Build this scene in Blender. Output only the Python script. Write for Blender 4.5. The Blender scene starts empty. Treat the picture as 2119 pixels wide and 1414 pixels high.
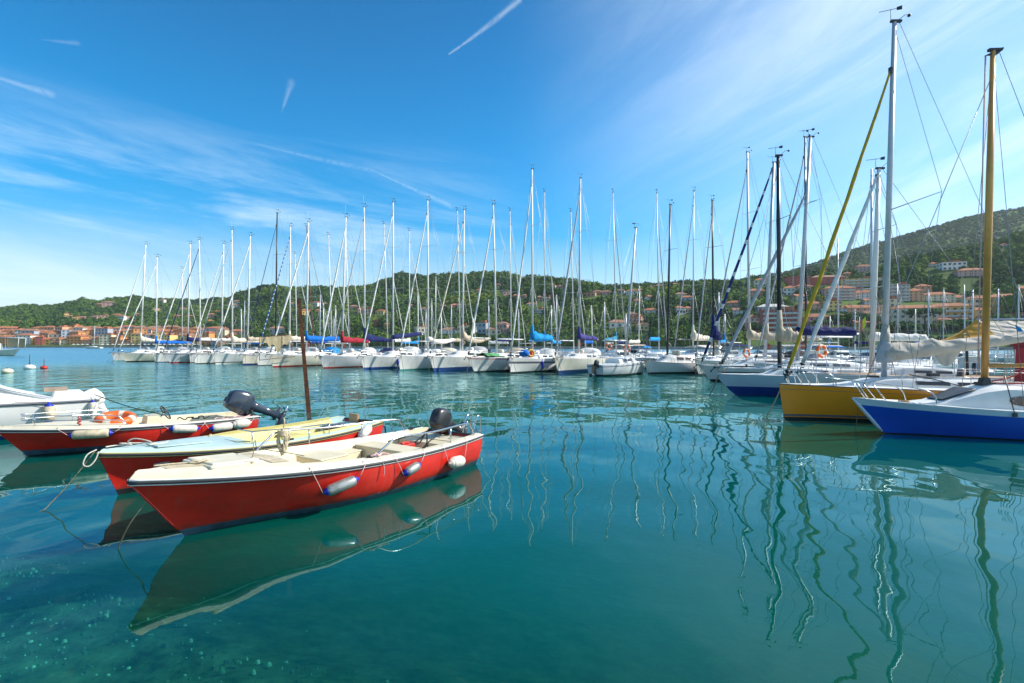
import bpy, math, random
import numpy as np
from mathutils import Vector, Matrix, noise as mnoise

random.seed(7)
R = math.radians
sc = bpy.context.scene
col = sc.collection
CAM_H, F, CX, HZ = 2.4, 1060.0, 1059.5, 715.0
SUN_AZ, SUN_EL = R(80), R(37)

# ------------------------------------------------------------------ materials
M = {}

def nodes_of(name):
    m = bpy.data.materials.new(name); m.use_nodes = True
    nt = m.node_tree; nt.nodes.clear()
    out = nt.nodes.new('ShaderNodeOutputMaterial')
    M[name] = m
    return m, nt, out

def noise_var(nt, color, amount, scale, coords='Object', detail=4, stretch=(1, 1, 1)):
    """base colour varied by noise in object space"""
    tc = nt.nodes.new('ShaderNodeTexCoord')
    mp = nt.nodes.new('ShaderNodeMapping'); mp.inputs['Scale'].default_value = stretch
    nt.links.new(tc.outputs[coords], mp.inputs[0])
    n = nt.nodes.new('ShaderNodeTexNoise'); n.inputs['Scale'].default_value = scale; n.inputs['Detail'].default_value = detail
    nt.links.new(mp.outputs[0], n.inputs[0])
    r = nt.nodes.new('ShaderNodeValToRGB')
    lo = [max(0, c * (1 - amount)) for c in color[:3]] + [1]
    hi = [min(1, c * (1 + amount * .7)) for c in color[:3]] + [1]
    r.color_ramp.elements[0].position = .3; r.color_ramp.elements[0].color = lo
    r.color_ramp.elements[1].position = .7; r.color_ramp.elements[1].color = hi
    nt.links.new(n.outputs['Fac'], r.inputs[0])
    return r.outputs[0], n.outputs['Fac'], mp.outputs[0]

def mat(name, color, rough=.5, metal=0., var=.15, scale=6., bump=0., coat=0., stretch=(1, 1, 1), spec=.5):
    m, nt, out = nodes_of(name)
    b = nt.nodes.new('ShaderNodeBsdfPrincipled')
    c, fac, vec = noise_var(nt, color, var, scale, stretch=stretch)
    nt.links.new(c, b.inputs['Base Color'])
    b.inputs['Roughness'].default_value = rough; b.inputs['Metallic'].default_value = metal
    b.inputs['Specular IOR Level'].default_value = spec
    if coat: b.inputs['Coat Weight'].default_value = coat; b.inputs['Coat Roughness'].default_value = .08
    if bump:
        n2 = nt.nodes.new('ShaderNodeTexNoise'); n2.inputs['Scale'].default_value = scale * 4; n2.inputs['Detail'].default_value = 5
        nt.links.new(vec, n2.inputs[0])
        bp = nt.nodes.new('ShaderNodeBump'); bp.inputs['Strength'].default_value = bump; bp.inputs['Distance'].default_value = .02
        nt.links.new(n2.outputs['Fac'], bp.inputs['Height']); nt.links.new(bp.outputs[0], b.inputs['Normal'])
    nt.links.new(b.outputs[0], out.inputs[0])
    return m

mat('hull_white', (.74, .74, .71), .25, var=.08, scale=1.2, coat=.3)
mat('hull_cream', (.70, .66, .55), .3, var=.1, scale=1.2, coat=.2)
mat('hull_pale_blue', (.52, .62, .70), .3, var=.08, scale=1.2, coat=.2)
mat('hull_grey', (.55, .57, .58), .3, var=.1, scale=1.2, coat=.2)
mat('hull_yellow', (.95, .325, .012), .25, var=.06, scale=1.5, coat=.4)
mat('hull_blue', (.008, .075, .48), .25, var=.06, scale=1.5, coat=.4)
mat('navy_paint', (.01, .03, .16), .35, var=.15)
mat('boot_blue', (.008, .05, .26), .45, var=.25, scale=4)
mat('antifoul', (.03, .075, .11), .7, var=.5, scale=5)
mat('boot_black', (.012, .013, .015), .45, var=.3)
mat('boot_teal', (.03, .25, .22), .45)
mat('boot_red', (.4, .02, .02), .45)
mat('stripe_grey', (.12, .13, .15), .4)
mat('stripe_red', (.5, .03, .05), .4)
mat('deck_white', (.78, .77, .73), .5, var=.07, scale=3)
mat('deck_cream', (.72, .65, .48), .45, var=.12, scale=2.5)
mat('liner_cream', (.70, .61, .42), .5, var=.12, scale=2.5)
mat('deck_pale_blue', (.46, .60, .58), .5, var=.14, scale=3)
mat('liner_olive', (.56, .50, .20), .5, var=.1, scale=3)
mat('deck_teak', (.42, .25, .12), .65, var=.25, scale=5, stretch=(.3, 6, 1))
mat('mast_white', (.72, .72, .70), .35, var=.06)
mat('mast_alu', (.50, .53, .57), .45, metal=.35, var=.08)
mat('mast_black', (.02, .022, .028), .35)
mat('mast_brown', (.16, .055, .025), .5, var=.3)
mat('mast_gold', (.66, .32, .08), .35, metal=.25, var=.12, scale=3)
mat('steel', (.62, .63, .64), .18, metal=1., var=.05)
mat('dark_metal', (.04, .042, .045), .4, metal=.5)
mat('rust', (.13, .042, .016), .85, var=.55, scale=9, bump=.6)
mat('rubber', (.035, .036, .04), .6, var=.2)
mat('rope', (.55, .48, .34), .9, var=.3, scale=30, bump=.4)
mat('rope_green', (.17, .16, .10), .9, var=.4, scale=20)
mat('rope_red', (.55, .10, .08), .9, var=.3, scale=25)
mat('rope_pink', (.72, .45, .42), .9, var=.3, scale=25)
mat('rope_black', (.02, .02, .02), .9)
mat('rope_white', (.56, .53, .45), .9, var=.2, scale=25)
mat('wire', (.28, .29, .31), .4, metal=.6)
mat('glass_dark', (.012, .014, .018), .08, var=.2, coat=.5)
mat('glass_brown', (.10, .055, .04), .12, var=.3, coat=.4)
mat('glass_blue', (.05, .09, .12), .1, var=.3)
mat('engine_black', (.018, .018, .02), .35, var=.2, coat=.25)
mat('engine_navy', (.03, .042, .065), .25, var=.15, coat=.6)
mat('engine_white', (.74, .73, .70), .3)
mat('vinyl_white', (.70, .64, .54), .45, var=.2, scale=14)
mat('vinyl_silver', (.42, .41, .38), .28, metal=.55, var=.3, scale=10)
mat('vinyl_blue', (.01, .03, .42), .4)
mat('vinyl_dirty', (.60, .50, .33), .55, var=.35, scale=9)
mat('ring_orange', (.75, .13, .015), .5, var=.12, scale=5)
mat('ring_patch', (.70, .62, .52), .6)
mat('tank_red', (.55, .035, .02), .4)
mat('tank_yellow', (.70, .42, .05), .45)
mat('tank_blue', (.01, .10, .45), .45)
mat('red_panel', (.33, .012, .02), .55, var=.15, scale=2)
mat('wood_plank', (.36, .27, .20), .8, var=.3, scale=5, stretch=(1, 7, 1), bump=.3)
mat('pile_wood', (.16, .12, .09), .85, var=.4, scale=8)
mat('net', (.38, .32, .20), .95, var=.4, scale=18, bump=.5)
mat('solar', (.03, .03, .032), .25)
mat('rock', (.30, .27, .22), .9, var=.35, scale=.3, bump=.5)
mat('parasol_cloth', (.75, .75, .74), .8)
mat('flag_green', (.01, .30, .08), .8)
mat('flag_lime', (.55, .62, .06), .8)
mat('flag_white', (.75, .75, .73), .8)
mat('flag_red', (.55, .03, .03), .8)

def red_hull():
    m, nt, out = nodes_of('hull_red')
    b = nt.nodes.new('ShaderNodeBsdfPrincipled')
    c, fac, vec = noise_var(nt, (.66, .020, .010), .25, 1.6, detail=6, stretch=(1, 1, 2.5))
    # faint chalky streaks running down the sides and a salt-bleached band above the water
    n = nt.nodes.new('ShaderNodeTexNoise'); n.inputs['Scale'].default_value = 9; n.inputs['Detail'].default_value = 6
    mp = nt.nodes.new('ShaderNodeMapping'); mp.inputs['Scale'].default_value = (1.6, 1, .22); mp.inputs['Rotation'].default_value = (0, .5, 0)
    tc = nt.nodes.new('ShaderNodeTexCoord'); nt.links.new(tc.outputs['Object'], mp.inputs[0]); nt.links.new(mp.outputs[0], n.inputs[0])
    rp = nt.nodes.new('ShaderNodeValToRGB'); rp.color_ramp.elements[0].position = .52; rp.color_ramp.elements[1].position = .85
    rp.color_ramp.elements[1].color = (.7, .7, .7, 1)
    nt.links.new(n.outputs['Fac'], rp.inputs[0])
    mx = nt.nodes.new('ShaderNodeMix'); mx.data_type = 'RGBA'
    nt.links.new(rp.outputs[0], mx.inputs['Factor']); nt.links.new(c, mx.inputs[6]); mx.inputs[7].default_value = (.5, .07, .05, 1)
    # growth and scum left in an uneven band just above the float line, rubbed chalky patches higher up
    sz = nt.nodes.new('ShaderNodeSeparateXYZ'); nt.links.new(tc.outputs['Object'], sz.inputs[0])
    n3 = nt.nodes.new('ShaderNodeTexNoise'); n3.inputs['Scale'].default_value = 5; n3.inputs['Detail'].default_value = 7; nt.links.new(tc.outputs['Object'], n3.inputs[0])
    ad = nt.nodes.new('ShaderNodeMath'); ad.operation = 'MULTIPLY_ADD'; ad.inputs[1].default_value = -.22; nt.links.new(n3.outputs['Fac'], ad.inputs[0]); nt.links.new(sz.outputs['Z'], ad.inputs[2])
    mr_ = nt.nodes.new('ShaderNodeMapRange'); nt.links.new(ad.outputs[0], mr_.inputs[0])
    for i, q in enumerate((-.02, .06, .7, 0.)): mr_.inputs[i + 1].default_value = q
    m4 = nt.nodes.new('ShaderNodeMix'); m4.data_type = 'RGBA'; nt.links.new(mr_.outputs[0], m4.inputs['Factor']); nt.links.new(mx.outputs[2], m4.inputs[6]); m4.inputs[7].default_value = (.16, .03, .02, 1)
    nt.links.new(m4.outputs[2], b.inputs['Base Color'])
    b.inputs['Roughness'].default_value = .38; b.inputs['Coat Weight'].default_value = .12
    nt.links.new(b.outputs[0], out.inputs[0])
red_hull()

def fabric(name, color, rough=.85, var=.12, fold=.5):
    m, nt, out = nodes_of(name)
    b = nt.nodes.new('ShaderNodeBsdfPrincipled')
    c, fac, vec = noise_var(nt, color, var, 2.5)
    nt.links.new(c, b.inputs['Base Color']); b.inputs['Roughness'].default_value = rough
    b.inputs['Specular IOR Level'].default_value = .25
    w = nt.nodes.new('ShaderNodeTexWave'); w.inputs['Scale'].default_value = .8; w.inputs['Distortion'].default_value = 11; w.inputs['Detail'].default_value = 3
    w.bands_direction = 'DIAGONAL'
    nt.links.new(vec, w.inputs[0])
    bp = nt.nodes.new('ShaderNodeBump'); bp.inputs['Strength'].default_value = fold; bp.inputs['Distance'].default_value = .05
    nt.links.new(w.outputs['Fac'], bp.inputs['Height']); nt.links.new(bp.outputs[0], b.inputs['Normal'])
    nt.links.new(b.outputs[0], out.inputs[0])
    return m

for nm, c in dict(cloth_cream=(.66, .60, .48), cloth_beige=(.48, .41, .31), cloth_white=(.74, .72, .67), cloth_blue=(.006, .14, .52),
                  cloth_bright_blue=(.006, .27, .62), cloth_navy=(.010, .018, .10), cloth_purple=(.05, .045, .20), cloth_teal=(.03, .22, .36),
                  cloth_red=(.36, .025, .045), cloth_grey=(.42, .42, .43), cloth_brown=(.05, .04, .035), cloth_yellow=(.66, .32, .05),
                  cloth_green=(.12, .38, .15), cloth_dirty_yellow=(.58, .36, .03), cloth_silver=(.45, .42, .36), cloth_tan=(.50, .30, .13)).items():
    fabric(nm, c, fold=.8 if nm == 'cloth_silver' else .35)

def striped(name, c1, c2, scale):
    m, nt, out = nodes_of(name)
    b = nt.nodes.new('ShaderNodeBsdfPrincipled'); b.inputs['Roughness'].default_value = .8
    tc = nt.nodes.new('ShaderNodeTexCoord'); w = nt.nodes.new('ShaderNodeTexWave')
    w.bands_direction = 'Z'; w.inputs['Scale'].default_value = scale; w.inputs['Distortion'].default_value = 1.5
    nt.links.new(tc.outputs['Object'], w.inputs[0])
    r = nt.nodes.new('ShaderNodeValToRGB'); r.color_ramp.elements[0].position = .82; r.color_ramp.elements[1].position = .86
    r.color_ramp.elements[0].color = c1 + (1,); r.color_ramp.elements[1].color = c2 + (1,)
    nt.links.new(w.outputs['Fac'], r.inputs[0]); nt.links.new(r.outputs[0], b.inputs['Base Color']); nt.links.new(b.outputs[0], out.inputs[0])
striped('sail_navy_striped', (.012, .02, .13), (.65, .65, .62), .28)
striped('sail_blue_striped', (.03, .12, .36), (.72, .72, .70), .6)

# ------------------------------------------------------------------ mesh builder
class MB:
    def __init__(s):
        s.v = []; s.f = []; s.mi = []; s.sm = []
    def add(s, vs, fs, mi=0, sm=True):
        o = len(s.v); s.v += [tuple(p) for p in vs]
        for q in fs:
            s.f.append(tuple(o + i for i in q)); s.mi.append(mi); s.sm.append(sm)
    def box(s, c, d, mi=0, rz=0., ry=0., taper=1.):
        hx, hy, hz = d[0] / 2, d[1] / 2, d[2] / 2
        m = Matrix.Rotation(rz, 3, 'Z') @ Matrix.Rotation(ry, 3, 'Y')
        vs = []
        for z in (-1, 1):
            t = taper if z > 0 else 1
            for x, y in ((-1, -1), (1, -1), (1, 1), (-1, 1)):
                vs.append(Vector(c) + m @ Vector((x * hx * t, y * hy * t, z * hz)))
        s.add(vs, [(0, 3, 2, 1), (4, 5, 6, 7), (0, 1, 5, 4), (1, 2, 6, 5), (2, 3, 7, 6), (3, 0, 4, 7)], mi, False)
    def tube(s, pts, r, seg=6, mi=0, caps=True, sq=1.):
        pts = [Vector(p) for p in pts]; n = len(pts)
        rs = r if isinstance(r, (list, tuple)) else [r] * n
        up = None; rings = []
        for i, p in enumerate(pts):
            a = pts[max(i - 1, 0)]; b = pts[min(i + 1, n - 1)]
            t = b - a
            t = t.normalized() if t.length > 1e-9 else Vector((0, 0, 1))
            if up is None:
                ref = Vector((0, 0, 1)) if abs(t.z) < .9 else Vector((1, 0, 0))
                up = (ref - t * ref.dot(t)).normalized()
            else:
                up = up - t * up.dot(t)
                up = up.normalized() if up.length > 1e-6 else Vector((1, 0, 0))
            sd = t.cross(up)
            rings.append([p + (up * math.cos(2 * math.pi * k / seg) * sq + sd * math.sin(2 * math.pi * k / seg)) * rs[i] for k in range(seg)])
        s.loft(rings, mi, closed=True, caps=caps)
    def loft(s, rings, mi=0, closed=True, caps=False, sm=True):
        n = len(rings[0]); vs = [p for r in rings for p in r]; fs = []
        for i in range(len(rings) - 1):
            for k in range(n if closed else n - 1):
                k2 = (k + 1) % n
                fs.append((i * n + k, i * n + k2, (i + 1) * n + k2, (i + 1) * n + k))
        if caps:
            fs.append(tuple(range(n))[::-1]); fs.append(tuple((len(rings) - 1) * n + k for k in range(n)))
        s.add(vs, fs, mi, sm)
    def lathe(s, prof, c=(0, 0, 0), axis=(0, 0, 1), seg=12, mi=0):
        ax = Vector(axis).normalized()
        ref = Vector((1, 0, 0)) if abs(ax.x) < .9 else Vector((0, 1, 0))
        a = (ref - ax * ref.dot(ax)).normalized(); b = ax.cross(a)
        rings = [[Vector(c) + ax * h + (a * math.cos(2 * math.pi * k / seg) + b * math.sin(2 * math.pi * k / seg)) * max(r, 1e-4) for k in range(seg)] for r, h in prof]
        s.loft(rings, mi, True, True)
    def ell(s, c, r, mi=0, seg=10, rings=7):
        s.loft([[(c[0] + r[0] * math.sin(t) * math.cos(p), c[1] + r[1] * math.sin(t) * math.sin(p), c[2] + r[2] * math.cos(t))
                 for p in [2 * math.pi * k / seg for k in range(seg)]] for t in [max(.02, min(math.pi - .02, math.pi * j / rings)) for j in range(rings + 1)]], mi, True, True)
    def torus(s, c, R_, r, axis=(0, 0, 1), seg=20, sub=8, mi=0, mi2=None):
        ax = Vector(axis).normalized(); ref = Vector((1, 0, 0)) if abs(ax.x) < .9 else Vector((0, 1, 0))
        a = (ref - ax * ref.dot(ax)).normalized(); b = ax.cross(a)
        vs = []
        for i in range(seg):
            t = 2 * math.pi * i / seg; d = a * math.cos(t) + b * math.sin(t)
            for k in range(sub):
                u = 2 * math.pi * k / sub
                vs.append(Vector(c) + d * (R_ + r * math.cos(u)) + ax * r * math.sin(u))
        for i in range(seg):
            fs = [(k, (k + 1) % sub, sub + (k + 1) % sub, sub + k) for k in range(sub)]
            idx = [i * sub + k for k in range(sub)] + [((i + 1) % seg) * sub + k for k in range(sub)]
            m_ = mi if mi2 is None or (i % (seg // 4)) > max(1, seg // 20) else mi2
            s.add([vs[j] for j in idx], fs, m_, True)
    def sheet(s, grid, th, mi=0):
        """a cloth-like sheet with real thickness from a grid of points (rows x cols)"""
        nr, nc = len(grid), len(grid[0])
        P = [[Vector(p) for p in row] for row in grid]
        def nrm(i, j):
            du = P[min(i + 1, nr - 1)][j] - P[max(i - 1, 0)][j]; dv = P[i][min(j + 1, nc - 1)] - P[i][max(j - 1, 0)]
            n = du.cross(dv)
            return n.normalized() if n.length > 1e-9 else Vector((0, 0, 1))
        top = [[P[i][j] + nrm(i, j) * th / 2 for j in range(nc)] for i in range(nr)]
        bot = [[P[i][j] - nrm(i, j) * th / 2 for j in range(nc)] for i in range(nr)]
        s.loft(top, mi, False); s.loft([r[::-1] for r in bot], mi, False)
        ring = [(0, j) for j in range(nc)] + [(i, nc - 1) for i in range(1, nr)] + [(nr - 1, j) for j in range(nc - 2, -1, -1)] + [(i, 0) for i in range(nr - 2, 0, -1)]
        s.loft([[top[i][j] for i, j in ring], [bot[i][j] for i, j in ring]], mi, True, sm=False)
    def build(s, name, mats, parent=None):
        me = bpy.data.meshes.new(name)
        me.from_pydata(s.v, [], s.f)
        me.polygons.foreach_set('material_index', s.mi); me.polygons.foreach_set('use_smooth', s.sm)
        for m in ([mats] if isinstance(mats, str) else mats): me.materials.append(M[m])
        me.update()
        o = bpy.data.objects.new(name, me); col.objects.link(o)
        if parent is not None: o.parent = parent
        return o

def thing(name, label, cat, loc=(0, 0, 0), rotz=0., group=None):
    o = bpy.data.objects.new(name, None); col.objects.link(o); o.empty_display_size = .3
    o.location = loc; o.rotation_euler = (0, 0, rotz); tag(o, label, cat, group)
    return o

def tag(o, label, cat, group=None, kind=None):
    o['label'] = label
    if cat: o['category'] = cat
    if group: o['group'] = group
    if kind: o['kind'] = kind
    return o

def structure(o, kind='structure'):
    o['kind'] = kind; return o

def X_of(px, Y): return (px - CX) / F * Y
def Z_of(py, Y): return CAM_H - (py - HZ) / F * Y
def Y_water(py): return F * CAM_H / (py - HZ)
def P3(px, py, Y): return Vector((X_of(px, Y), Y, Z_of(py, Y)))
def project(p): return (CX + F * p[0] / p[1], HZ + F * (CAM_H - p[2]) / p[1])
def sst(a, b, x):
    t = min(1, max(0, (x - a) / (b - a))) if b != a else float(x > a)
    return t * t * (3 - 2 * t)
def lerp(a, b, t): return a + (b - a) * t
# ------------------------------------------------------------------ hulls
class Hull:
    """local frame: x from the bow (deck) aft, -y is the side that shows, z up, water at 0"""
    def __init__(s, L, B, zb, zs, ov, depth=.5, tw=.7, sm=.55, p=2.0, tr=0., sag=0., vee=.75, full=.55):
        s.L, s.B, s.zb, s.zs, s.ov, s.depth, s.tw, s.sm, s.p, s.tr, s.sag, s.vee, s.full = L, B, zb, zs, ov, depth, tw, sm, p, tr, sag, vee, full
    def half(s, t):
        if t < s.sm: return max(.012, s.B / 2 * (1 - (1 - t / s.sm) ** s.p))
        k = (t - s.sm) / (1 - s.sm)
        return s.B / 2 * (1 - (1 - s.tw) * k * k)
    def sheer(s, t): return s.zs + (s.zb - s.zs) * (1 - t) ** 2.0 - s.sag * 4 * t * (1 - t)
    def kd(s, t): return s.depth * min(1, .45 + t * 1.6)
    def g(s, t, z):
        q = (s.sheer(t) - z) / (s.sheer(t) + s.kd(t)); q = min(.999, max(0, q))
        a = (1 - q) ** s.vee; b = (1 - q ** 2.6) ** s.full
        return lerp(a, b, sst(0, .55, t))
    def x(s, t, z):
        rk = s.ov * (1 - z / s.sheer(t)) if z > 0 else s.ov - z * 1.6
        return t * s.L + rk * (1 - t) ** 3 - s.tr * (s.sheer(t) - z) * sst(.7, 1, t)
    def pt(s, t, z, side=-1):
        return Vector((s.x(t, z), side * s.half(t) * s.g(t, z), z))
    def edge(s, t, side=-1, inset=0., dz=0.):
        return Vector((s.x(t, s.sheer(t)), side * max(.01, s.half(t) - inset), s.sheer(t) + dz))
    def rows(s, t, fr, zabs):
        top = s.sheer(t); lo = zabs[0]
        return [lo + (top - lo) * f for f in fr] + list(zabs) + [-.12, -s.kd(t) * .98]
    def shell(s, mats_by_row, fr, zabs, ns=20):
        """mats_by_row: material index for each band between rows (fr + zabs + two under water)"""
        mb = MB(); ts = [(i / ns) ** 1.25 for i in range(ns + 1)]
        nr = len(fr) + len(zabs) + 2
        for side in (-1, 1):
            G = [[s.pt(t, z, side) for z in s.rows(t, fr, zabs)] for t in ts]
            for r in range(nr - 1):
                a = [[g[r], g[r + 1]] for g in G]
                if side < 0: a = [q[::-1] for q in a]
                mb.loft(a, mats_by_row[r], False)
        rw = s.rows(1., fr, zabs)
        for r in range(nr - 1):        # transom
            a, b = s.pt(1, rw[r], -1), s.pt(1, rw[r], 1); c, d = s.pt(1, rw[r + 1], 1), s.pt(1, rw[r + 1], -1)
            mb.add([a, b, c, d], [(3, 2, 1, 0)], mats_by_row[r], False)
        mb.loft([[s.pt(t, s.rows(t, fr, zabs)[-1], -1), s.pt(t, s.rows(t, fr, zabs)[-1], 1)] for t in ts], mats_by_row[-1], False)
        return mb

def weld(o, d=.0008):
    import bmesh
    bm = bmesh.new(); bm.from_mesh(o.data); bmesh.ops.remove_doubles(bm, verts=bm.verts, dist=d)
    bmesh.ops.recalc_face_normals(bm, faces=bm.faces); bm.to_mesh(o.data); bm.free(); o.data.update()

def sharpen(o, deg=35):
    """smooth shading with hard edges above an angle"""
    me = o.data
    import bmesh
    bm = bmesh.new(); bm.from_mesh(me)
    for e in bm.edges:
        if len(e.link_faces) == 2 and e.calc_face_angle(0) > R(deg): e.smooth = False
    bm.to_mesh(me); bm.free(); me.update()

class Boat:
    """placed by its stem at the water (px, Y), with the heading of its stern (angle from straight ahead towards the right)"""
    def __init__(s, hull, X, Y, theta):
        s.h = hull; s.th = theta
        s.u = Vector((math.sin(theta), math.cos(theta), 0)); s.n = Vector((math.cos(theta), -math.sin(theta), 0))
        s.o = Vector((X, Y, 0)) - s.u * hull.ov
        s.rz = math.pi / 2 - theta
    def W(s, p): return s.o + s.u * p[0] - s.n * p[1] + Vector((0, 0, p[2]))
    def Lc(s, w):
        d = Vector(w) - s.o
        return Vector((d.dot(s.u), -d.dot(s.n), w[2]))
    def on_side(s, px, py, off=.1):
        """the point of the visible side seen at (px, py), as (t, z, local point)"""
        best = None
        for i in range(20, 990, 3):
            t = i / 1000
            for z in [k * .03 for k in range(-2, 40)]:
                if z > s.h.sheer(t) + .3: break
                l = s.h.pt(t, min(z, s.h.sheer(t)), -1); l.y -= off; l.z = z
                q = project(s.W(l)); e = (q[0] - px) ** 2 + (q[1] - py) ** 2
                if best is None or e < best[0]: best = (e, t, z, l)
        return best[1:]

def deck_mesh(h, t0=0., t1=1., crown=.05, ns=18, mi=0, dz=0., inset=0.):
    mb = MB(); ts = [t0 + (t1 - t0) * (i / ns) ** 1.2 for i in range(ns + 1)]
    rows = []
    for t in ts:
        b = max(.01, h.half(t) - inset)
        rows.append([Vector((h.x(t, h.sheer(t)), b * k, h.sheer(t) + dz + crown * min(1, b) * (1 - k * k))) for k in (-1, -.7, -.35, 0, .35, .7, 1)])
    mb.loft(rows, mi, False)
    return mb

def outboard(parent, loc, tilt, steer, body, size=1., name='outboard_motor'):
    """part outboard_motor (its cowling) with sub-parts bracket, leg and propeller; tilt in degrees lifts the leg aft"""
    m = Matrix.Translation(loc) @ Matrix.Rotation(steer, 4, 'Z') @ Matrix.Rotation(-R(tilt), 4, 'Y') @ Matrix.Scale(size, 4)
    def put(mb):
        mb.v = [tuple(m @ Vector(p)) for p in mb.v]; return mb
    c = MB()
    prof = [(.0, .12, .08, .02), (.04, .20, .125, 0), (.13, .235, .145, -.005), (.17, .24, .148, -.005), (.30, .235, .14, -.02), (.42, .20, .125, -.035), (.475, .165, .10, -.045), (.495, .11, .07, -.05), (.50, .02, .02, -.05)]
    rings = []
    for z, rx, ry, dx in prof:
        ring = []
        for k in range(16):
            a = 2 * math.pi * k / 16; ca, sa = math.cos(a), math.sin(a)
            e = .62
            ring.append((.10 + dx + rx * math.copysign(abs(ca) ** e, ca), ry * math.copysign(abs(sa) ** e, sa), z))
        rings.append(ring)
    c.loft(rings, 0, True, True)
    c.box((.02, 0, .495), (.09, .12, .03), 1); c.box((.10, 0, .485), (.20, .05, .03), 1)
    c.loft([[(.10 - .006 + (.246) * math.copysign(abs(math.cos(a)) ** .62, math.cos(a)), .154 * math.copysign(abs(math.sin(a)) ** .62, math.sin(a)), z) for a in [2 * math.pi * k / 16 for k in range(16)]] for z in (.15, .165)], 1, True)
    root = put(c).build(name, [body, 'rubber'], parent)
    l = MB()
    l.loft([[(.10 + dx + rx * math.cos(a), ry * math.sin(a), z) for a in [2 * math.pi * k / 10 for k in range(10)]] for z, rx, ry, dx in
            [(.03, .12, .09, .02), (-.12, .10, .07, .02), (-.3, .085, .045, .04), (-.55, .075, .035, .06), (-.58, .16, .09, .09), (-.6, .16, .09, .09), (-.62, .07, .03, .07), (-.74, .06, .025, .07)]], 0, True, True)
    l.lathe([(.01, -.14), (.045, -.08), (.055, .05), (.05, .16), (.03, .2)], (.09, 0, -.74), (1, 0, 0), 10)
    l.add([(.02, .008, -.74), (.16, .008, -.74), (.10, .004, -.92), (.04, .004, -.88), (.02, -.008, -.74), (.16, -.008, -.74), (.10, -.004, -.92), (.04, -.004, -.88)], [(0, 1, 2, 3), (7, 6, 5, 4), (0, 3, 7, 4), (1, 5, 6, 2), (3, 2, 6, 7)], 0, False)
    put(l).build('motor_leg', [body], root)
    p = MB()
    p.lathe([(.03, .2), (.035, .23), (.03, .31), (.012, .34)], (.09, 0, -.74), (1, 0, 0), 8)
    for k in range(3):
        a = k * 2 * math.pi / 3
        d = Vector((0, math.cos(a), math.sin(a))); e = Vector((0, -math.sin(a), math.cos(a)))
        cc = Vector((.36, 0, -.74))
        pts = [cc + d * .02 - Vector((.02, 0, 0)), cc + d * .13 + e * .05, cc + d * .14 - e * .04, cc + d * .02 + Vector((.03, 0, 0))]
        p.add(pts + [q + Vector((.006, 0, 0)) for q in pts], [(0, 1, 2, 3), (7, 6, 5, 4), (0, 4, 5, 1), (1, 5, 6, 2), (2, 6, 7, 3)], 0, False)
    put(p).build('propeller', ['steel'], root)
    b = MB()
    for y in (-.09, .09): b.box((-.05, y, -.08), (.07, .03, .26)); b.box((-.11, y, -.02), (.05, .03, .05)); b.tube([(-.16, y, -.1), (-.05, y, -.1)], .012)
    b.tube([(.0, -.14, -.02), (.0, .14, -.02)], .025)
    put(b).build('clamp_bracket', ['dark_metal'], root)
    return root

def fender(boat, px, py, length, r, body='vinyl_white', caps='vinyl_blue', label='', slope=0., off=None, ropes=(), group=None, rope='rope_pink', upright=False):
    """a fender hung by ropes against the visible side; ropes = local tie points on the rail as t values"""
    off = r * .9 if off is None else off
    t, z, l = boat.on_side(px, py, off)
    h = boat.h
    a = h.pt(max(0, t - .03), min(z, h.sheer(t)), -1); b = h.pt(min(1, t + .03), min(z, h.sheer(t)), -1)
    d = (b - a); d.z = 0; d.normalize()
    d = (d + Vector((0, 0, slope))).normalized()
    if upright: d = Vector((0, 0, 1))
    wc = boat.W(l); wd = boat.u * d.x - boat.n * d.y + Vector((0, 0, d.z))
    root = thing('boat_fender', label, 'fender', wc, 0, group)
    half = length / 2
    mb = MB()
    mb.lathe([(r * .5, -half + r * .3), (r * .82, -half + r * .55), (r, -half + r), (r * 1.02, 0), (r, half - r), (r * .82, half - r * .55), (r * .5, half - r * .3)], (0, 0, 0), wd, 16)
    mb.build('fender_body', [body], root)
    for sgn in (-1, 1):
        if caps is None and sgn: pass
        cm = MB(); cm.lathe([(r * .80, half - r * .62), (r * .6, half - r * .2), (r * .28, half - r * .02), (r * .2, half + r * .25), (r * .07, half + r * .32)], (0, 0, 0), wd * sgn, 14)
        cm.build('end_cap', [caps or body], root)
    for k, (tt, end) in enumerate(ropes):
        tt = min(.985, max(.02, t + (half + .13 + .05 * k) / h.L * (1 if end else -1))) if not upright else tt
        e = boat.W(h.edge(tt, -1, .03, .06)) - wc
        s0 = wd * (half + r * .3) * (1 if end else -1)
        out = boat.n * .035
        mid = (s0 + e) / 2 + out - Vector((0, 0, .02))
        near = boat.W(h.edge(tt, -1, -.03, .015)) - wc
        rb = MB(); rb.tube([s0, mid, near, e], .0065, 5); rb.build('fender_rope', [rope], root)
    return root

def rail(parent, boat, pts, r, posts, m='steel', name='hand_rail'):
    mb = MB(); mb.tube(pts, r, 8)
    for a, b in posts: mb.tube([a, b], r * .9, 6)
    return mb.build(name, [m], parent)

def smooth_path(pts, n=6):
    """Catmull-Rom through pts"""
    pts = [Vector(p) for p in pts]; out = []
    for i in range(len(pts) - 1):
        p0, p1, p2, p3 = pts[max(i - 1, 0)], pts[i], pts[i + 1], pts[min(i + 2, len(pts) - 1)]
        for k in range(n):
            t = k / n
            out.append(.5 * ((2 * p1) + (p2 - p0) * t + (2 * p0 - 5 * p1 + 4 * p2 - p3) * t * t + (3 * p1 - p0 - 3 * p2 + p3) * t ** 3))
    return out + [pts[-1]]

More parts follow.
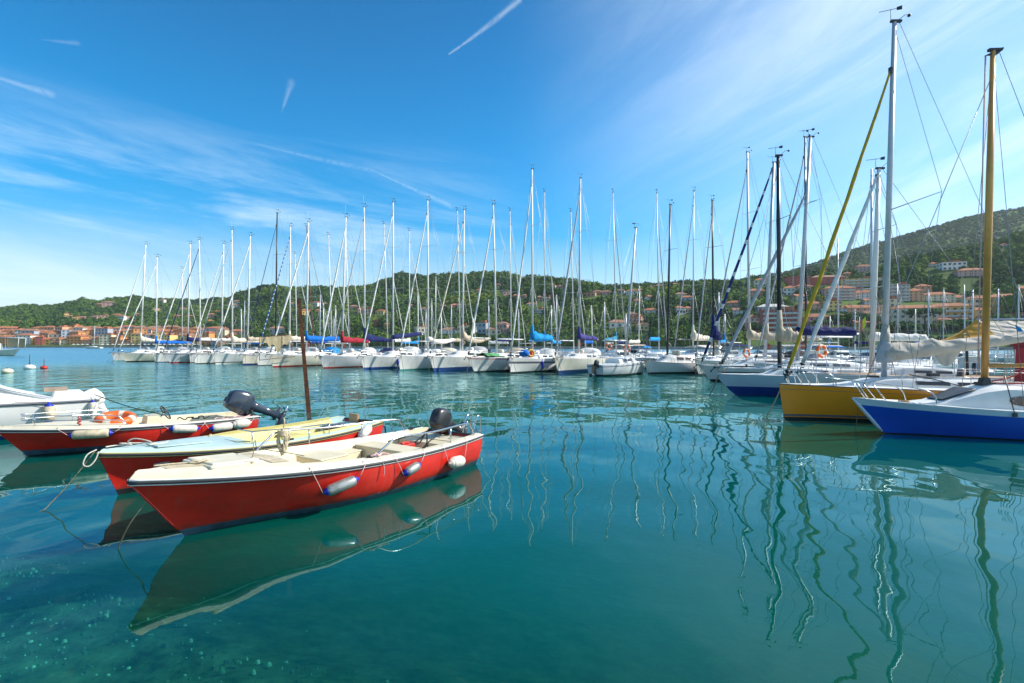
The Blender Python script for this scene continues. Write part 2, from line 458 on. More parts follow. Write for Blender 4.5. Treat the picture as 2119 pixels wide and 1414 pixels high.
# ------------------------------------------------------------------ open motor boats
def open_boat(boat, label, hull_mats, deck, liner, cap, s1, s2, gun, floor, rubm=('rubber', 'deck_white'), zabs=(.09, .0), bands=None, crown=.05, group=None):
    h = boat.h
    root = thing('motor_boat', label, 'boat', boat.o, boat.rz, group)
    sh = h.shell(bands, [1, .85, .65, .45, .25, .1], zabs, 26); o = sh.build('hull', hull_mats, root); weld(o, .002); sharpen(o, 40)
    # rub rail round the sheer
    rb = MB(); rb2 = MB()
    for side in (-1, 1):
        ts = [(i / 26) ** 1.3 for i in range(27)]
        rb.tube([h.edge(t, side, -.012, -.012) for t in ts], .024, 8, 0); rb2.tube([h.edge(t, side, -.016, .016) for t in ts], .013, 6, 1); rb2.tube([h.edge(t, side, -.012, -.04) for t in ts], .010, 6, 1)
    rb.tube([h.edge(1, -1, 0, -.012), h.edge(1, 1, 0, -.012)], .024, 8, 0)
    r_ = rb.build('rub_rail', [rubm[0], rubm[1]], root); rb2.build('rail_trim', [rubm[1], rubm[1]], r_)
    # deck moulding
    zc = lambda t: h.sheer(t) + cap(t)
    def e(t, k, ins=0., dz=0.):
        return Vector((h.x(t, h.sheer(t)) + ins * 1.1 * (1 - t) ** 10, k * max(.008, h.half(t) - ins), zc(t) + dz))
    d = MB(); ts = [(i / 30) ** 1.25 for i in range(31)]
    for side in (-1, 1):                      # the lip that rises from the rub rail
        A = [[h.edge(t, side, 0., 0.), h.edge(t, side, .006, cap(t) * .25), e(t, side, .03 + cap(t) * .25, -cap(t) * .12), e(t, side, .045 + cap(t) * .3, 0)] for t in ts]
        d.loft(A if side > 0 else [q[::-1] for q in A], 0, False)
    ins = lambda t: .045 + cap(t) * .3
    fd = [s1 * (i / 14) for i in range(15)]
    d.loft([[Vector((h.x(t, h.sheer(t)) + ins(t) * 1.1 * (1 - t) ** 10, k * max(.008, h.half(t) - ins(t)), zc(t) + crown * min(1, h.half(t)) * (1 - k * k))) for k in (-1, -.75, -.4, 0, .4, .75, 1)] for t in fd], 0, False)
    wt = [s1 + (s2 - s1) * i / 20 for i in range(21)]
    g_ = lambda t: gun + (.0 if t > s1 + .02 else 0)
    for side in (-1, 1):
        d.loft([[e(t, side, ins(t)), e(t, side, gun, .006)] if side < 0 else [e(t, side, gun, .006), e(t, side, ins(t))] for t in wt], 0, False)
    ad = [s2 + (1 - s2) * i / 5 for i in range(6)]
    notch = .30
    for side in (-1, 1):
        d.loft([[e(t, side, ins(t)), e(t, side, gun, .004)] if side < 0 else [e(t, side, gun, .004), e(t, side, ins(t))] for t in ad], 0, False)
    # cut-down stern deck between the quarters, and the transom lip
    d.loft([[Vector((h.x(t, 0) + 0, k * (h.half(t) - gun), zc(t) - .10)) for k in (-1, 0, 1)] for t in ad], 0, False)
    for side in (-1, 1):
        d.loft([[e(t, side, gun, .004), Vector((h.x(t, 0), side * (h.half(t) - gun), zc(t) - .10))] for t in ad], 0, False)
    d.loft([[h.edge(1, -1, .0, 0), e(1, -1, ins(1)), e(1, -1, gun, .004), Vector((h.x(1, 0), -(h.half(1) - gun), zc(1) - .10)), Vector((h.x(1, 0), (h.half(1) - gun), zc(1) - .10)), e(1, 1, gun, .004), e(1, 1, ins(1)), h.edge(1, 1, 0, 0)],
            [h.edge(1, -1, .0, -.2), h.edge(1, -1, ins(1), -.2), h.edge(1, -1, gun, -.2), h.edge(1, -1, gun, -.2), h.edge(1, 1, gun, -.2), h.edge(1, 1, gun, -.2), h.edge(1, 1, ins(1), -.2), h.edge(1, 1, 0, -.2)]], 0, False)
    do = d.build('deck', [deck], root); weld(do, .001); sharpen(do, 32)
    # cockpit liner
    w = lambda t: max(.05, h.half(t) - gun)
    c = MB()
    for side in (-1, 1):
        c.loft([[Vector((h.x(t, h.sheer(t)), side * w(t), zc(t) + .006)), Vector((h.x(t, h.sheer(t)), side * (w(t) - .03), zc(t) - .06)), Vector((h.x(t, h.sheer(t)), side * (w(t) - .07), floor + .25)),
                 Vector((h.x(t, h.sheer(t)), side * (w(t) - .16), floor))] for t in wt], 0, False)
    c.loft([[Vector((h.x(t, h.sheer(t)), side * (w(t) - .16), floor)) for side in (-1, 1)] for t in wt], 0, False)
    for t, low in ((s1, 0), (s2, .10)):
        x = h.x(t, h.sheer(t)); top = zc(t) + (crown * min(1, h.half(t)) * .6 if not low else -low)
        prof = lambda side: [Vector((x, side * w(t), min(top, zc(t) + .006))), Vector((x, side * (w(t) - .03), zc(t) - .06 if not low else top)), Vector((x, side * (w(t) - .07), floor + .25)), Vector((x, side * (w(t) - .16), floor))]
        c.loft([prof(-1), prof(1)], 0, False, sm=False)
        if not low:
            c.loft([[Vector((x, k * w(t), zc(t) + crown * min(1, h.half(t)) * (1 - k * k))) for k in (-1, -.5, 0, .5, 1)], [Vector((x, k * w(t), zc(t) - .06)) for k in (-1, -.5, 0, .5, 1)]], 0, False, sm=False)
    co = c.build('cockpit', [liner], root); weld(co, .001); sharpen(co, 30)
    return root, w, zc

def thwart(root, h, w, t0, t1, top, floor, m, name='seat', k0=-1., k1=1.):
    mb = MB()
    x0, x1 = h.x(t0, .4), h.x(t1, .4); wi = min(w(t0), w(t1)) - .05
    y0, y1 = k0 * wi, k1 * wi
    mb.box(((x0 + x1) / 2, (y0 + y1) / 2, (top - .02 + floor) / 2), (x1 - x0 - .03, y1 - y0 - .02, top - floor - .03))
    mb.box(((x0 + x1) / 2, (y0 + y1) / 2, top - .012), (x1 - x0, y1 - y0, .025))
    o = mb.build(name, [m], root)
    bv = o.modifiers.new('b', 'BEVEL'); bv.width = .012; bv.segments = 2
    return o
# ------------------------------------------------------------------ sailing yachts
def yacht(label, X, Y, theta, L, B, zb, zs, ov, mast_px=None, top=None, mast_m='mast_white', mast_r=.076, hull=('hull_white', 'boot_black', 'boot_black', 'boot_black', 'hull_white'),
          zabs=(.12, .03), fr=(1, .93, .88, .7, .45, .2), bands=None, deck='deck_white', cabin=(.24, .66, .42), cabin_m='deck_white', glass='glass_dark',
          spreaders=(.42, .70), cover=None, boom=True, boom_m='mast_white', boom_z=1.35, boom_len=None, boom_rise=.0, jib=None, jib_r=.075, jib_top=.93, pulpit=True, rails=True, hood=None, vane=True,
          antenna=False, detail=2, rope=True, group=None, anchor=True, sweep=.22, tw=.72, tr=.2, sag=-.03, J=None, mast_h=None, lean=(0, 0), wheel=False, toe='mast_alu', hatch=True, name='sailing_yacht', jib_foot=.14, vee=.8, p=1.5, sm=.62, backstay=True, wire_r=.011):
    h = Hull(L, B, zb, zs, ov, depth=.55, tw=tw, tr=tr, sag=sag, vee=vee, p=p, sm=sm)
    bt = Boat(h, X, Y, theta)
    root = thing(name, label, 'yacht', bt.o, bt.rz, group)
    if bands is None: bands = [0, 0, 0, 0, 0, 0, 1, 1, 1, 1]
    ns = 20 if detail > 1 else 12
    o = h.shell(bands, fr, zabs, ns).build('hull', list(hull), root); weld(o, .002); sharpen(o, 45)
    dk = deck_mesh(h, crown=.07).build('deck', [deck], root)
    if toe and detail > 1:
        t_ = MB()
        for s in (-1, 1): t_.tube([h.edge(t, s, .015, .012) for t in [i / 18 for i in range(19)]], .018, 5)
        t_.build('toe_rail', [toe], root)
    # cabin trunk
    ca, cb, ch = cabin
    def cab(t, k, v):       # k across -1..1, v = height fraction
        wv = h.half(min(t, .62)) * .66 if t > ca else h.half(ca) * .66
        rise = sst(ca, ca + (cb - ca) * .35, t)
        hh = ch * rise * (1 - .15 * sst(.8 * cb, cb, t)) + .02
        z0 = h.sheer(t) - .01
        x = h.x(t, h.sheer(t))
        shape = {1: (1, 0), .92: (.94, .55), .84: (.86, .88), .6: (.6, 1.), .3: (.3, 1.06), 0: (0, 1.09)}[abs(k)]
        return Vector((x, math.copysign(shape[0] * wv, k) if k else 0, z0 + hh * shape[1] + .03))
    ks = (-1, -.92, -.84, -.6, -.3, 0, .3, .6, .84, .92, 1)
    if ch > 0:
        mb = MB(); ts = [ca + (cb - ca) * i / 12 for i in range(13)]
        mb.loft([[cab(t, k, 0) for k in ks] for t in ts], 0, False)
        e = [cab(cb, k, 0) for k in ks]; mb.add(e, [tuple(range(len(e)))], 0, False)
        co = mb.build('cabin', [cabin_m], root); sharpen(co, 38)
        if detail > 0:
            for side in (-1, 1):
                for a, b in ((.42, .62), (.67, .86)):
                    g = []
                    for i in range(5):
                        t = ca + (cb - ca) * lerp(a, b, i / 4)
                        p0, p1 = cab(t, side * 1, 0), cab(t, side * .92, 0)
                        p2 = cab(t, side * .84, 0)
                        lo = p0.lerp(p1, .62); hi = p1.lerp(p2, .55)
                        off = Vector((0, side * .008, .004)); g.append([lo + off, p1 + off, hi + off])
                    w_ = MB(); w_.sheet(g, .006); w_.build('cabin_window', [glass], co)
        if hatch and detail > 1:
            t = ca + (cb - ca) * .22; c = cab(t, 0, 0)
            hb = MB(); hb.box((c.x, 0, c.z + .02), (.5, .5, .04), 0, ry=-.12); hb.box((c.x, 0, c.z + .043), (.42, .42, .012), 1, ry=-.12); hb.build('deck_hatch', ['mast_alu', glass], root)
    # mast
    zc = None
    if mast_px is not None:
        m = (mast_px - CX) / F
        Jm = (m * Y - X) / (math.sin(theta) - m * math.cos(theta)) if J is None else J
        foot = Vector((X, Y, 0)) + bt.u * Jm
    else:
        Jm = J; foot = Vector((X, Y, 0)) + bt.u * Jm
    tm = (Jm + ov) / L
    zf = (cab(min(max(tm, ca), cb), 0, 0).z if ch > 0 and ca <= tm <= cb else h.sheer(tm) + .05)
    foot.z = zf - .03
    topw = Vector((X_of(top[0], foot.y), foot.y, Z_of(top[1], foot.y))) if top else foot + Vector((lean[0], lean[1], mast_h))
    fl, tl = bt.Lc(foot), bt.Lc(topw)
    mv = tl - fl
    mm = MB(); mm.tube([fl, fl + mv * .6, tl], [mast_r, mast_r, mast_r * .72], 10, 0, sq=1.35)
    if detail > 0: mm.box(tl + Vector((.05, 0, .03)), (.34, .09, .07), 1)
    mo = mm.build('mast', [mast_m, 'dark_metal'], root)
    if vane and detail > 0:
        v = MB(); v.tube([tl + Vector((-.12, 0, .02)), tl + Vector((-.12, 0, .42))], .010, 4); v.tube([tl + Vector((-.42, .12, .40)), tl + Vector((.10, -.1, .40))], .010, 4)
        v.add([tl + Vector(q) for q in ((.02, -.08, .34), (.16, -.12, .34), (.16, -.12, .47), (.02, -.08, .44))] + [tl + Vector(q) for q in ((.02, -.07, .34), (.16, -.11, .34), (.16, -.11, .47), (.02, -.07, .44))], [(0, 1, 2, 3), (7, 6, 5, 4), (0, 4, 5, 1), (2, 6, 7, 3)], 0, False)
        v.tube([tl + Vector((.1, 0, .05)), tl + Vector((.42, .1, .30)), tl + Vector((.55, .12, .30))], .009, 4); v.ell(tl + Vector((.56, .12, .29)), (.06, .06, .05), 0, 6, 4)
        v.build('wind_vane', ['dark_metal'], mo)
    if antenna:
        v = MB(); v.tube([tl + Vector((.0, .08, 0)), tl + Vector((.0, .08, 1.3))], .012, 4); v.build('antenna', ['mast_white'], mo)
    tips = []
    for k, f_ in enumerate(spreaders):
        c = fl + mv * f_; half = B * (.36 - .09 * k)
        s_ = MB(); a, b = c + Vector((sweep, -half, .05 + .25 * (sweep > .5))), c + Vector((sweep, half, .05 + .25 * (sweep > .5)))
        s_.tube([a, c, b], [.018, .03, .018], 6, sq=.6); s_.build('spreader', [mast_m if mast_m != 'mast_gold' else 'mast_alu'], mo); tips.append((a, b))
    # standing rigging
    rg = MB(); wr = wire_r
    for k, side in enumerate((-1, 1)):
        ch_ = Vector((fl.x + .15, side * h.half(tm) * .93, h.sheer(tm)))
        path = [ch_] + [t_[k] for t_ in tips] + [fl + mv * .985]
        rg.tube(path, wr, 4)
        if tips: rg.tube([Vector((fl.x + .35, side * h.half(tm) * .9, h.sheer(tm))), fl + mv * (spreaders[0] - .01)], wr, 4)
    if backstay: rg.tube([tl + Vector((.15, 0, 0)), Vector((L - .15, 0, zs + .1))], wr, 4)
    if detail > 0: rg.tube([fl + Vector((.13, .05, 1.2)), fl + mv * .96 + Vector((.08, .03, 0))], wr * .9, 4); 
    jt = fl + mv * jib_top; jb = Vector((.18, 0, zb + .12))
    if not jib: rg.tube([jb, jt], wr * 1.2, 4)
    rg.build('rigging', ['wire'], root)
    if jib:
        jm = MB(); d = jt - jb; pts = []; rs = []
        for i in range(15):
            f_ = .03 + .955 * i / 14; pts.append(jb + d * f_ + Vector((.010 * math.sin(i * 1.7), .008 * math.cos(i * 2.1), -.05 * math.sin(math.pi * f_))))
            rs.append(jib_r * (.45 + .62 * math.sin(math.pi * min(1, .22 + f_ * .72))) * (1 + .10 * math.sin(i * 2.3)))
        jm.tube([jb] + pts[:1], .02, 6, 1); jm.tube(pts, rs, 8, 0); jm.tube([pts[-1], jt], .022, 6, 1)
        jm.lathe([(.02, 0), (.11, .02), (.11, .05), (.05, .07), (.05, .12), (.11, .14), (.11, .17), (.03, .2)], jb + d * .012, d, 10, 1)
        jm.box(jb + d * .975, (.09, .09, .22), 1)
        jm.build('furled_jib', [jib, 'dark_metal'], root)
    # boom and its sail
    if boom:
        gz = fl.z + boom_z - (0 if ch else 0)
        bl = boom_len or min(L - fl.x - .3, (L * .42))
        b0 = Vector((fl.x + mv.x * (boom_z / mv.z), mv.y * (boom_z / mv.z), gz)); b1 = Vector((fl.x + bl, 0, gz + boom_rise))
        bm_ = MB(); bm_.tube([b0 + Vector((.06, 0, 0)), b1], .058, 8, 0); 
        bm_.tube([b1 - Vector((.3, 0, 0)), Vector((b1.x - .1, .1, zs + .5))], .012, 4, 1)
        bo = bm_.build('boom', [boom_m, 'rope_white'], root)
        if cover:
            cm, h0, h1 = cover[:3]; wd = cover[3] if len(cover) > 3 else .17; sagc = cover[4] if len(cover) > 4 else 0.
            rnd = random.Random(label); rings = []; n = 28; sd = rnd.random() * 50
            for i in range(n + 1):
                f_ = i / n; c = b0.lerp(b1, f_ * .96) - Vector((0, 0, sagc * math.sin(math.pi * f_)))
                hh = lerp(h0, h1, f_ ** .6) * (1 + .30 * mnoise.noise(Vector((f_ * 7, sd, 0)))); ww = wd * (1.1 - .5 * f_) * (1 + .35 * mnoise.noise(Vector((f_ * 9, sd, 5))))
                if i == 0: ww *= .75
                if i == n: hh *= .5; ww *= .5
                ring = []
                for k in range(12):
                    a = 2 * math.pi * k / 12
                    q_ = 1 + .22 * mnoise.noise(Vector((f_ * 14, sd + 3 * math.cos(a), 3 * math.sin(a)))); ring.append(c + Vector((.0 - (.10 if i == 0 else 0), ww * q_ * math.sin(a) * (1 - .25 * max(0, math.cos(a))), -.10 + (hh + .10) * q_ * (.5 + .5 * math.cos(a)))))
                rings.append(ring)
            cv = MB(); cv.loft(rings, 0, True, True)
            if h0 > .45: cv.tube([b0 + Vector((.0, 0, 0)), b0 + mv.normalized() * (h0 + .55)], [.2, mast_r + .03], 10, 0)
            cv.build('sail_cover', [cm], bo)
    # bow gear, rails
    if pulpit and detail > 0:
        pm = MB(); r = .014 if detail > 1 else .02; hp = .58
        a = [h.edge(t, -1, .06, 0) for t in (.16, .07)]; b = [h.edge(t, 1, .06, 0) for t in (.07, .16)]
        up = Vector((0, 0, hp)); fw = Vector((-.25, 0, 0))
        nose = Vector((-.18, 0, zb + hp + .02))
        pm.tube(smooth_path([a[0] + up, a[1] + up + fw * .6, nose, b[0] + up + fw * .6, b[1] + up], 4), r, 6)
        for q, w_ in ((a[0], a[0] + up), (a[1], a[1] + up + fw * .55), (b[0], b[0] + up + fw * .55), (b[1], b[1] + up)): pm.tube([q, w_], r, 6)
        pm.build('pulpit', ['steel'], root)
    if rails and detail > 0:
        rm = MB(); ns_ = max(3, int(L / 1.9))
        for side in (-1, 1):
            ts = [.16 + (.93 - .16) * i / ns_ for i in range(ns_ + 1)]
            tp = [h.edge(t, side, .05, .58) for t in ts]
            for t, q in zip(ts[1:], tp[1:]): rm.tube([h.edge(t, side, .05, 0), q], .012, 5)
            rm.tube(tp, .007, 4); rm.tube([q - Vector((0, 0, .28)) for q in tp], .006, 4)
        rm.build('guard_rail', ['steel'], root)
        st = MB(); q = [h.edge(.93, -1, .06, .58), h.edge(.99, -1, .08, .6), h.edge(.99, 1, .08, .6), h.edge(.93, 1, .06, .58)]
        st.tube(q, .014, 6); 
        for w_ in q[1:3]: st.tube([w_ - Vector((0, 0, .6)), w_], .014, 6)
        st.build('pushpit', ['steel'], root)
    if anchor and detail > 1:
        an = MB(); an.box((-.02, 0, zb + .03), (.34, .12, .05)); an.tube([(-.12, 0, zb + .05), (-.34, 0, zb - .12)], .025, 6)
        an.tube([(-.34, -.14, zb - .06), (-.37, 0, zb - .2), (-.34, .14, zb - .06)], [.01, .035, .01], 6); an.lathe([(.05, -.04), (.03, 0), (.05, .04)], (-.16, 0, zb + .05), (0, 1, 0), 8)
        an.build('anchor', ['dark_metal'], root)
    if hood:
        t0 = cb - .04; hm = MB(); rows = []
        for i, (dx, hh) in enumerate(((-.25, .05), (.15, .5), (.6, .72), (1.15, .70))):
            t = (h.x(t0, 0) + dx) / L; w_ = h.half(min(.95, t)) * .62; z0 = h.sheer(t) + ch * .8
            rows.append([Vector((t * L, w_ * math.cos(a) * (1 if i else .9), z0 + hh * (math.sin(a) ** .6))) for a in [math.pi * (1 - k / 10) for k in range(11)]])
        hm.sheet(rows, .02); hm.build('sprayhood', [hood], root)
    if wheel:
        wm = MB(); wm.torus((L * .84, 0, zs + .95), .45, .018, (1, 0, .15), 20, 6)
        for k in range(5): a = k * 2 * math.pi / 5; wm.tube([(L * .84, 0, zs + .95), (L * .84, .45 * math.cos(a), zs + .95 + .45 * math.sin(a))], .01, 5)
        wm.box((L * .82, 0, zs + .45), (.2, .25, .9)); wm.build('steering_wheel', ['dark_metal'], root)
    if detail > 1 and rope:
        rr = random.Random(label + 'x')
        lr = MB(); x = fl.x + .9; z = cab(min((x) / L, cb), 0, 0).z if x / L < cb else h.sheer(x / L) + .1
        lr.lathe([(.05, -.42), (.2, -.40), (.22, -.3), (.22, .3), (.2, .40), (.05, .42)], (x, rr.uniform(-.3, .3), z + .16), (0, 1, 0), 12); lr.build('liferaft_canister', [rr.choice(['deck_white', 'cloth_grey', 'cloth_cream'])], root)
        gr = MB()
        for y in (-.32, .32): gr.tube([cab(ca + (cb - ca) * q_, 0, 0) + Vector((0, y * 1.2, .0)) + Vector((0, 0, .06 * (0 < i_ < 3))) for i_, q_ in enumerate((.38, .42, .70, .74))], .015, 5)
        gr.build('grab_rail', ['deck_teak'], co)
        lk = MB(); lk.box((h.x(.10, zb) + .1, 0, zb + .07), (.5, .34, .06)); lk.lathe([(.07, 0), (.08, .02), (.05, .10), (.07, .16)], (h.x(.10, zb) + .55, .05, zb + .05), (0, 0, 1), 10); lk.build('windlass', ['dark_metal'], root)
        cl_ = MB(); cx_ = Vector((fl.x + .25, .1, fl.z + .9))
        for k_ in range(5): cl_.torus(cx_ + Vector((.03 * k_, 0, -.02 * k_)), .14 + .02 * (k_ % 3), .016, (1, .1 * k_, 0), 12, 5)
        cl_.build('halyard_coil', [rr.choice(['rope_white', 'rope_red', 'rope', 'rope_black'])], mo)
    if rope and detail > 0:
        rp = MB(); s0 = h.edge(.03, -1, 0, .03)
        for e in (Vector((-.9, -.5, -.15)), Vector((-.3, -1.0, -.15))):
            rp.tube([s0, s0.lerp(e, .5) - Vector((0, 0, .12)), e], .018 if detail > 1 else .025, 5)
        rp.build('mooring_rope', ['rope_green'], root)
    return root, bt, dict(J=Jm, L=L, fl=fl, tl=tl, mh=mv.z)

INFO = []
ROW_AX = math.atan(.567)
def row_pos(px, d=0.):
    m = (px - CX) / F
    Y = 43.04 / (1 + .567 * m) + d
    return m * Y, Y

G_FRONT = 'white yachts moored bow out along the pontoon'
# px of the stem at the water, depth correction, mast foot px, mast top, options
FRONT = [
 (236, 0, 290, (302, 506), dict(label='leftmost white yacht with teal waterline and cream furled sails beside the open bay', jib='cloth_white', cover=('cloth_cream', .75, .2, .2, .05), hull=('hull_grey', 'boot_teal', 'boot_black'), ov=.35)),
 (262, -2.2, 323, (325, 532), dict(label='white raked-bow yacht with bright blue boom cover, second from the left end', jib='cloth_white', cover=('cloth_blue', .5, .3, .26, -.0), ov=1.25, boom_z=1.05)),
 (321, 0, 388, (394, 505), dict(label='upright-stemmed white yacht with navy sail bundle at its mast, near the left end', jib='cloth_white', cover=('cloth_navy', .55, .25), ov=.12, hull=('hull_white', 'navy_paint', 'boot_black'))),
 (353, -.5, 415, (412, 497), dict(label='white raked-bow yacht with black furled jib and white sail on the boom', jib='cloth_navy', jib_r=.055, cover=('cloth_white', .4, .25), ov=1.1)),
 (394, 3.0, 458, (463, 505), dict(label='white yacht set back behind its neighbours with slim mast and narrow visible bow', jib='cloth_white', jib_r=.06, cover=('cloth_white', .35, .2), ov=.2)),
 (404, -.6, 481, (480, 476), dict(label='white yacht with upright stem, thin grey hull line and cream sail piled at its mast', jib='cloth_grey', jib_r=.05, cover=('cloth_cream', .75, .3, .2), hull=('hull_white', 'boot_black', 'boot_black', 'stripe_grey'), bands=[0, 3, 0, 0, 0, 0, 1, 1, 1, 1], ov=.1, antenna=True)),
 (446, 0, 512, (518, 488), dict(label='white yacht with white furled jib and beige sail cover, double black waterline stripe', jib='cloth_white', jib_r=.08, cover=('cloth_beige', .5, .3), ov=.5, hull=('hull_white', 'boot_black', 'boot_black'), bands=[0, 0, 0, 0, 0, 0, 1, 0, 1, 1], zabs=(.3, .2))),
 (503, .6, 570, (573.5, 441), dict(label='white yacht under a tall black mast with dark blue forestay, left of the net frame', mast_m='mast_black', jib='cloth_navy', jib_r=.035, cover=None, ov=.1)),
 (534, .5, 599, (601, 469), dict(label='white yacht with blue and white striped furled jib, half behind the net frame', jib='sail_blue_striped', jib_r=.06, cover=('cloth_cream', .6, .3), ov=.25, antenna=True)),
 (565, -2.0, 634, (638.5, 460), dict(label='white yacht with a fishing net hung on a rusty frame over its bow', jib='cloth_white', jib_r=.09, cover=('cloth_blue', .55, .45, .2), hood='cloth_bright_blue', ov=.55, antenna=True)),
 (670, -.5, 707.5, (716, 450), dict(label='white yacht with crimson sail cover and grey-white furled jib, right of the iron pole', jib='cloth_white', jib_r=.085, cover=('cloth_red', .6, .35, .2), ov=.7, antenna=True, Jx=.95)),
 (689, 1.2, 755, (753.5, 429), dict(label='white yacht with dark furled jib and navy sail cover rising at the mast', jib='cloth_grey', jib_r=.055, cover=('cloth_navy', .95, .25, .2), ov=.3, antenna=True)),
 (753, -.6, 813.5, (813.5, 419), dict(label='white yacht with blue waterline band and navy cover on a white boom that tilts up', jib='cloth_white', jib_r=.07, cover=('cloth_navy', .45, .3, .18), boom_rise=.55, ov=.55, hull=('hull_white', 'boot_blue', 'boot_blue'), zabs=(.2, .05))),
 (828, -.4, 886, (885, 415), dict(label='white yacht with loose white sail sagging from its boom and pale teal waterline', jib='cloth_white', jib_r=.07, cover=('cloth_white', .35, .3, .22, .35), ov=.3, hull=('hull_white', 'boot_teal', 'boot_teal'))),
 (898, 0, 957, (960.6, 435), dict(label='white yacht with deep blue boot stripe and beige sail drooping from the boom', jib='cloth_cream', jib_r=.06, cover=('cloth_beige', .75, .15, .2, .45), ov=.75, hull=('hull_white', 'boot_blue', 'navy_paint'), zabs=(.32, .05))),
 (983, .4, 1028, (1020.7, 424), dict(label='white yacht with red sheer stripe, green foredeck cover and white pennant on its forestay', jib='cloth_white', jib_r=.075, cover=None, ov=1.25, hull=('hull_white', 'boot_black', 'boot_black', 'stripe_red'), bands=[0, 3, 0, 0, 0, 0, 1, 1, 1, 1])),
 (1057, .6, 1102, (1101, 351), dict(label='large white yacht with tallest mast of the row and vivid blue sail cover', jib='cloth_white', jib_r=.075, cover=('cloth_bright_blue', .8, .42, .26), ov=.25, mast_r=.085, hull=('hull_white', 'boot_black', 'boot_black', 'stripe_grey'), bands=[0, 0, 3, 0, 0, 0, 1, 1, 1, 1], fr=(1, .80, .76, .6, .4, .2))),
 (1156, 2.0, 1198, (1201, 370), dict(label='white yacht with dark navy and purple sail cover beside the stern-on boat', jib='cloth_grey', jib_r=.085, cover=('cloth_purple', .6, .28, .22), ov=.95, mast_r=.085, hull=('hull_cream', 'navy_paint', 'boot_black'), zabs=(.28, .05), mast_m='mast_alu')),
]
HOODS = ['cloth_white', 'cloth_grey', None, 'cloth_white', None, 'cloth_cream', 'cloth_white', 'cloth_grey', 'cloth_grey', None, 'cloth_white', 'cloth_navy', 'cloth_white', 'cloth_cream', 'cloth_grey', 'cloth_beige', 'cloth_white', 'cloth_white']
for (px, d, mpx, top, o) in FRONT:
    o = dict(o); X, Y = row_pos(px, d); ov = o.pop('ov'); o.pop('Jx', None)
    th = ROW_AX + R(random.uniform(-2, 2))
    m = (mpx - CX) / F
    J = (m * Y - X) / (math.sin(th) - m * math.cos(th))
    L = min(13, max(9.5, (J + ov) / .40)); B = L * .31
    lab = o.pop('label')
    vr = random.Random(px)
    o.setdefault('cabin', (vr.uniform(.20, .29), vr.uniform(.60, .70), vr.uniform(.30, .56)))
    if 'hull' not in o:
        o['hull'] = (vr.choice(['hull_white', 'hull_white', 'hull_cream', 'hull_grey']), vr.choice(['boot_black', 'navy_paint', 'boot_black', 'boot_red']), 'boot_black', vr.choice(['stripe_grey', 'navy_paint', 'boot_blue']))
        if 'bands' not in o and vr.random() < .6: o['bands'] = [0, 3, 0, 0, 0, 0, 1, 1, 1, 1]
        o.setdefault('zabs', (vr.uniform(.08, .22), .03))
    o.setdefault('deck', vr.choice(['deck_white', 'deck_white', 'deck_cream', 'deck_teak']))
    o.setdefault('hood', HOODS[len(INFO)]); o.setdefault('wheel', len(INFO) % 2 == 0)
    rt, bt, inf = yacht(lab, X, Y, th, L, min(B, 3.5), 1.38 + random.uniform(-.08, .1), 1.08, ov, mpx, top, group=G_FRONT, **o)
    INFO.append((px, round(X, 1), round(Y, 1), round(J, 2), round(L, 1), round(inf['mh'], 1), bt, rt, lab))

front = {i[0]: i for i in INFO}

# extra gear on single yachts of the front row
def net_frame(bt, h):
    """rusty frame with a hung net over a bow: a part of that boat"""
    root = front[565][7]
    mb = MB(); zb = h.zb
    A = [(-1.2, -.2, zb + 1.95), (2.8, -.2, zb + 2.25)]
    mb.tube(A, .03, 6); mb.tube([(-1.2, -.2, zb - .55), (-1.2, -.2, zb + 1.95)], .03, 6); mb.tube([(-1.2, -.2, zb - .55), (2.6, -1.0, zb - .22)], .03, 6); mb.tube([(2.8, -.2, zb), (2.8, -.2, zb + 2.25)], .03, 6)
    fr = mb.build('net_frame', ['rust'], root)
    n = MB(); g = []
    for i in range(15):
        x = -1.15 + 3.9 * i / 14; row = []
        for k in range(9):
            v = k / 8; top = zb + 1.95 + .3 * (i / 14) - .05
            low = lerp(1.15, .5, abs(math.sin(i * .8))) + .9 * math.exp(-((i - 8) / 2.5) ** 2)
            row.append((x + .05 * math.sin(k * 2 + i), -.2 + .12 * math.sin(i * 1.9) * (1 - v * .5), top - v * low))
        g.append(row)
    n.sheet(g, .012); n.build('fishing_net', ['net'], fr)
net_frame(front[565][6], front[565][6].h)

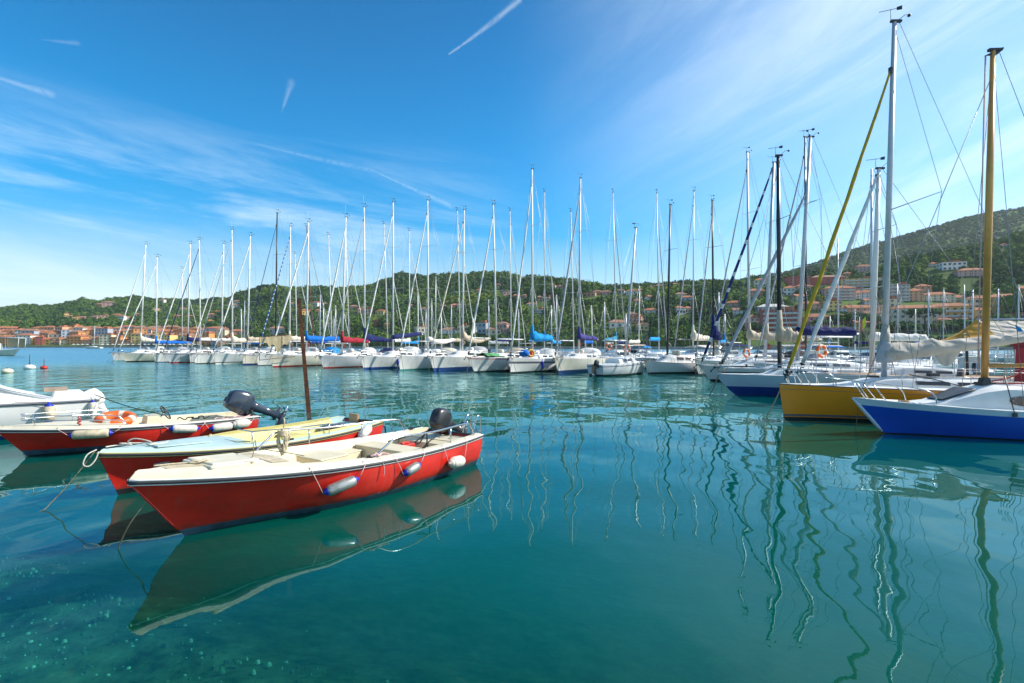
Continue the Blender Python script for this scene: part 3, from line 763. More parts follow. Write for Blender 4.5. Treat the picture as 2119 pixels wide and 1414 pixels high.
def pennant(bt, h):
    mb = MB(); z = h.zb + 2.1
    mb.sheet([[(.95, .05 + .0, z + 1.5), (.98, .05, z + 1.45)], [(1.05, .09, z + .9), (1.6, .1, z + .6)], [(.72, .05, z - .1), (1.75, .12, z + .15)]], .008)
    mb.build('pennant', ['cloth_white'], front[983][7])
    g = MB(); rows = []
    for i in range(5):
        t = .20 + .05 * i; rows.append([Vector((h.x(t, h.sheer(t)), h.half(t) * k * .7, h.sheer(t) + .16 + .28 * (1 - k * k))) for k in (-1, -.5, 0, .5, 1)])
    g.sheet(rows, .02); g.build('foredeck_cover', ['cloth_green'], front[983][7])
pennant(front[983][6], front[983][6].h)
bt = front[1057][6]
for k, (m_, lab, dx, dy, typ) in enumerate((('tank_red', 'red upright canister on the deck of the yacht with the vivid blue sail cover', 2.9, -.5, 0), ('tank_yellow', 'yellow hoop float leaning by the red canister on the white yacht', 2.55, -.75, 1), ('tank_blue', 'round blue bundle lashed on the deck left of the yellow hoop float', 2.0, -.35, 2))):
    w = bt.W((dx, dy, bt.h.sheer(.25) + .12)); mb = MB()
    if typ == 0: mb.lathe([(.02, 0), (.19, .01), (.2, .05), (.2, .62), (.17, .68), (.17, .72), (.03, .73)], (0, 0, 0), (0, 0, 1), 14)
    elif typ == 1: mb.torus((0, 0, .36), .28, .09, (.5, -1, .2), 18, 8)
    else: mb.ell((0, 0, .35), (.45, .42, .34), 0, 12, 8)
    o = mb.build(('fuel_canister', 'hoop_float', 'lashed_bundle')[typ], [m_ if typ != 2 else 'cloth_blue'], None); o.location = w
    tag(o, lab, ('canister', 'float', 'bundle')[typ])

# ------------------------------------------------------------------ right of the row: small boats between the two moorings
rt, bt20, _ = yacht('small white sailing boat lying stern-on with dark outboard and orange life ring', X_of(1330, 44), 44, R(232), 6.6, 2.35, 1.05, .85, .6, 1316, (1316, 472.6), mast_m='mast_alu', hull=('hull_white', 'boot_black', 'boot_black', 'navy_paint'), bands=[0, 3, 0, 0, 0, 0, 1, 1, 1, 1], fr=(1, .86, .79, .6, .4, .2),
      cabin=(.25, .68, .45), cover=None, boom_m='mast_white', jib=None, J=2.3, spreaders=(.5,), anchor=False, rope=False, group=None)
outboard(rt, (6.72, .35, .78), 8, 0, 'engine_black', .95)
rb_ = MB(); rb_.box((6.62, -.1, .15), (.06, .32, 1.4)); rb_.build('rudder', ['deck_teak'], rt)
yacht('plump white sloop with black mast and brown-tinted cabin windows, nose to the left', *(lambda Y: (X_of(1341, Y), Y))(43.2), R(58), 7.6, 2.75, 1.12, .95, .5, 1381, (1387, 424), mast_m='mast_black', cabin=(.22, .72, .62), glass='glass_brown', cover=None, boom_m='mast_black', toe='deck_teak', sag=.12, spreaders=(.38, .7))
yacht('white yacht with black mast and navy sail bundled upright against it', *(lambda Y: (X_of(1446, Y), Y))(41.0), R(47), 9, 2.9, 1.25, 1.0, .7, 1477, (1473.7, 415), mast_m='mast_black', cover=('cloth_navy', 1.5, .3, .28), boom_len=1.3, jib='cloth_grey', jib_r=.05)

# ------------------------------------------------------------------ right-hand mooring: bows to the left
YB = dict(detail=2)
yacht('white yacht with navy furled jib wound in white line and dark brown awning', 13.4, 34.6, R(80), 10.5, 3.3, 1.05, .95, .85, 1583, (1601.5, 337), mast_m='mast_alu', jib='sail_navy_striped', jib_r=.09, cover=('cloth_beige', .55, .3), hood='cloth_brown', jib_top=.99, mast_r=.095)
yacht('white yacht with grey furled jib, black sheer line and navy boom cover', X_of(1519, 28.4), 28.4, R(86), 11.5, 3.4, 1.14, 1.0, .95, 1650, (1677, 284), mast_m='mast_alu', jib='cloth_grey', jib_r=.10, jib_top=.76, cover=('cloth_navy', .42, .36, .24), hull=('hull_white', 'boot_black', 'boot_black', 'stripe_grey'), bands=[0, 3, 0, 0, 0, 0, 1, 1, 1, 1], fr=(1, .82, .74, .55, .35, .2), boom_len=3.6, mast_r=.085, boom_z=1.5)
yacht('low white sloop with broad blue underwater paint and black mast beside the yellow yacht', X_of(1519, 24.9), 24.9, R(92), 8.2, 2.6, 1.0, .88, .95, 1613.5, (1610, 323), mast_m='mast_black', mast_r=.078, hull=('hull_pale_blue', 'boot_blue', 'boot_blue'), zabs=(.42, .2), cover=('cloth_beige', .9, .3, .22), boom_len=1.1, pulpit=False, anchor=False, jib=None, cabin=(.28, .66, .36), rope=False)
yacht('white yacht with tan teak deck and pale furled jib, behind the yellow yacht', X_of(1672, 20.8), 20.8, R(92), 9.5, 3.0, 1.28, 1.12, .5, 1803, (1818.5, 350), mast_m='mast_white', jib='cloth_white', jib_r=.085, deck='deck_teak', cover=None, cabin=(.3, .62, .3), jib_top=.985, boom=False, mast_r=.075, rope=False)
rt5, bt5, in5 = yacht('mustard yellow sloop with grey mast and yellow furled jib', X_of(1622, 16.7), 16.7, R(91), 9.2, 2.9, 1.16, .96, .16, 1829, (1851, 46), mast_m='mast_alu', mast_r=.070, hull=('hull_yellow', 'stripe_grey', 'hull_yellow', 'boot_black', 'stripe_grey'),
      fr=(1, .965, .83, .815, .5, .25), zabs=(.17, .10, .075, .02), bands=[4, 0, 1, 0, 0, 0, 1, 2, 3, 3, 3, 3], jib='cloth_dirty_yellow', jib_r=.058, jib_top=.885, cover=('cloth_silver', .58, .20, .27, .02), boom_len=5.6, boom_rise=.85, boom_z=.58, cabin=(.2, .72, .26), cabin_m='deck_white', hatch=False, wire_r=.009, tw=.8, spreaders=(.47,), sweep=.85, anchor=False, rope=False, toe=None, vane=True)
rt6, bt6, in6 = yacht('royal blue sailing boat with white topsides strip and golden mast, nearest at the right edge', X_of(1830, 13.95), 13.95, R(93), 7.4, 2.4, .96, .72, .82, 2037, (2055, 106), mast_m='mast_gold', mast_r=.067, hull=('hull_blue', 'hull_pale_blue', 'boot_black'), fr=(1, .80, .79, .6, .35, .15), zabs=(.08, .03),
      bands=[1, 0, 0, 0, 0, 0, 0, 2, 2, 2], jib=None, cover=None, boom=True, boom_m='mast_gold', boom_z=.52, boom_len=3.6, cabin=(.22, .98, .56), hatch=False, wire_r=.009, pulpit=False, rails=False, anchor=False, rope=False, spreaders=(), vane=False, toe='deck_white', sag=.06)

# fenders and life rings hung between the white yachts of the front row
def row_fender(px, t, m_, label):
    b = front[px][6]; h = b.h; p = b.W(h.pt(t, .62, -1) + Vector((0, -.13, 0)))
    root = thing('boat_fender', label, 'fender', p, 0, 'fenders along the white yacht row')
    mb = MB(); mb.lathe([(.04, -.36), (.10, -.32), (.12, -.22), (.12, .22), (.10, .32), (.04, .38)], (0, 0, 0), (0, 0, 1), 10); mb.build('fender_body', [m_], root)
    e = b.W(h.edge(t, -1, .05, .1)) - p; mb = MB(); mb.tube([(0, 0, .36), e * .6 + b.n * .03, e], .012, 4); mb.build('fender_rope', ['rope_white'], root)
for px, t, m_, lab in ((446, .32, 'vinyl_blue', 'blue fender on the white yacht with double black waterline stripe'), (689, .36, 'vinyl_white', 'white fender on the yacht with dark furled jib and navy cover'), (753, .34, 'vinyl_blue', 'blue fender on the yacht with the tilted white boom'), (828, .36, 'vinyl_white', 'white fender on the yacht with the loose sagging white sail'), (983, .38, 'vinyl_white', 'white fender below the red stripe of the yacht with green foredeck cover'), (1057, .36, 'vinyl_blue', 'blue fender on the large yacht with the vivid blue sail cover')):
    row_fender(px, t, m_, lab)
# ------------------------------------------------------------------ details of the two near sailing boats
def steel_pulpit(bt, root, rise, back, t_posts, t_back):
    h = bt.h; mb = MB(); top = []
    for side in (-1, 1):
        for t, dx in t_posts:
            q = h.edge(t, side, .07, 0.01); w = q + Vector((-dx, side * .02, rise)); mb.tube([q, w], .015, 8)
    pl = [h.edge(t_back, -1, .06, .01), h.edge(t_back, -1, .07, 0) + Vector((-.28, 0, rise * .8)), h.edge(t_posts[-1][0], -1, .07, 0) + Vector((-t_posts[-1][1] - .1, 0, rise)), Vector((-.62, -.13, h.zb + rise + .02)), Vector((-.70, 0, h.zb + rise + .02))]
    mb.tube(smooth_path(pl + [Vector((p.x, -p.y, p.z)) for p in pl[-2::-1]], 5), .017, 8)
    return mb.build('pulpit', ['steel'], root)
steel_pulpit(bt6, rt6, .52, 0, ((.10, .42), (.05, .38)), .24)
h6 = bt6.h
# white stem and dark fore hatch, oval port, mast step
mb = MB(); mb.tube([Vector((h6.x(0, z) - .012, 0, z)) for z in (.96, .7, .45, .2, .06)], [.03, .045, .05, .045, .03], 8); mb.build('stem_band', ['hull_pale_blue'], rt6)
def port6(t0, t1, side):
    g = []
    for i in range(13):
        a = math.pi * 2 * i / 12; t = (t0 + t1) / 2 + (t1 - t0) / 2 * math.copysign(abs(math.cos(a)) ** .6, math.cos(a)); v = .40 + .24 * math.copysign(abs(math.sin(a)) ** .7, math.sin(a))
        wv = h6.half(min(t, .62)) * .66; z0 = h6.sheer(t) + .02
        g.append(Vector((h6.x(t, h6.sheer(t)), side * (wv * (1 - .11 * v / 1) + .004), z0 + .58 * v)))
    mb = MB(); c = sum(g[:12], Vector()) / 12; out = Vector((0, side * .012, .002))
    mb.add([p for p in g[:12]] + [p + out for p in g[:12]], [tuple(range(12, 24)), tuple(range(11, -1, -1))] + [(k, (k + 1) % 12, 12 + (k + 1) % 12, 12 + k) for k in range(12)], 0, False)
    for k in range(12): mb.ell(tuple(c + (g[k] - c) * .88 + out * 1.2), (.012, .006, .012), 1, 6, 4)
    mb.build('oval_window', ['glass_brown', 'steel'], rt6)
port6(.47, .66, -1); port6(.47, .66, 1)
def cab6(t, k):
    rise = sst(.22, .22 + .76 * .35, t); hh = .56 * rise * (1 - .15 * sst(.8 * .98, .98, t)) + .02
    return Vector((h6.x(t, h6.sheer(t)), k * h6.half(min(t, .62)) * .66, h6.sheer(t) + .02 + hh * (1.09 - .09 * k * k)))
g = [[cab6(t, k) + Vector((-.012, 0, .02)) for k in (-.55, -.2, .2, .55)] for t in (.29, .325, .36, .395)]
mb = MB(); mb.sheet(g, .03); fh = mb.build('fore_hatch', ['solar'], rt6)
mb = MB(); mb.tube([g[0][0], g[0][-1], g[-1][-1], g[-1][0], g[0][0]], .016, 6); mb.build('hatch_frame', ['dark_metal'], fh)
mb = MB(); fl = in6['fl']; mb.box(fl + Vector((0, 0, .03)), (.34, .28, .08)); mb.box(fl + Vector((0, 0, .12)), (.2, .2, .14), 0, taper=.8); mb.build('mast_step', ['dark_metal'], rt6)
mb = MB()
for k, x in enumerate((.45, .52, .62, .70)): mb.tube([fl + Vector((x, -.05, -.05)), fl + Vector((x + .06, -.03, .95))], .012, 5)
mb.tube(smooth_path([fl + Vector((.1, -.1, .1)), fl + Vector((.5, -.2, .22)), fl + Vector((1.0, -.15, .45)), fl + Vector((1.5, -.1, .6))], 4), .02, 6, 1); mb.tube(smooth_path([fl + Vector((.1, .1, .05)), fl + Vector((.6, -.3, .06)), fl + Vector((1.3, -.35, .1)), fl + Vector((2.0, -.2, .1))], 4), .022, 6, 1)
mb.build('halyard', ['rope_white', 'rope_red'], rt6)
mb = MB(); mb.tube([h6.edge(.445, -1, -.01, -.06), cab6(.445, 0) + Vector((0, -.75, .28))], .012, 6); mb.box(h6.edge(.445, -1, -.02, -.07), (.1, .03, .1)); mb.build('chain_plate', ['dark_metal'], rt6)
tl = in6['tl']; mb = MB(); mb.add([tl + Vector(p) for p in ((-.22, -.03, -.12), (.24, -.03, .09), (.26, -.03, .05), (.10, -.03, -.10), (-.22, .03, -.12), (.24, .03, .09), (.26, .03, .05), (.10, .03, -.10))], [(0, 1, 2, 3), (7, 6, 5, 4), (0, 4, 5, 1), (1, 5, 6, 2), (2, 6, 7, 3), (3, 7, 4, 0)], 0, False)
mb.tube([tl + Vector((-.2, 0, -.12)), fl + Vector((-.17, 0, .4))], .016, 6, 1); mb.tube([tl + Vector((-.16, .03, -.12)), fl + Vector((-.15, .03, .4))], .012, 6, 1)
mb.build('masthead_crane', ['dark_metal', 'rope_pink'], rt6)
mb = MB(); mb.tube([h6.edge(.14, -1, .1, .03), h6.edge(.17, -1, .18, .02), h6.edge(.2, -1, .1, .03)], .02, 6); mb.torus(h6.edge(.16, -1, .22, .05), .11, .02, (0, 0, 1), 14, 6, 1); mb.build('deck_cleat', ['steel', 'cloth_tan'], rt6)

# yellow sloop
h5 = bt5.h
steel_pulpit(bt5, rt5, .5, 0, ((.095, .30), (.035, .22)), .17)
mb = MB()
for a in ((.35, -.25), (.35, .25), (.42, -.28)): mb.tube(smooth_path([Vector((9.2 * a[0], a[1], 1.42)), Vector((9.2 * a[0] + .7, a[1] * 1.6, 1.38)), Vector((9.2 * a[0] + 1.5, a[1] * 1.2, 1.45))], 4), .014, 5)
mb.tube(smooth_path([Vector((3.9, -.4, 1.47)), Vector((4.4, -.7, 1.35)), Vector((5.1, -.9, 1.15)), Vector((5.6, -1.1, 1.1))], 5), .018, 5, 1)
mb.build('deck_lines', ['rope_white', 'rope_black'], rt5)
mb = MB(); mb.box((4.6, -.45, 1.47), (.30, .16, .10)); mb.box((2.7, -.5, 1.42), (.26, .2, .06)); mb.build('deck_winch', ['dark_metal'], rt5)
# hanging bight of the mainsail under the boom
fl5 = in5['fl']; mb = MB(); g = []
for i in range(9):
    f_ = i / 8; x = fl5.x + 1.6 + .85 * f_; dep = .52 * math.sin(math.pi * f_) ** .8 * (1 - .25 * f_)
    g.append([Vector((x, -.1 + .02 * k, fl5.z + .58 + .85 * (x - fl5.x) / 5.6 - .06 - dep * k / 4)) for k in range(5)])
mb.sheet(g, .014); mb.build('sail_bight', ['cloth_silver'], rt5)
mb = MB(); mb.lathe([(.23, -.02), (.24, .1), (.20, .25), (.21, .55), (.12, .7)], fl5 + Vector((0.02, 0, .50)), (0, 0, 1), 14); mb.build('mast_collar', ['cloth_grey'], rt5)

# ------------------------------------------------------------------ the four near boats at the left
def bvl(o, w=.01):
    b = o.modifiers.new('b', 'BEVEL'); b.width = w; b.segments = 2; b.limit_method = 'ANGLE'
G_F = 'fenders hung on the red boats'

# nearest: red open boat, cream deck
b1 = Boat(Hull(5.80, 2.0, .815, .58, .60, depth=.32, tw=.80, sm=.6, p=2.3, tr=.05, vee=.85, full=.5, sag=.03), -4.12, 6.45, R(33.2))
r1, w1, zc1 = open_boat(b1, 'nearest red open motorboat with cream deck and black outboard', ['hull_red', 'antifoul', 'boot_black'], 'deck_cream', 'liner_cream', lambda t: .035 + .085 * (1 - sst(.05, .8, t)), .31, .91, .15, .22, bands=[0] * 6 + [1, 2, 2, 2])
h1 = b1.h
thwart(r1, h1, w1, .43, .53, .60, .22, 'liner_cream', 'seat', -.1, .8)
thwart(r1, h1, w1, .67, .75, .54, .22, 'liner_cream', 'seat')
thwart(r1, h1, w1, .54, .66, .48, .22, 'liner_cream', 'side_bench', .62, 1.)
thwart(r1, h1, w1, .85, .905, .50, .22, 'liner_cream', 'stern_locker')
mb = MB(); mb.box((h1.x(.20, .9), 0, zc1(.2) + .05), (.62, .66, .05), 0, ry=.07); mb.box((h1.x(.20, .9), 0, zc1(.2) + .03), (.70, .74, .04), 0, ry=.07); o = mb.build('bow_hatch', ['deck_cream'], r1); bvl(o, .02)
outboard(r1, Vector((5.72, .10, .66)), 62, R(8), 'engine_black', 1.05)
def e1(t, s, ins=.09, dz=0.): return Vector((h1.x(t, h1.sheer(t)), s * (h1.half(t) - ins), zc1(t) + dz))
for s in (-1, 1):
    t0, t1 = (.50, .965) if s < 0 else (.34, .90)
    hh = .27
    pts = smooth_path([e1(t0, s), e1(t0 + .035, s, dz=hh * .55), e1(t0 + .085, s, dz=hh), e1((t0 + t1) / 2, s, dz=hh), e1(t1 - .05, s, dz=hh), e1(t1 - .015, s, dz=hh * .6), e1(t1, s)], 5)
    ps = [((e1(t, s)), e1(t, s, dz=hh)) for t in ((.82,) if s < 0 else (.52, .72))]
    rail(r1, b1, pts, .016, ps)
mb = MB()
for t0, t1, k0, k1 in ((.06, .15, -.55, .55), (.255, .295, -.8, .8)):
    mb.sheet([[Vector((h1.x(t, h1.sheer(t)), k * h1.half(t) * .8, zc1(t) + .05 * min(1, h1.half(t)) * (1 - (k * .8) ** 2) + .004)) for k in [k0 + (k1 - k0) * i / 6 for i in range(7)]] for t in (t0, (t0 + t1) / 2, t1)], .005)
mb.build('anti_slip_panel', ['vinyl_dirty'], r1)
mb = MB(); mb.tube(smooth_path([Vector((5.55, .12, .80)), Vector((5.35, .3, .62)), Vector((5.1, .5, .55)), Vector((4.6, .62, .5))], 5), .014, 6); mb.tube(smooth_path([Vector((5.55, .06, .78)), Vector((5.3, .0, .55)), Vector((5.0, -.1, .5)), Vector((4.7, -.2, .16))], 5), .011, 6)
mb.build('control_cable', ['rope_black'], r1)
mb = MB(); mb.box((4.68, .25, .37), (.34, .24, .22), 0); mb.box((4.68, .25, .50), (.2, .05, .04), 0); mb.lathe([(.03, 0), (.03, .03)], (4.58, .2, .48), (0, 0, 1), 8); bvl(mb.build('fuel_tank', ['tank_red'], r1), .02)
mb = MB(); q = e1(.99, -1, .16)        # stern ladder, folded up
for y in (0, .26): mb.tube(smooth_path([q + Vector((-.05, y, .0)), q + Vector((.05, y, .30)), q + Vector((.20, y, .30)), q + Vector((.21, y, -.2)), q + Vector((.17, y, -.42))], 4), .013, 6)
for z in (.2, .02, -.16, -.34): mb.tube([q + Vector((.205, 0, z)), q + Vector((.205, .26, z))], .011, 6)
mb.build('boarding_ladder', ['steel'], r1)
mb = MB()
for t, s in ((.07, 1), (.49, -1), (.93, 1)): mb.box(e1(t, s, .1, .03), (.16, .03, .03)); mb.box(e1(t, s, .1, .015), (.05, .04, .03))
mb.build('deck_cleat', ['dark_metal'], r1)
mb = MB(); mb.tube([h1.x(0, z) * Vector((1, 0, 0)) + Vector((-.006, 0, z)) for z in (.75, .6, .4, .2, .1)], .014, 6); mb.build('stem_band', ['hull_red'], r1)
fender(b1, 706, 1006, .50, .082, 'vinyl_silver', 'vinyl_blue', 'long scuffed silver fender with blue ends, lowest on the nearest red boat', .22, ropes=((.46, 0), (.505, 1)), group=G_F)
fender(b1, 853, 972, .36, .078, 'vinyl_silver', 'vinyl_blue', 'short silver fender with blue end hung mid-way along the nearest red boat', .24, ropes=((.60, 0), (.80, 1)), group=G_F)
fender(b1, 945, 956, .44, .105, 'vinyl_white', None, 'plain off-white oval fender by the stern of the nearest red boat', -.06, ropes=((.82, 0), (.955, 1)), group=G_F)
# coil of rope hung over the far rail, and loose line on the foredeck
w0 = b1.W(e1(.42, 1, .16, .16)); cr = MB()
for k in range(11):
    rr = .05 + .012 * (k % 4); ph = k * .9
    pts = [(rr * math.cos(a) * (1.1 if math.sin(a) > 0 else .8) + .010 * math.sin(ph + 3 * a), .03 * math.sin(k) + .03 * math.cos(a + ph), .19 * math.sin(a) - .05 + .02 * math.sin(ph)) for a in [2 * math.pi * i / 18 for i in range(19)]]
    cr.tube(pts, .011, 6)
for k in range(4): cr.torus((0, 0, .06 + .02 * k), .075, .011, (.1, .2, 1), 14, 5)
cr.tube(smooth_path([(0, 0, .1), (.02, .02, .24), (.0, .04, .34)], 4), .012, 6)
o = cr.build('rope_coil', ['rope']); o.location = w0; tag(o, 'hank of pale rope hung from the far rail of the nearest red boat', 'rope')
def loose_rope(name, label, pts, r, m, n=5):
    mb = MB(); mb.tube(smooth_path(pts, n), r, 6); o = mb.build(name, [m]); tag(o, label, 'rope'); return o
fd = lambda t, k, dz=.02: b1.W(Vector((h1.x(t, h1.sheer(t)), k * h1.half(t), zc1(t) + .05 * min(1, h1.half(t)) * (1 - k * k) + dz)))
loose_rope('loose_rope', 'thin tangled line lying on the cream foredeck of the nearest red boat', [fd(.05, .5), fd(.09, .2), fd(.13, -.1), fd(.12, -.3, .04), fd(.145, -.2, .06), fd(.14, .05, .03), fd(.115, -.05, .05), fd(.15, -.3, .03), fd(.19, -.45), fd(.22, -.6)], .010, 'rope')
loose_rope('loose_rope', 'wire-like loop of line standing up on the bow hatch of the nearest red boat', [fd(.20, -.6), fd(.235, -.3, .06), fd(.25, -.1, .2), fd(.27, .1, .22), fd(.29, .3, .1), fd(.31, .1, .06), fd(.32, -.3, .06), fd(.34, -.55, .04)], .006, 'rope_green')
loose_rope('black_strap', 'black looped strap hanging from the near rail of the nearest red boat', [b1.W(e1(.70, -1, .09, .28)), b1.W(e1(.68, -1, .12, .20)), b1.W(e1(.655, -1, .12, .14)), b1.W(e1(.67, -1, .10, .12)), b1.W(e1(.70, -1, .10, .27)), b1.W(e1(.705, -1, .12, .05)), b1.W(e1(.69, -1, .14, .0)), b1.W(e1(.715, -1, .12, .1))], .013, 'rope_black')
loose_rope('rope_end', 'short pinkish rope end dangling from the rail tie point of the nearest red boat', [b1.W(e1(.505, -1, .06, .05)), b1.W(h1.edge(.51, -1, -.03, -.02)), b1.W(h1.edge(.512, -1, -.045, -.14)), b1.W(h1.edge(.511, -1, -.03, -.22))], .007, 'rope_pink')
loose_rope('rope_knot', 'red and white knotted lashing at the foot of the near rail', [b1.W(e1(.485, -1, .08, .03)), b1.W(e1(.495, -1, .05, .05)), b1.W(e1(.505, -1, .1, .06)), b1.W(e1(.51, -1, .06, .03)), b1.W(e1(.525, -1, .1, .05)), b1.W(e1(.54, -1, .04, .03))], .016, 'rope_pink')
loose_rope('bow_line', 'thin line running from the nearest red stem down into the water', [b1.W((h1.x(0, .55) - .01, 0, .55)), P3(268, 1085, 6.0), P3(244, 1135, 6.05), Vector((X_of(236, 6.06), 6.06, -.15))], .007, 'rope_green')

# middle: red boat with pale blue deck and olive interior
b2 = Boat(Hull(5.25, 1.9, .70, .60, .27, depth=.32, tw=.80, sm=.6, p=2.3, tr=.05, vee=.85, full=.5, sag=.09), -6.32, 8.22, R(32.0))
r2, w2, zc2 = open_boat(b2, 'middle red boat with pale blue foredeck and olive yellow interior', ['hull_red', 'boot_black', 'boot_black'], 'deck_pale_blue', 'liner_olive', lambda t: .03 + .045 * (1 - sst(.1, .8, t)), .40, .93, .20, .12, rubm=('rubber', 'liner_olive'), bands=[0] * 6 + [1, 2, 2, 2])
h2 = b2.h
def e2(t, s, ins=.09, dz=0.): return Vector((h2.x(t, h2.sheer(t)), s * (h2.half(t) - ins), zc2(t) + dz))
thwart(r2, h2, w2, .66, .73, .44, .12, 'liner_olive', 'seat'); thwart(r2, h2, w2, .50, .66, .36, .12, 'liner_olive', 'side_bench', .55, 1.); thwart(r2, h2, w2, .86, .92, .5, .12, 'deck_pale_blue', 'stern_locker')
mb = MB()                                   # curved olive coaming round the cockpit
for s in (-1, 1):
    ts = [.36 + .56 * i / 14 for i in range(15)]
    g = [[e2(t, s, .19, -.01), e2(t, s, .20, .05 * sst(.34, .5, t) + .005)] for t in ts]; mb.sheet(g, .03)
g = [[Vector((h2.x(.40 - .05 * (1 - k * k), .8), k * (w2(.40) + .01), zc2(.4) + .0)), Vector((h2.x(.40 - .05 * (1 - k * k), .8), k * (w2(.40) + .01), zc2(.4) + .045))] for k in (-1, -.7, -.35, 0, .35, .7, 1)]; mb.sheet(g, .03)
mb.build('coaming', ['liner_olive'], r2)
g = [[Vector((h2.x(t, .8), k * .2 - .15, zc2(t) + .05 * min(1, h2.half(t)) + .012)) for k in (-1, 0, 1)] for t in (.14, .18, .24, .30)]; mb = MB(); mb.sheet(g, .025); mb.build('deck_pad', ['deck_pale_blue'], r2)
mb = MB(); mb.tube([e2(.39, -1, .1, .22), e2(.55, -1, .1, .22), e2(.70, -1, .1, .2)], .011, 6)
for t in (.39, .52, .70): mb.tube([e2(t, -1, .1), e2(t, -1, .1, .22)], .012, 6)
mb.tube([e2(.39, -1, .1, .22), e2(.39, -.4, .1, .22)], .012, 6); mb.build('hand_rail', ['steel'], r2)
mb = MB(); mb.box(e2(.72, -1, .35, -.03), (.22, .12, .05)); mb.build('oar_rest', ['rope_black'], r2)
mb = MB(); mb.box(e2(.83, -1, .75, -.02), (.5, .24, .09)); bvl(mb.build('battery_box', ['engine_black'], r2), .02)
mb = MB(); mb.box((h2.x(1, .5) - .02, .2, .62), (.05, .3, .22)); mb.build('motor_pad', ['deck_teak'], r2)
mb = MB(); mb.tube([h2.edge(1, -1, .05, -.1), h2.edge(1, -1, .05, -.1) + Vector((.12, 0, -.02)), h2.edge(1, -1, .05, -.35) + Vector((.14, 0, 0))], .018, 6); mb.build('stern_bracket', ['dark_metal'], r2)
mb = MB(); mb.box(e2(.52, -1, .06, .015), (.16, .03, .03)); mb.build('deck_cleat', ['dark_metal'], r2)
fender(b2, 755, 895, .42, .10, 'engine_white', None, 'white fender hung aslant at the stern of the middle red boat', .55, ropes=((.93, 1),), group=G_F, rope='rope_white')
q = lambda t, k, dz=.03: b2.W(Vector((h2.x(t, h2.sheer(t)), k * h2.half(t), zc2(t) + .05 * min(1, h2.half(t)) * (1 - k * k) + dz)))
loose_rope('tangled_rope', 'pale tangled mooring rope heaped on the bow of the pale blue deck', [q(.02, 0), q(.05, .5), q(.08, -.4, .05), q(.06, .3, .06), q(.11, .5, .03), q(.13, -.3, .07), q(.10, .2, .12), q(.09, .5, .05), q(.15, 0, .03), q(.12, -.5, .04), q(.17, -.2, .03), q(.2, .2)], .011, 'rope_white')
loose_rope('rope_loop', 'white rope loop hanging over the stem of the middle red boat', [b2.W((-.01, .02, .77)), b2.W((-.14, -.02, .72)), b2.W((-.20, -.05, .59)), b2.W((-.14, -.08, .55)), b2.W((-.06, -.08, .63)), b2.W((-.01, -.06, .75))], .010, 'rope_white')
wq = Vector((X_of(75, 7.4), 7.4, -.02))
loose_rope('bow_line', 'old brownish mooring line sagging from the middle red bow into the water', [b2.W((-.02, .04, .75)), b2.W((-.02, .04, .75)).lerp(wq, .4) - Vector((0, 0, .07)), b2.W((-.02, .04, .75)).lerp(wq, .75) - Vector((0, 0, .08)), wq, wq + Vector((-.8, -.1, -.2))], .008, 'rope_green')

# left: long red boat with grey-blue outboard
b3 = Boat(Hull(5.0, 1.85, .62, .47, .5, depth=.34, tw=.82, sm=.6, p=2.3, tr=.05, vee=.85, full=.5), -10.5, 11.1, R(44))
r3, w3, zc3 = open_boat(b3, 'left red boat with cream deck, orange life ring and big grey-blue outboard', ['hull_red', 'antifoul', 'boot_black'], 'deck_cream', 'liner_cream', lambda t: .03 + .05 * (1 - sst(.1, .8, t)), .42, .92, .16, .12, bands=[0] * 6 + [1, 2, 2, 2], zabs=(.13, .02))
h3 = b3.h
def e3(t, s, ins=.1, dz=0.): return Vector((h3.x(t, h3.sheer(t)), s * (h3.half(t) - ins), zc3(t) + dz))
thwart(r3, h3, w3, .5, .58, .48, .12, 'liner_cream', 'console', -.35, .35); thwart(r3, h3, w3, .66, .76, .34, .12, 'liner_cream', 'seat'); thwart(r3, h3, w3, .84, .91, .38, .12, 'liner_cream', 'stern_locker')
mb = MB(); c = Vector((h3.x(.60, .5), -.15, .72)); mb.torus(c, .19, .014, (1, .1, .55), 20, 6); mb.tube([c, c - Vector((.2, 0, .15))], .02, 6); 
for a in (0, 2.1, 4.2): mb.tube([c, c + Vector((-.1 * math.sin(a), .19 * math.cos(a), .17 * math.sin(a)))], .009, 5)
mb.build('steering_wheel', ['engine_black'], r3)
mb = MB(); mb.box((h3.x(.55, .5), 0, .56), (.34, .62, .22), 0, taper=.8); mb.build('wheel_stand', ['liner_cream'], r3)
outboard(r3, Vector((5.0, .05, .58)), 60, R(6), 'engine_navy', 1.36)
for s in (-1, 1):
    for dz in (.12, .22):
        pts = smooth_path([e3(.08, s, .08, dz), e3(.2, s, .1, dz), e3(.36, s, .1, dz), e3(.40, s, .1, dz * .8), e3(.425, s, .1, 0)], 4)
        rail(r3, b3, pts, .011, [(e3(t, s, .1, 0), e3(t, s, .1, .22)) for t in (.12, .26)] if dz > .2 else [], name='bow_rail')
mb = MB()
for t in (.93, .96, .985): mb.tube([h3.edge(t, -1, .1, .05), h3.edge(t, -1, .1, .05) + Vector((.25, -.02, -.1))], .012, 6)
mb.build('stern_rail', ['steel'], r3)
fender(b3, 188, 898, .74, .098, 'vinyl_dirty', 'vinyl_blue', 'stained yellowish fender with blue ends below the orange life ring', .0, ropes=((.24, 0), (.43, 1)), group=G_F)
fender(b3, 382, 888, .60, .095, 'vinyl_white', 'vinyl_blue', 'white fender with blue ends, left of two along the left red boat', -.10, ropes=((.62, 0), (.77, 1)), group=G_F)
fender(b3, 460, 885, .55, .10, 'vinyl_white', 'vinyl_blue', 'white fender with blue ends, right of two along the left red boat', .03, ropes=((.80, 0), (.93, 1)), group=G_F)
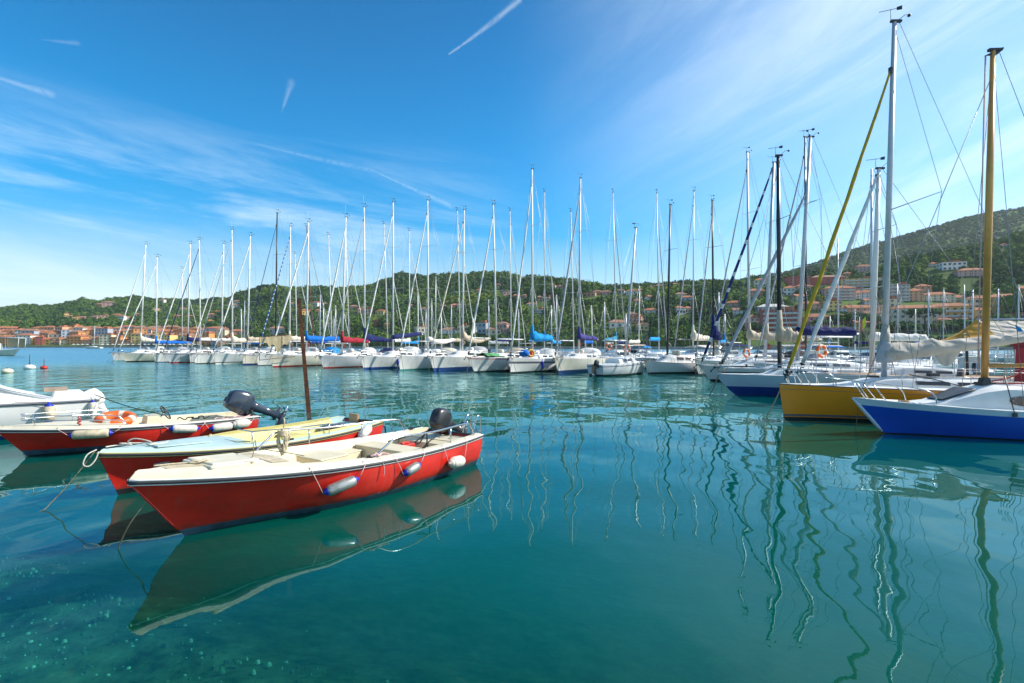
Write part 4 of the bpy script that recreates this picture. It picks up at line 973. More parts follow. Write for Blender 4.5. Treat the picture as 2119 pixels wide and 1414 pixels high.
fender(b3, 500, 878, .46, .12, 'vinyl_white', None, 'plain white fender at the stern corner under the grey-blue outboard', .05, ropes=((.97, 1),), group=G_F)
mb = MB(); mb.torus((0, 0, 0), .31, .10, (.12, -.18, 1), 32, 10, 0, 1); o = mb.build('life_ring', ['ring_orange', 'ring_patch']); o.location = b3.W(e3(.40, -.25, .2, .08)); tag(o, 'orange life ring with pale bands lying on the left red boat', 'life ring')
loose_rope('loose_rope', 'heap of rope and cable beside the wheel of the left red boat', [b3.W(e3(.63, -1, .3 + .1 * math.sin(k * 2.3), .06 + .03 * math.sin(k * 1.7)) + Vector((.12 * k * .5 + .1 * math.sin(k * 3.1), 0, 0))) for k in range(12)], .014, 'rope_black')
loose_rope('loose_rope', 'pinkish line lying along the stern rail of the left red boat', [b3.W(e3(.78 + .018 * k, -1, .06 + .05 * math.sin(k * 2.1), .03 + .02 * math.sin(k * 1.3))) for k in range(11)], .012, 'rope_pink')
loose_rope('rope_lashing', 'reddish lashing round the bow rail left of the life ring', [b3.W(e3(.26 + .006 * math.sin(k * 2), -1, .1, .02 + .02 * k)) for k in range(10)], .016, 'rope_red')

# far left: white cabin boat, bow outside the picture
h4 = Hull(6.0, 2.2, 1.15, .93, .55, depth=.35, tw=.85, sm=.6, p=2.2, tr=.1)
b4 = Boat(h4, X_of(196, 14.9) - 5.45 * math.sin(R(45)), 14.9 - 5.45 * math.cos(R(45)), R(45))
r4 = thing('cabin_boat', 'white cabin motorboat at the left edge, partly out of view, behind the red boats', 'boat', b4.o, b4.rz)
o = h4.shell([0] * 6 + [1, 2, 2, 2], [1, .85, .65, .45, .25, .1], (.12, .0), 22).build('hull', ['hull_white', 'boot_blue', 'boot_black'], r4); weld(o, .002); sharpen(o, 40)
deck_mesh(h4, crown=.06).build('deck', ['deck_white'], r4)
mb = MB()
for s in (-1, 1): mb.tube([h4.edge(t, s, -.012, -.05) for t in [i / 22 for i in range(23)]], .03, 8)
mb.build('rub_rail', ['stripe_grey'], r4)
mb = MB(); rows = []
for t, hh in ((.18, .03), (.30, .5), (.48, .74), (.56, .70), (.70, .30), (.82, .06)):
    w_ = h4.half(t) - .18; z0 = h4.sheer(t)
    rows.append([Vector((h4.x(t, 1), k * w_ * (1 - .12 * hh * (abs(k) > .9)), z0 + hh * v)) for k, v in ((-1.03, 0), (-1, .9), (-.85, 1), (0, 1.04), (.85, 1), (1, .9), (1.03, 0))])
mb.loft(rows, 0, False); e = rows[-1]; mb.add(e, [tuple(range(7))], 0, False); o = mb.build('cabin', ['deck_white'], r4); sharpen(o, 35)
mb = MB(); mb.tube([rows[2][1] + Vector((0, -.03, .03)), rows[3][1] + Vector((0, -.03, .03)), rows[4][1] + Vector((0, -.03, .05)), rows[5][1] + Vector((.1, -.02, .02))], .03, 8); mb.build('screen_rail', ['mast_alu'], r4)
mb = MB(); mb.box((h4.x(.90, .9), .0, h4.sheer(.9) + .10), (.7, 1.0, .18), 0, taper=.85); bvl(mb.build('engine_cover', ['deck_white'], r4), .03)
mb = MB(); mb.box((h4.x(.86, .9), .3, h4.sheer(.8) + .22), (.5, .5, .1)); mb.build('seat', ['wood_plank'], r4)
outboard(r4, Vector((5.95, -.35, .66)), 25, 0, 'engine_white', 1.0)
fender(b4, 101, 856, .5, .135, 'vinyl_dirty', 'vinyl_blue', 'fat stained upright fender on the white cabin boat, left of two', upright=True, ropes=((.72, 1),), rope='rope_black', group='fenders on the white cabin boat')
fender(b4, 191, 850, .55, .085, 'vinyl_white', 'vinyl_blue', 'slim white upright fender with blue ends at the stern of the cabin boat', upright=True, ropes=((.97, 1),), rope='rope_black', group='fenders on the white cabin boat')
a4, c4 = b4.W(h4.edge(.985, -1, .1, .1)), b3.W(e3(.62, 1, .1, .05))
loose_rope('stern_line', 'taut rope from the cabin boat stern down to the left red boat', [a4, a4.lerp(c4, .5) - Vector((0, 0, .05)), c4], .012, 'rope_black')

# ------------------------------------------------------------------ iron pole, buoys, mooring lines of the near yachts
def iron_pole():
    Y = 16.8; foot = P3(640, 869, Y); foot.z = 0; top = P3(618.5, 618, Y); d = top - foot; foot = foot - d * .35
    root = thing('iron_pole', 'rusty iron pole leaning in the water behind the middle red boat', 'pole', (foot.x, foot.y, foot.z))
    mb = MB(); ax = (top - foot); ux = Vector((.92, .38, 0)); uy = Vector((-.38, .92, 0))
    sec = [(-.085, -.08), (.085, -.08), (.085, -.062), (.012, -.062), (.012, .062), (.085, .062), (.085, .08), (-.085, .08), (-.085, .062), (-.012, .062), (-.012, -.062), (-.085, -.062)]
    rings = [[ax * f_ + (ux * a + uy * b) * lerp(.95, .55, f_) for a, b in sec] for f_ in (0, .3, .31, .6, 1)]
    for i in range(len(rings) - 1): mb.loft([rings[i], rings[i + 1]], 0 if i else 1, True, i == len(rings) - 2, sm=False)
    mb.build('steel_section', ['rust', 'pile_wood'], root)
iron_pole()
def buoy(px, py, r, m, label, staff):
    Y = Y_water(py); p = Vector((X_of(px, Y), Y, 0))
    root = thing('mooring_buoy', label, 'buoy', p, 0, 'mooring buoys on the open water at left')
    mb = MB(); mb.ell((0, 0, r * .32), (r, r, r * .62), 0, 18, 10); mb.build('float', [m], root)
    c = MB(); c.torus((0, 0, r * .97), r * .14, r * .04, (1, 0, 0), 12, 6); c.lathe([(r * .2, r * .85), (r * .2, r * .95), (r * .05, r * .97)]); c.build('lifting_eye', ['dark_metal'], root)
    if staff:
        s = MB(); s.tube([(0, 0, r * .9), (staff * .03, 0, r * .9 + staff)], .03, 6); s.build('staff', ['rust'], root)
buoy(61, 764, .50, 'hull_white', 'white round buoy with a thin rusty staff, the largest of three', 1.0)
buoy(91, 763, .32, 'tank_red', 'red-orange round buoy with a thin staff', .7)
buoy(15, 772, .42, 'deck_cream', 'cream round buoy without a staff at the left edge', 0)

def water_line(label, a, px, py, r=.016, m='rope_green', n='mooring_line'):
    Y = Y_water(py); e = Vector((X_of(px, Y), Y, -.02)); a = Vector(a)
    d = (e - a); loose_rope(n, label, [a, a.lerp(e, .5) - Vector((0, 0, .05)), e, e + Vector((d.x * .25, d.y * .25, -.4))], r, m)
water_line('pale rope from the yellow bow slanting down into the water', bt5.W(h5.edge(.01, -1, 0, -.05)), 1586, 862, .022, 'rope')
water_line('thin rope from the blue boat stem down into the water', bt6.W((.12, -.02, .82)), 1770, 893, .012)
bt3_ = Boat(Hull(8.2, 2.6, 1.0, .88, .95), X_of(1519, 24.9), 24.9, R(92))
water_line('weedy rope from the low white sloop with blue underwater paint down into the water', bt3_.W((.2, -.05, .96)), 1468, 819, .025)
# ------------------------------------------------------------------ yachts on the other side of the pontoon and beyond
G_BACK = 'yachts on the far side of the pontoon'
BACK = [  # mast foot px, mast top, mast material, cover, what sets it apart
 (376.5, (378, 556), 'mast_white', ('cloth_navy', .6, .3), 'short white mast with navy bundle between two taller white masts'),
 (614, (611, 526), 'mast_white', None, 'short white mast just left of the iron pole'),
 (649, (634.5, 468), 'mast_brown', ('cloth_brown', .4, .2), 'brown wooden mast leaning left'),
 (687, (680, 486), 'mast_white', ('cloth_blue', .45, .3), 'white mast and blue boom cover left of the crimson sail cover'),
 (723, (716, 492), 'mast_white', None, 'slim white mast right behind the crimson sail cover'),
 (803, (795, 464), 'mast_white', None, 'white mast close left of the white boom that tilts up'),
 (847, (847.5, 478), 'mast_white', ('cloth_white', .4, .3), 'white mast standing alone between two taller ones'),
 (901, (902, 572), 'mast_alu', None, 'very short grey mast below the ridge line'),
 (952.7, (946.6, 436), 'mast_white', ('cloth_beige', .4, .3), 'white mast leaning left, nearly touching its neighbour'),
 (1058, (1055.5, 437), 'mast_white', ('cloth_navy', .45, .35), 'white mast and navy covers left of the tallest mast'),
 (1127, (1127, 398), 'mast_white', ('cloth_bright_blue', .6, .25), 'white mast and upswept blue cover right of the tallest mast'),
 (1187.6, (1181.5, 438.5), 'mast_white', None, 'white mast behind the dark navy and purple sail cover'),
 (1275, (1268.7, 399), 'mast_alu', ('cloth_teal', .55, .18), 'tall grey mast and teal sail cover'),
 (1364, (1359.4, 400.6), 'mast_alu', ('cloth_bright_blue', .4, .3), 'tall grey mast left of the plump sloop with black mast'),
 (1434, (1435.7, 396), 'mast_alu', ('cloth_cream', .95, .3, .28), 'tall grey mast with cream sails heaped at its foot'),
 (1551, (1546.5, 315.6), 'mast_alu', ('cloth_beige', .8, .3, .3), 'tall grey mast with beige sail bundle beside the navy jib'),
 (1668, (1666, 284.5), 'mast_black', None, 'tall black mast behind the grey furled jib'),
]
for px, top, mm_, cov, what in BACK:
    m = (px - CX) / F
    if px < 1400:
        Yr = 43.04 / (1 + .567 * m); c = Vector((m * Yr, Yr, 0))
        # slide along the ray until 21 m behind the bows
        t = 21.5; k = t / (m * math.sin(ROW_AX) + math.cos(ROW_AX)); Yf = Yr + k; th = ROW_AX + math.pi
    else:
        Yf = {1434: 52, 1551: 44, 1668: 34}[px]; th = R(70) if px > 1500 else ROW_AX + R(14)
    Xf = m * Yf; J = 3.9; L = 10.2
    u = Vector((math.sin(th), math.cos(th), 0)); b = Vector((Xf, Yf, 0)) - u * J
    yacht('yacht behind: ' + what, b.x, b.y, th, L, 3.2, 1.3, 1.05, .6, None, top, mast_m=mm_, J=J, cover=cov, detail=1, jib='cloth_white' if mm_ == 'mast_white' else 'cloth_grey', jib_r=.055, group=G_BACK, rope=False, anchor=False, mast_r=.062 if px != 1551 else .085)

G_FAR = 'small yachts far behind the moorings'
FARS = [(500, 640, 110), (505, 622, 112), (662, 610, 95), (671, 628, 90), (690, 655, 88), (694, 632, 92), (866, 598, 90), (880, 640, 85), (893, 618, 88), (914, 648, 80), (935, 630, 82), (1012, 620, 85), (1074, 640, 80), (1142, 632, 75), (1152, 610, 78), (1226, 632, 72), (1252, 625, 70), (1322, 592, 66), (1294, 650, 72),
        (1488, 605, 62), (1500, 650, 66), (1735, 494, 62), (1804, 350, 30), (1858, 588, 70), (1895, 640, 75), (1921, 600, 78), (1952, 596, 76), (1997, 590, 80), (2012, 600, 84), (2065, 598, 62), (2108, 590, 70), (1700, 640, 80), (1716, 655, 84), (1770, 640, 82)]
COVS = [None, ('cloth_blue', .4, .3), None, ('cloth_navy', .4, .3), ('cloth_white', .4, .3), None, ('cloth_bright_blue', .5, .3)]
CN = ['bare boom', 'blue boom cover', 'bare boom', 'navy boom cover', 'white sail on the boom', 'bare boom', 'bright blue boom cover']
rnd = random.Random(5)
FARS.sort()
names_l = {500: 'behind the long white hulls at left', 662: 'left of the crimson sail cover', 866: 'behind the sagging white sails', 1012: 'behind the tall middle masts', 1226: 'behind the purple sail cover', 1488: 'behind the navy bundled sail', 1700: 'beyond the navy boom cover at right', 1858: 'beyond the silver sail cover at right'}
def region(px):
    return [v for k, v in names_l.items() if k <= px + .1][-1]
cnt = {}
for i, (px, ty, Y) in enumerate(FARS):
    th = R(rnd.choice((35, 215, 80, 95, 210, 260))); J = 3.0
    m = (px - CX) / F; u = Vector((math.sin(th), math.cos(th), 0)); b = Vector((m * Y, Y, 0)) - u * J
    rg_ = region(px); cnt[rg_] = cnt.get(rg_, 0) + 1
    od = ['first', 'second', 'third', 'fourth', 'fifth', 'sixth', 'seventh', 'eighth', 'ninth', 'tenth', 'eleventh'][cnt[rg_] - 1]
    mh = Z_of(ty, Y)
    yacht(f'far yacht, {CN[i % 7]}, {od} mast {rg_}', b.x, b.y, th, min(9.5, max(6.5, mh * .8)), 2.7, 1.0, .85, .6, None, (px + rnd.uniform(-2, 2), ty), mast_m='mast_alu' if i % 3 else 'mast_white', J=J, cover=COVS[i % 7], detail=0, spreaders=(.5,), group=G_FAR, rope=False, anchor=False, mast_r=.05 + Y * .0003, pulpit=False, rails=False, wire_r=.014)

# lone sailboat and the net boat on the bay
X, Y = X_of(178, 380), 380
yacht('lone white sailing yacht anchored far out in front of the orange town', X, Y, R(95), 13.5, 4, 1.5, 1.2, 1.0, None, (196, 675), J=6.3, detail=0, cover=('cloth_white', .5, .3), group=None, mast_r=.2, pulpit=False, rails=False, wire_r=.03)
h = Hull(9, 3, 1.6, 1.1, 1.3); th = R(268); bx = Boat(h, X_of(30, 120), 120, th)
rn = thing('fishing_boat', 'white fishing boat with a net frame over its bow, cut by the left edge', 'boat', bx.o, bx.rz)
o = h.shell([0] * 6 + [1] * 4, [1, .9, .8, .6, .4, .2], (.1, .0), 14).build('hull', ['hull_white', 'boot_black'], rn); weld(o, .002); deck_mesh(h, crown=.1).build('deck', ['deck_white'], rn)
mb = MB(); mb.box((6, 0, 1.9), (2.4, 1.9, 1.9), 0, taper=.9); mb.build('wheelhouse', ['deck_white'], rn)
mb = MB()
for y in (-.9, .9): mb.tube([(-.2, y, 1.5), (-.5, y, 4.1), (4.2, y, 4.3), (4.2, y, 1.3)], .07, 6)
mb.tube([(-.5, -.9, 4.1), (-.5, .9, 4.1)], .07, 6); f_ = mb.build('net_frame', ['mast_white'], rn)
mb = MB(); mb.sheet([[(-.3 + .45 * i, -.85 + .1 * math.sin(i * 2), 4.1 - v * (2.0 + .4 * math.sin(i))) for v in (0, .3, .6, 1)] for i in range(10)], .03); mb.build('fishing_net', ['net'], f_)

# ------------------------------------------------------------------ motor boats crowding the inner harbour
def motorboat(label, px, Y, theta, L, hullm='hull_white', kind=0, top=None, glass='glass_blue', group='motor boats crowding the inner harbour'):
    h = Hull(L, L * .34, .62 + L * .055, .55 + L * .03, L * .10, depth=.35, tw=.85, sm=.55, tr=.05, p=2.2)
    b = Boat(h, X_of(px, Y), Y, theta)
    root = thing('moored_motorboat', label, 'boat', b.o, b.rz, group)
    o = h.shell([0, 0, 0, 0, 0, 0, 1, 1, 1], [1, .9, .8, .6, .4, .2], (.1,), 12).build('hull', [hullm, 'boot_blue' if kind % 2 else 'boot_black'], root); weld(o, .002); sharpen(o, 45)
    deck_mesh(h, crown=.05, ns=10).build('deck', ['deck_white'], root)
    mb = MB(); rows = []; hc = .55 + L * .05
    for t, hh in ((.22, .02), (.38, .55), (.46, 1.0), (.64, 1.03), (.68, .5), (.70, .05)):
        w_ = h.half(t) - .22; z0 = h.sheer(t); x = t * L
        rows.append([Vector((x, k * w_, z0 + hc * hh * v)) for k, v in ((-1, 0), (-.93, .85), (-.8, 1), (0, 1.05), (.8, 1), (.93, .85), (1, 0))])
    mb.loft(rows, 0, False); mb.add(rows[-1], [tuple(range(7))], 0, False); c = mb.build('cabin', ['deck_white'], root); sharpen(c, 30)
    g = MB(); lift = Vector((-.02, 0, .02))
    g.sheet([[rows[1][k].lerp(rows[2][k], .12) + lift for k in (1, 2, 3, 4, 5)], [rows[1][k].lerp(rows[2][k], .88) + lift for k in (1, 2, 3, 4, 5)]], .02); g.build('windscreen', [glass], c)
    for s in (0, 6):
        g = MB(); q = 1 if s == 0 else 5; off = Vector((0, -.02 if s == 0 else .02, 0))
        g.sheet([[rows[2][s].lerp(rows[2][q], .55) + off, rows[3][s].lerp(rows[3][q], .55) + off], [rows[2][s].lerp(rows[2][q], .95) + off, rows[3][s].lerp(rows[3][q], .95) + off]], .02); g.build('side_window', [glass], c)
    r = MB()
    for s in (-1, 1): r.tube([h.edge(t, s, .08, .45) for t in (.08, .2, .35, .5)], .016, 5); [r.tube([h.edge(t, s, .08, 0), h.edge(t, s, .08, .45)], .012, 4) for t in (.08, .2, .35, .5)]
    r.build('bow_rail', ['steel'], root)
    if top:
        mb = MB(); z0 = h.sheer(.8) + hc + .55
        mb.sheet([[Vector((L * t, y, z0 + .16 * (1 - (y / 1.1) ** 2) - .1 * abs(t - .75))) for y in (-1.1, -.6, 0, .6, 1.1)] for t in (.55, .65, .75, .85, .95)], .05)
        bm_ = mb.build('bimini', [top], root); fr_ = MB()
        for t in (.58, .92):
            for y in (-1.05, 1.05): fr_.tube([(L * .75, y, h.sheer(.8)), (L * t, y, z0)], .018, 4)
        fr_.build('bimini_frame', ['steel'], bm_)
    if kind != 3: outboard(root, Vector((L + .02, 0, h.zs + .12)), 10 + 50 * (kind % 2), 0, 'engine_black' if kind % 2 else 'engine_white', 1.1)
    return root
HN = {'hull_white': 'white', 'hull_cream': 'cream', 'hull_pale_blue': 'pale blue', 'hull_blue': 'royal blue', 'hull_grey': 'grey', 'hull_red': 'red'}
TN = {None: 'open top', 'cloth_navy': 'navy bimini', 'cloth_blue': 'blue bimini', 'cloth_cream': 'cream canopy', 'cloth_white': 'white canopy', 'cloth_beige': 'beige canopy', 'cloth_brown': 'brown canopy', 'cloth_bright_blue': 'bright blue canopy', 'cloth_grey': 'grey canopy'}
MBS = [(1190, 62, 'hull_white', None), (1215, 66, 'hull_cream', 'cloth_beige'), (1243, 60, 'hull_white', 'cloth_white'), (1262, 70, 'hull_white', None), (1285, 64, 'hull_grey', 'cloth_blue'), (1310, 72, 'hull_white', 'cloth_brown'), (1335, 60, 'hull_white', None), (1352, 68, 'hull_cream', 'cloth_bright_blue'),
       (1395, 62, 'hull_white', 'cloth_cream'), (1420, 58, 'hull_white', None), (1452, 62, 'hull_pale_blue', 'cloth_navy'), (1478, 56, 'hull_white', 'cloth_white'), (1508, 52, 'hull_white', None), (1540, 60, 'hull_cream', 'cloth_grey'), (1572, 52, 'hull_white', 'cloth_brown'), (1600, 58, 'hull_white', None), (1632, 55, 'hull_pale_blue', 'cloth_blue'),
       (1700, 52, 'hull_white', 'cloth_white'), (1716, 66, 'hull_white', 'cloth_bright_blue'), (1742, 62, 'hull_cream', None), (1762, 48, 'hull_pale_blue', 'cloth_cream'), (1800, 60, 'hull_white', 'cloth_cream'), (1842, 56, 'hull_pale_blue', None), (1872, 66, 'hull_white', 'cloth_blue'), (1905, 58, 'hull_white', None), (1932, 50, 'hull_pale_blue', None), (1955, 62, 'hull_white', 'cloth_navy'), (1985, 46, 'hull_white', 'cloth_white'), (2040, 52, 'hull_grey', None), (2085, 60, 'hull_white', 'cloth_navy'), (1890, 36, 'hull_blue', None), (2010, 36, 'hull_pale_blue', 'cloth_grey')]
seen = {}
MBS.sort()
for i, (px, Y, hm, tp) in enumerate(MBS):
    reg = 'between the purple sail cover and the tan sails' if px < 1450 else ('around the navy furled jib' if px < 1650 else 'beyond the silver sail cover at right')
    key = (reg, hm, tp); seen[key] = seen.get(key, 0) + 1
    od = ['', 'second ', 'third ', 'fourth ', 'fifth '][seen[key] - 1]
    motorboat(f'{od}{HN[hm]} motorboat with {TN[tp]} {reg}', px, Y, R(rnd.choice((40, 70, 100, 220, 250, 280, 85))), rnd.uniform(5.8, 8.6), hm, i % 4, tp)

# ------------------------------------------------------------------ right edge: boats behind the blue one, pontoons
def tent_boat():
    Y = 21.5; h = Hull(10, 3.2, 1.15, 1.0, .6); b = Boat(h, X_of(1905, Y), Y, R(91))
    root = thing('covered_yacht', 'white yacht under a long silver-grey awning and orange tent flap, behind the golden mast', 'yacht', b.o, b.rz)
    o = h.shell([0] * 6 + [1] * 4, [1, .9, .8, .6, .4, .2], (.1, .0), 16).build('hull', ['hull_pale_blue', 'boot_black'], root); weld(o, .002); sharpen(o, 45); deck_mesh(h, crown=.07).build('deck', ['deck_white'], root)
    x0 = b.Lc(P3(2019, 700, Y)).x; zt = Z_of(661, Y); zl = Z_of(704, Y)
    mb = MB(); n = 22
    mb.sheet([[Vector((x0 + 6 * i / n, y * (1.15 - .1 * math.sin(i * .9)), lerp(zt, zl, abs(y) ** .85) - .05 * math.sin(i * 1.3) * abs(y) - .04 * (i % 3 == 0))) for y in (-1, -.75, -.5, -.25, -.06, .06, .25, .5, .75, 1)] for i in range(n + 1)], .02)
    mb.build('awning', ['cloth_silver'], root)
    mb = MB(); mb.sheet([[Vector((x0 - 1.05 * k, y * (1.1 - .2 * k), lerp(lerp(zt, zl, abs(y)), Z_of(706, Y), k))) for y in (-1, -.5, 0, .5, 1)] for k in (0, .25, .5, .75, 1)], .02); mb.build('tent_flap', ['cloth_yellow'], root)
    mb = MB()
    for y in (-.9, .9): mb.tube([(x0, y, zl), (x0 + 6, y, zl)], .025, 6)
    mb.tube([(x0, 0, zt), (x0 + 6, 0, zt)], .04, 6); [mb.tube([(x0 + dx, 0, .9), (x0 + dx, 0, zt)], .035, 6) for dx in (.1, 5.9)]; mb.build('awning_frame', ['mast_alu'], root)
    wm = MB(); cx = b.Lc(P3(2000, 706, Y - 1.3)); wm.torus((cx.x, cx.y, cx.z), .30, .016, (.5, -1, .1), 24, 6)
    for k in range(5): a = k * 1.2566; wm.tube([(cx.x, cx.y, cx.z), (cx.x + .27 * math.cos(a), cx.y + .135 * math.cos(a), cx.z + .29 * math.sin(a))], .009, 4)
    wm.tube([(cx.x, cx.y, cx.z), (cx.x + .05, cx.y, 1.0)], .05, 8); wm.build('steering_wheel', ['dark_metal'], root)
    mb = MB(); p = b.Lc(P3(2100, 690, Y - .9)); mb.sheet([[p + Vector((0, 0, .35)), p + Vector((.25, 0, .2))], [p + Vector((.1, -.05, -.1)), p + Vector((.4, -.05, -.2))], [p + Vector((.3, 0, -.45)), p + Vector((.5, 0, -.5))]], .01); mb.build('sun_faded_flag', ['cloth_bright_blue'], root)
tent_boat()

def pontoon(name, label, pts, width, z=.55, piles=9.):
    """a floating walkway along pts: plank deck, edge beams, floats and piles"""
    root = thing(name, label, 'pontoon', (pts[0][0], pts[0][1], 0)); o0 = Vector((pts[0][0], pts[0][1], 0))
    a, b = Vector(pts[0] + (0,)) - o0, Vector(pts[1] + (0,)) - o0; d = (b - a); L = d.length; d.normalize(); n = Vector((-d.y, d.x, 0)); ang = math.atan2(d.y, d.x)
    k = 0; mb = MB(); s = 0.
    while s < L:
        mb.box(a + d * (s + .07) + Vector((0, 0, z)), (.135, width, .04), 0, ang); s += .15
    mb.build('plank_deck', ['wood_plank'], root)
    e = MB()
    for sd in (-1, 1): e.box(a + d * L / 2 + n * sd * (width / 2 - .05) + Vector((0, 0, z - .12)), (L, .09, .16), 0, ang)
    e.build('edge_beam', ['pile_wood'], root)
    s = 1.; f_ = MB()
    while s < L: f_.box(a + d * s + Vector((0, 0, .12)), (2.2, width * .8, .5), 0, ang); s += 4
    f_.build('floats', ['hull_grey'], root)
    s = 2.
    while s < L:
        p = MB(); p.tube([a + d * s + n * (width / 2 + .12) + Vector((0, 0, -1.2)), a + d * s + n * (width / 2 + .12) + Vector((0, 0, 1.5))], .11, 10); p.build('pile', ['pile_wood'], root); s += piles
pontoon('pontoon', 'long wooden pontoon behind the sterns of the white yacht row', ((5.5, 53.), (-46, 82.2)), 2.2)
pontoon('pontoon', 'wooden pontoon at right behind the yellow and blue boats', ((17.0, 18.), (24.5, 52.)), 2.6)
pontoon('finger_pontoon', 'pale wooden walkway just beyond the yellow sloop at right', ((15.2, 18.6), (30., 19.4)), 1.5, .62, 5)
def red_box():
    Y = 17.6; p = P3(2138, 780, Y); root = thing('red_storage_box', 'tall dark red locker cut off by the right edge', 'locker', (p.x, p.y, .62))
    mb = MB(); mb.box((0, 0, .9), (.75, .6, 1.8)); mb.build('locker_body', ['red_panel'], root); mb = MB(); mb.box((-.02, 0, 1.83), (.9, .7, .08)); mb.box((-.43, -.1, 1.35), (.1, .5, .7)); mb.build('locker_lid', ['red_panel'], root)
red_box()
# flag, rings on yachts at right
def small_ring(px, py, Y, r, label):
    mb = MB(); mb.torus((0, 0, 0), r, r * .3, (.35, -1, .1), 24, 8, 0, 1); o = mb.build('life_ring', ['ring_orange', 'ring_patch']); o.location = P3(px, py, Y); tag(o, label, 'life ring')
small_ring(1700, 727, 25.4, .27, 'faded orange life ring hung below the navy boom cover near the yellow jib')
small_ring(1297, 722, 43.0, .28, 'bright orange life ring on the rail of the small stern-on sailing boat')
small_ring(1545, 731, 36.0, .25, 'reddish life ring on the white hull behind the navy furled jib')
small_ring(1260, 718, 55, .30, 'small orange life ring far back between the purple cover and the stern-on boat')
def flag(px, py, Y):
    root = thing('flag', 'red and lime green flag on a slim staff behind the navy boom cover', 'flag', P3(px, 717, Y)); z0 = Z_of(717, Y)
    st = MB(); st.tube([(0, 0, -1.2), (.1, 0, Z_of(656, Y) - z0)], .02, 6); st.build('staff', ['mast_white'], root)
    for k, m_ in enumerate(('flag_red', 'flag_lime')):
        mb = MB(); b = Vector((.08, 0, Z_of(690, Y) - z0)); mb.sheet([[b + Vector((.25 * k + .25 * j - .0, .03 * math.sin(3 * j + k), .75 * i + .35 * (k + j) * .8)) for j in (0, .5, 1)] for i in (0, .5, 1)], .012); mb.build('flag_band', [m_], root)
flag(1776, 690, 40)
# ------------------------------------------------------------------ terrain round the bay
def interp(tab, x):
    if x <= tab[0][0]: return tab[0][1]
    for (a, ya), (b, yb) in zip(tab, tab[1:]):
        if x <= b: return ya + (yb - ya) * (x - a) / (b - a)
    return tab[-1][1]
SHORE = [(-900, 640), (0, 540), (300, 540), (450, 500), (600, 420), (800, 380), (1000, 340), (1300, 315), (1600, 290), (2119, 250), (3000, 200)]
RIDGE = [(-900, 650), (-300, 640), (0, 641), (47, 635), (107, 637), (135, 629), (150, 627), (170, 619), (181, 625), (202, 628), (226, 622), (277, 617), (311, 621), (357, 623), (425, 625), (442, 619), (465, 621), (484, 613), (518, 604), (540, 597), (567, 595), (614, 600), (635, 598), (662, 599), (705, 601),
         (755, 598), (777, 591), (809, 579), (820, 571), (843, 570), (877, 574), (913, 574), (942, 570), (967, 572), (1000, 569), (1028, 568), (1065, 577), (1080, 582), (1107, 578), (1143, 582), (1182, 587), (1222, 594), (1256, 600), (1313, 599), (1392, 592), (1460, 588), (1508, 592), (1540, 586), (1567, 578), (1620, 570), (1656, 559), (1702, 542), (1760, 521), (1834, 500), (1943, 468), (2003, 451), (2119, 432), (2400, 390), (3000, 360)]
RDIST = [(-900, 1300), (0, 1100), (400, 1000), (560, 900), (800, 820), (1000, 760), (1250, 600), (1500, 620), (1620, 900), (1760, 1250), (2119, 1300), (3000, 1300)]
LOWY = [(-900, 690), (0, 680), (330, 676), (430, 676), (560, 676), (900, 672), (1100, 668), (1300, 660), (1500, 645), (1620, 632), (1760, 628), (2119, 622), (3000, 600)]
LOWD = [(-900, 130), (0, 130), (430, 120), (900, 110), (1300, 90), (1600, 95), (2119, 110), (3000, 110)]
MIDY = [(-900, 665), (0, 660), (430, 650), (560, 640), (800, 622), (1000, 620), (1250, 625), (1400, 612), (1560, 596), (1640, 585), (1700, 570), (1780, 562), (1840, 547), (1956, 524), (2030, 511), (2119, 492), (2400, 470), (3000, 450)]
MIDD = [(-900, 350), (0, 320), (560, 300), (1000, 260), (1250, 170), (1560, 190), (1760, 240), (2119, 270), (3000, 270)]
DIP = [(-900, 0), (1560, 0), (1700, 18), (1800, 40), (2119, 55), (3000, 60)]
def smooth_tab(tab, x, w=8): return (interp(tab, x - w) + 2 * interp(tab, x) + interp(tab, x + w)) / 4
def height(X, Y, fine=True):
    if Y < 5: return -3.
    p = X / Y * F + CX; p = max(-900, min(3000, p))
    s = interp(SHORE, p)
    if Y < s - 4: return -3.
    if Y < s: return lerp(-3, 1.3, (Y - s + 4) / 4)
    y1 = s + interp(LOWD, p); z1 = Z_of(interp(LOWY, p), y1); y2 = s + interp(MIDD, p); z2 = Z_of(interp(MIDY, p), y2); y3 = max(y2 + 60, interp(RDIST, p)); z3 = Z_of(smooth_tab(RIDGE, p, 5), y3)
    if Y < s + 14: z = 1.3
    elif Y < y1: z = lerp(1.3, z1, (Y - s - 14) / (y1 - s - 14))
    elif Y < y2: t = (Y - y1) / (y2 - y1); z = lerp(z1, z2, t)
    elif Y < y3: t = (Y - y2) / (y3 - y2); z = lerp(z2, z3, t) - interp(DIP, p) * math.sin(math.pi * min(1, t * 1.15)) * (1 if t < .87 else 0)
    else: z = z3 - (Y - y3) * .10
    if fine and Y > s + 20:
        k = min(1, (Y - s - 20) / 120)
        z += k * 5 * mnoise.noise(Vector((X * .012, Y * .012, 3.1))) * (1 if Y < y3 - 60 else .3) + k * 1.5 * mnoise.noise(Vector((X * .05, Y * .05, 1.7)))
    return z

def hill_material():
    m, nt, out = nodes_of('hill_ground')
    b = nt.nodes.new('ShaderNodeBsdfPrincipled'); b.inputs['Roughness'].default_value = .95; b.inputs['Specular IOR Level'].default_value = .1
    c, f_, v = noise_var(nt, (.075, .125, .028), .45, .02, detail=8)
    nt.links.new(c, b.inputs['Base Color']); nt.links.new(b.outputs[0], out.inputs[0])
hill_material()

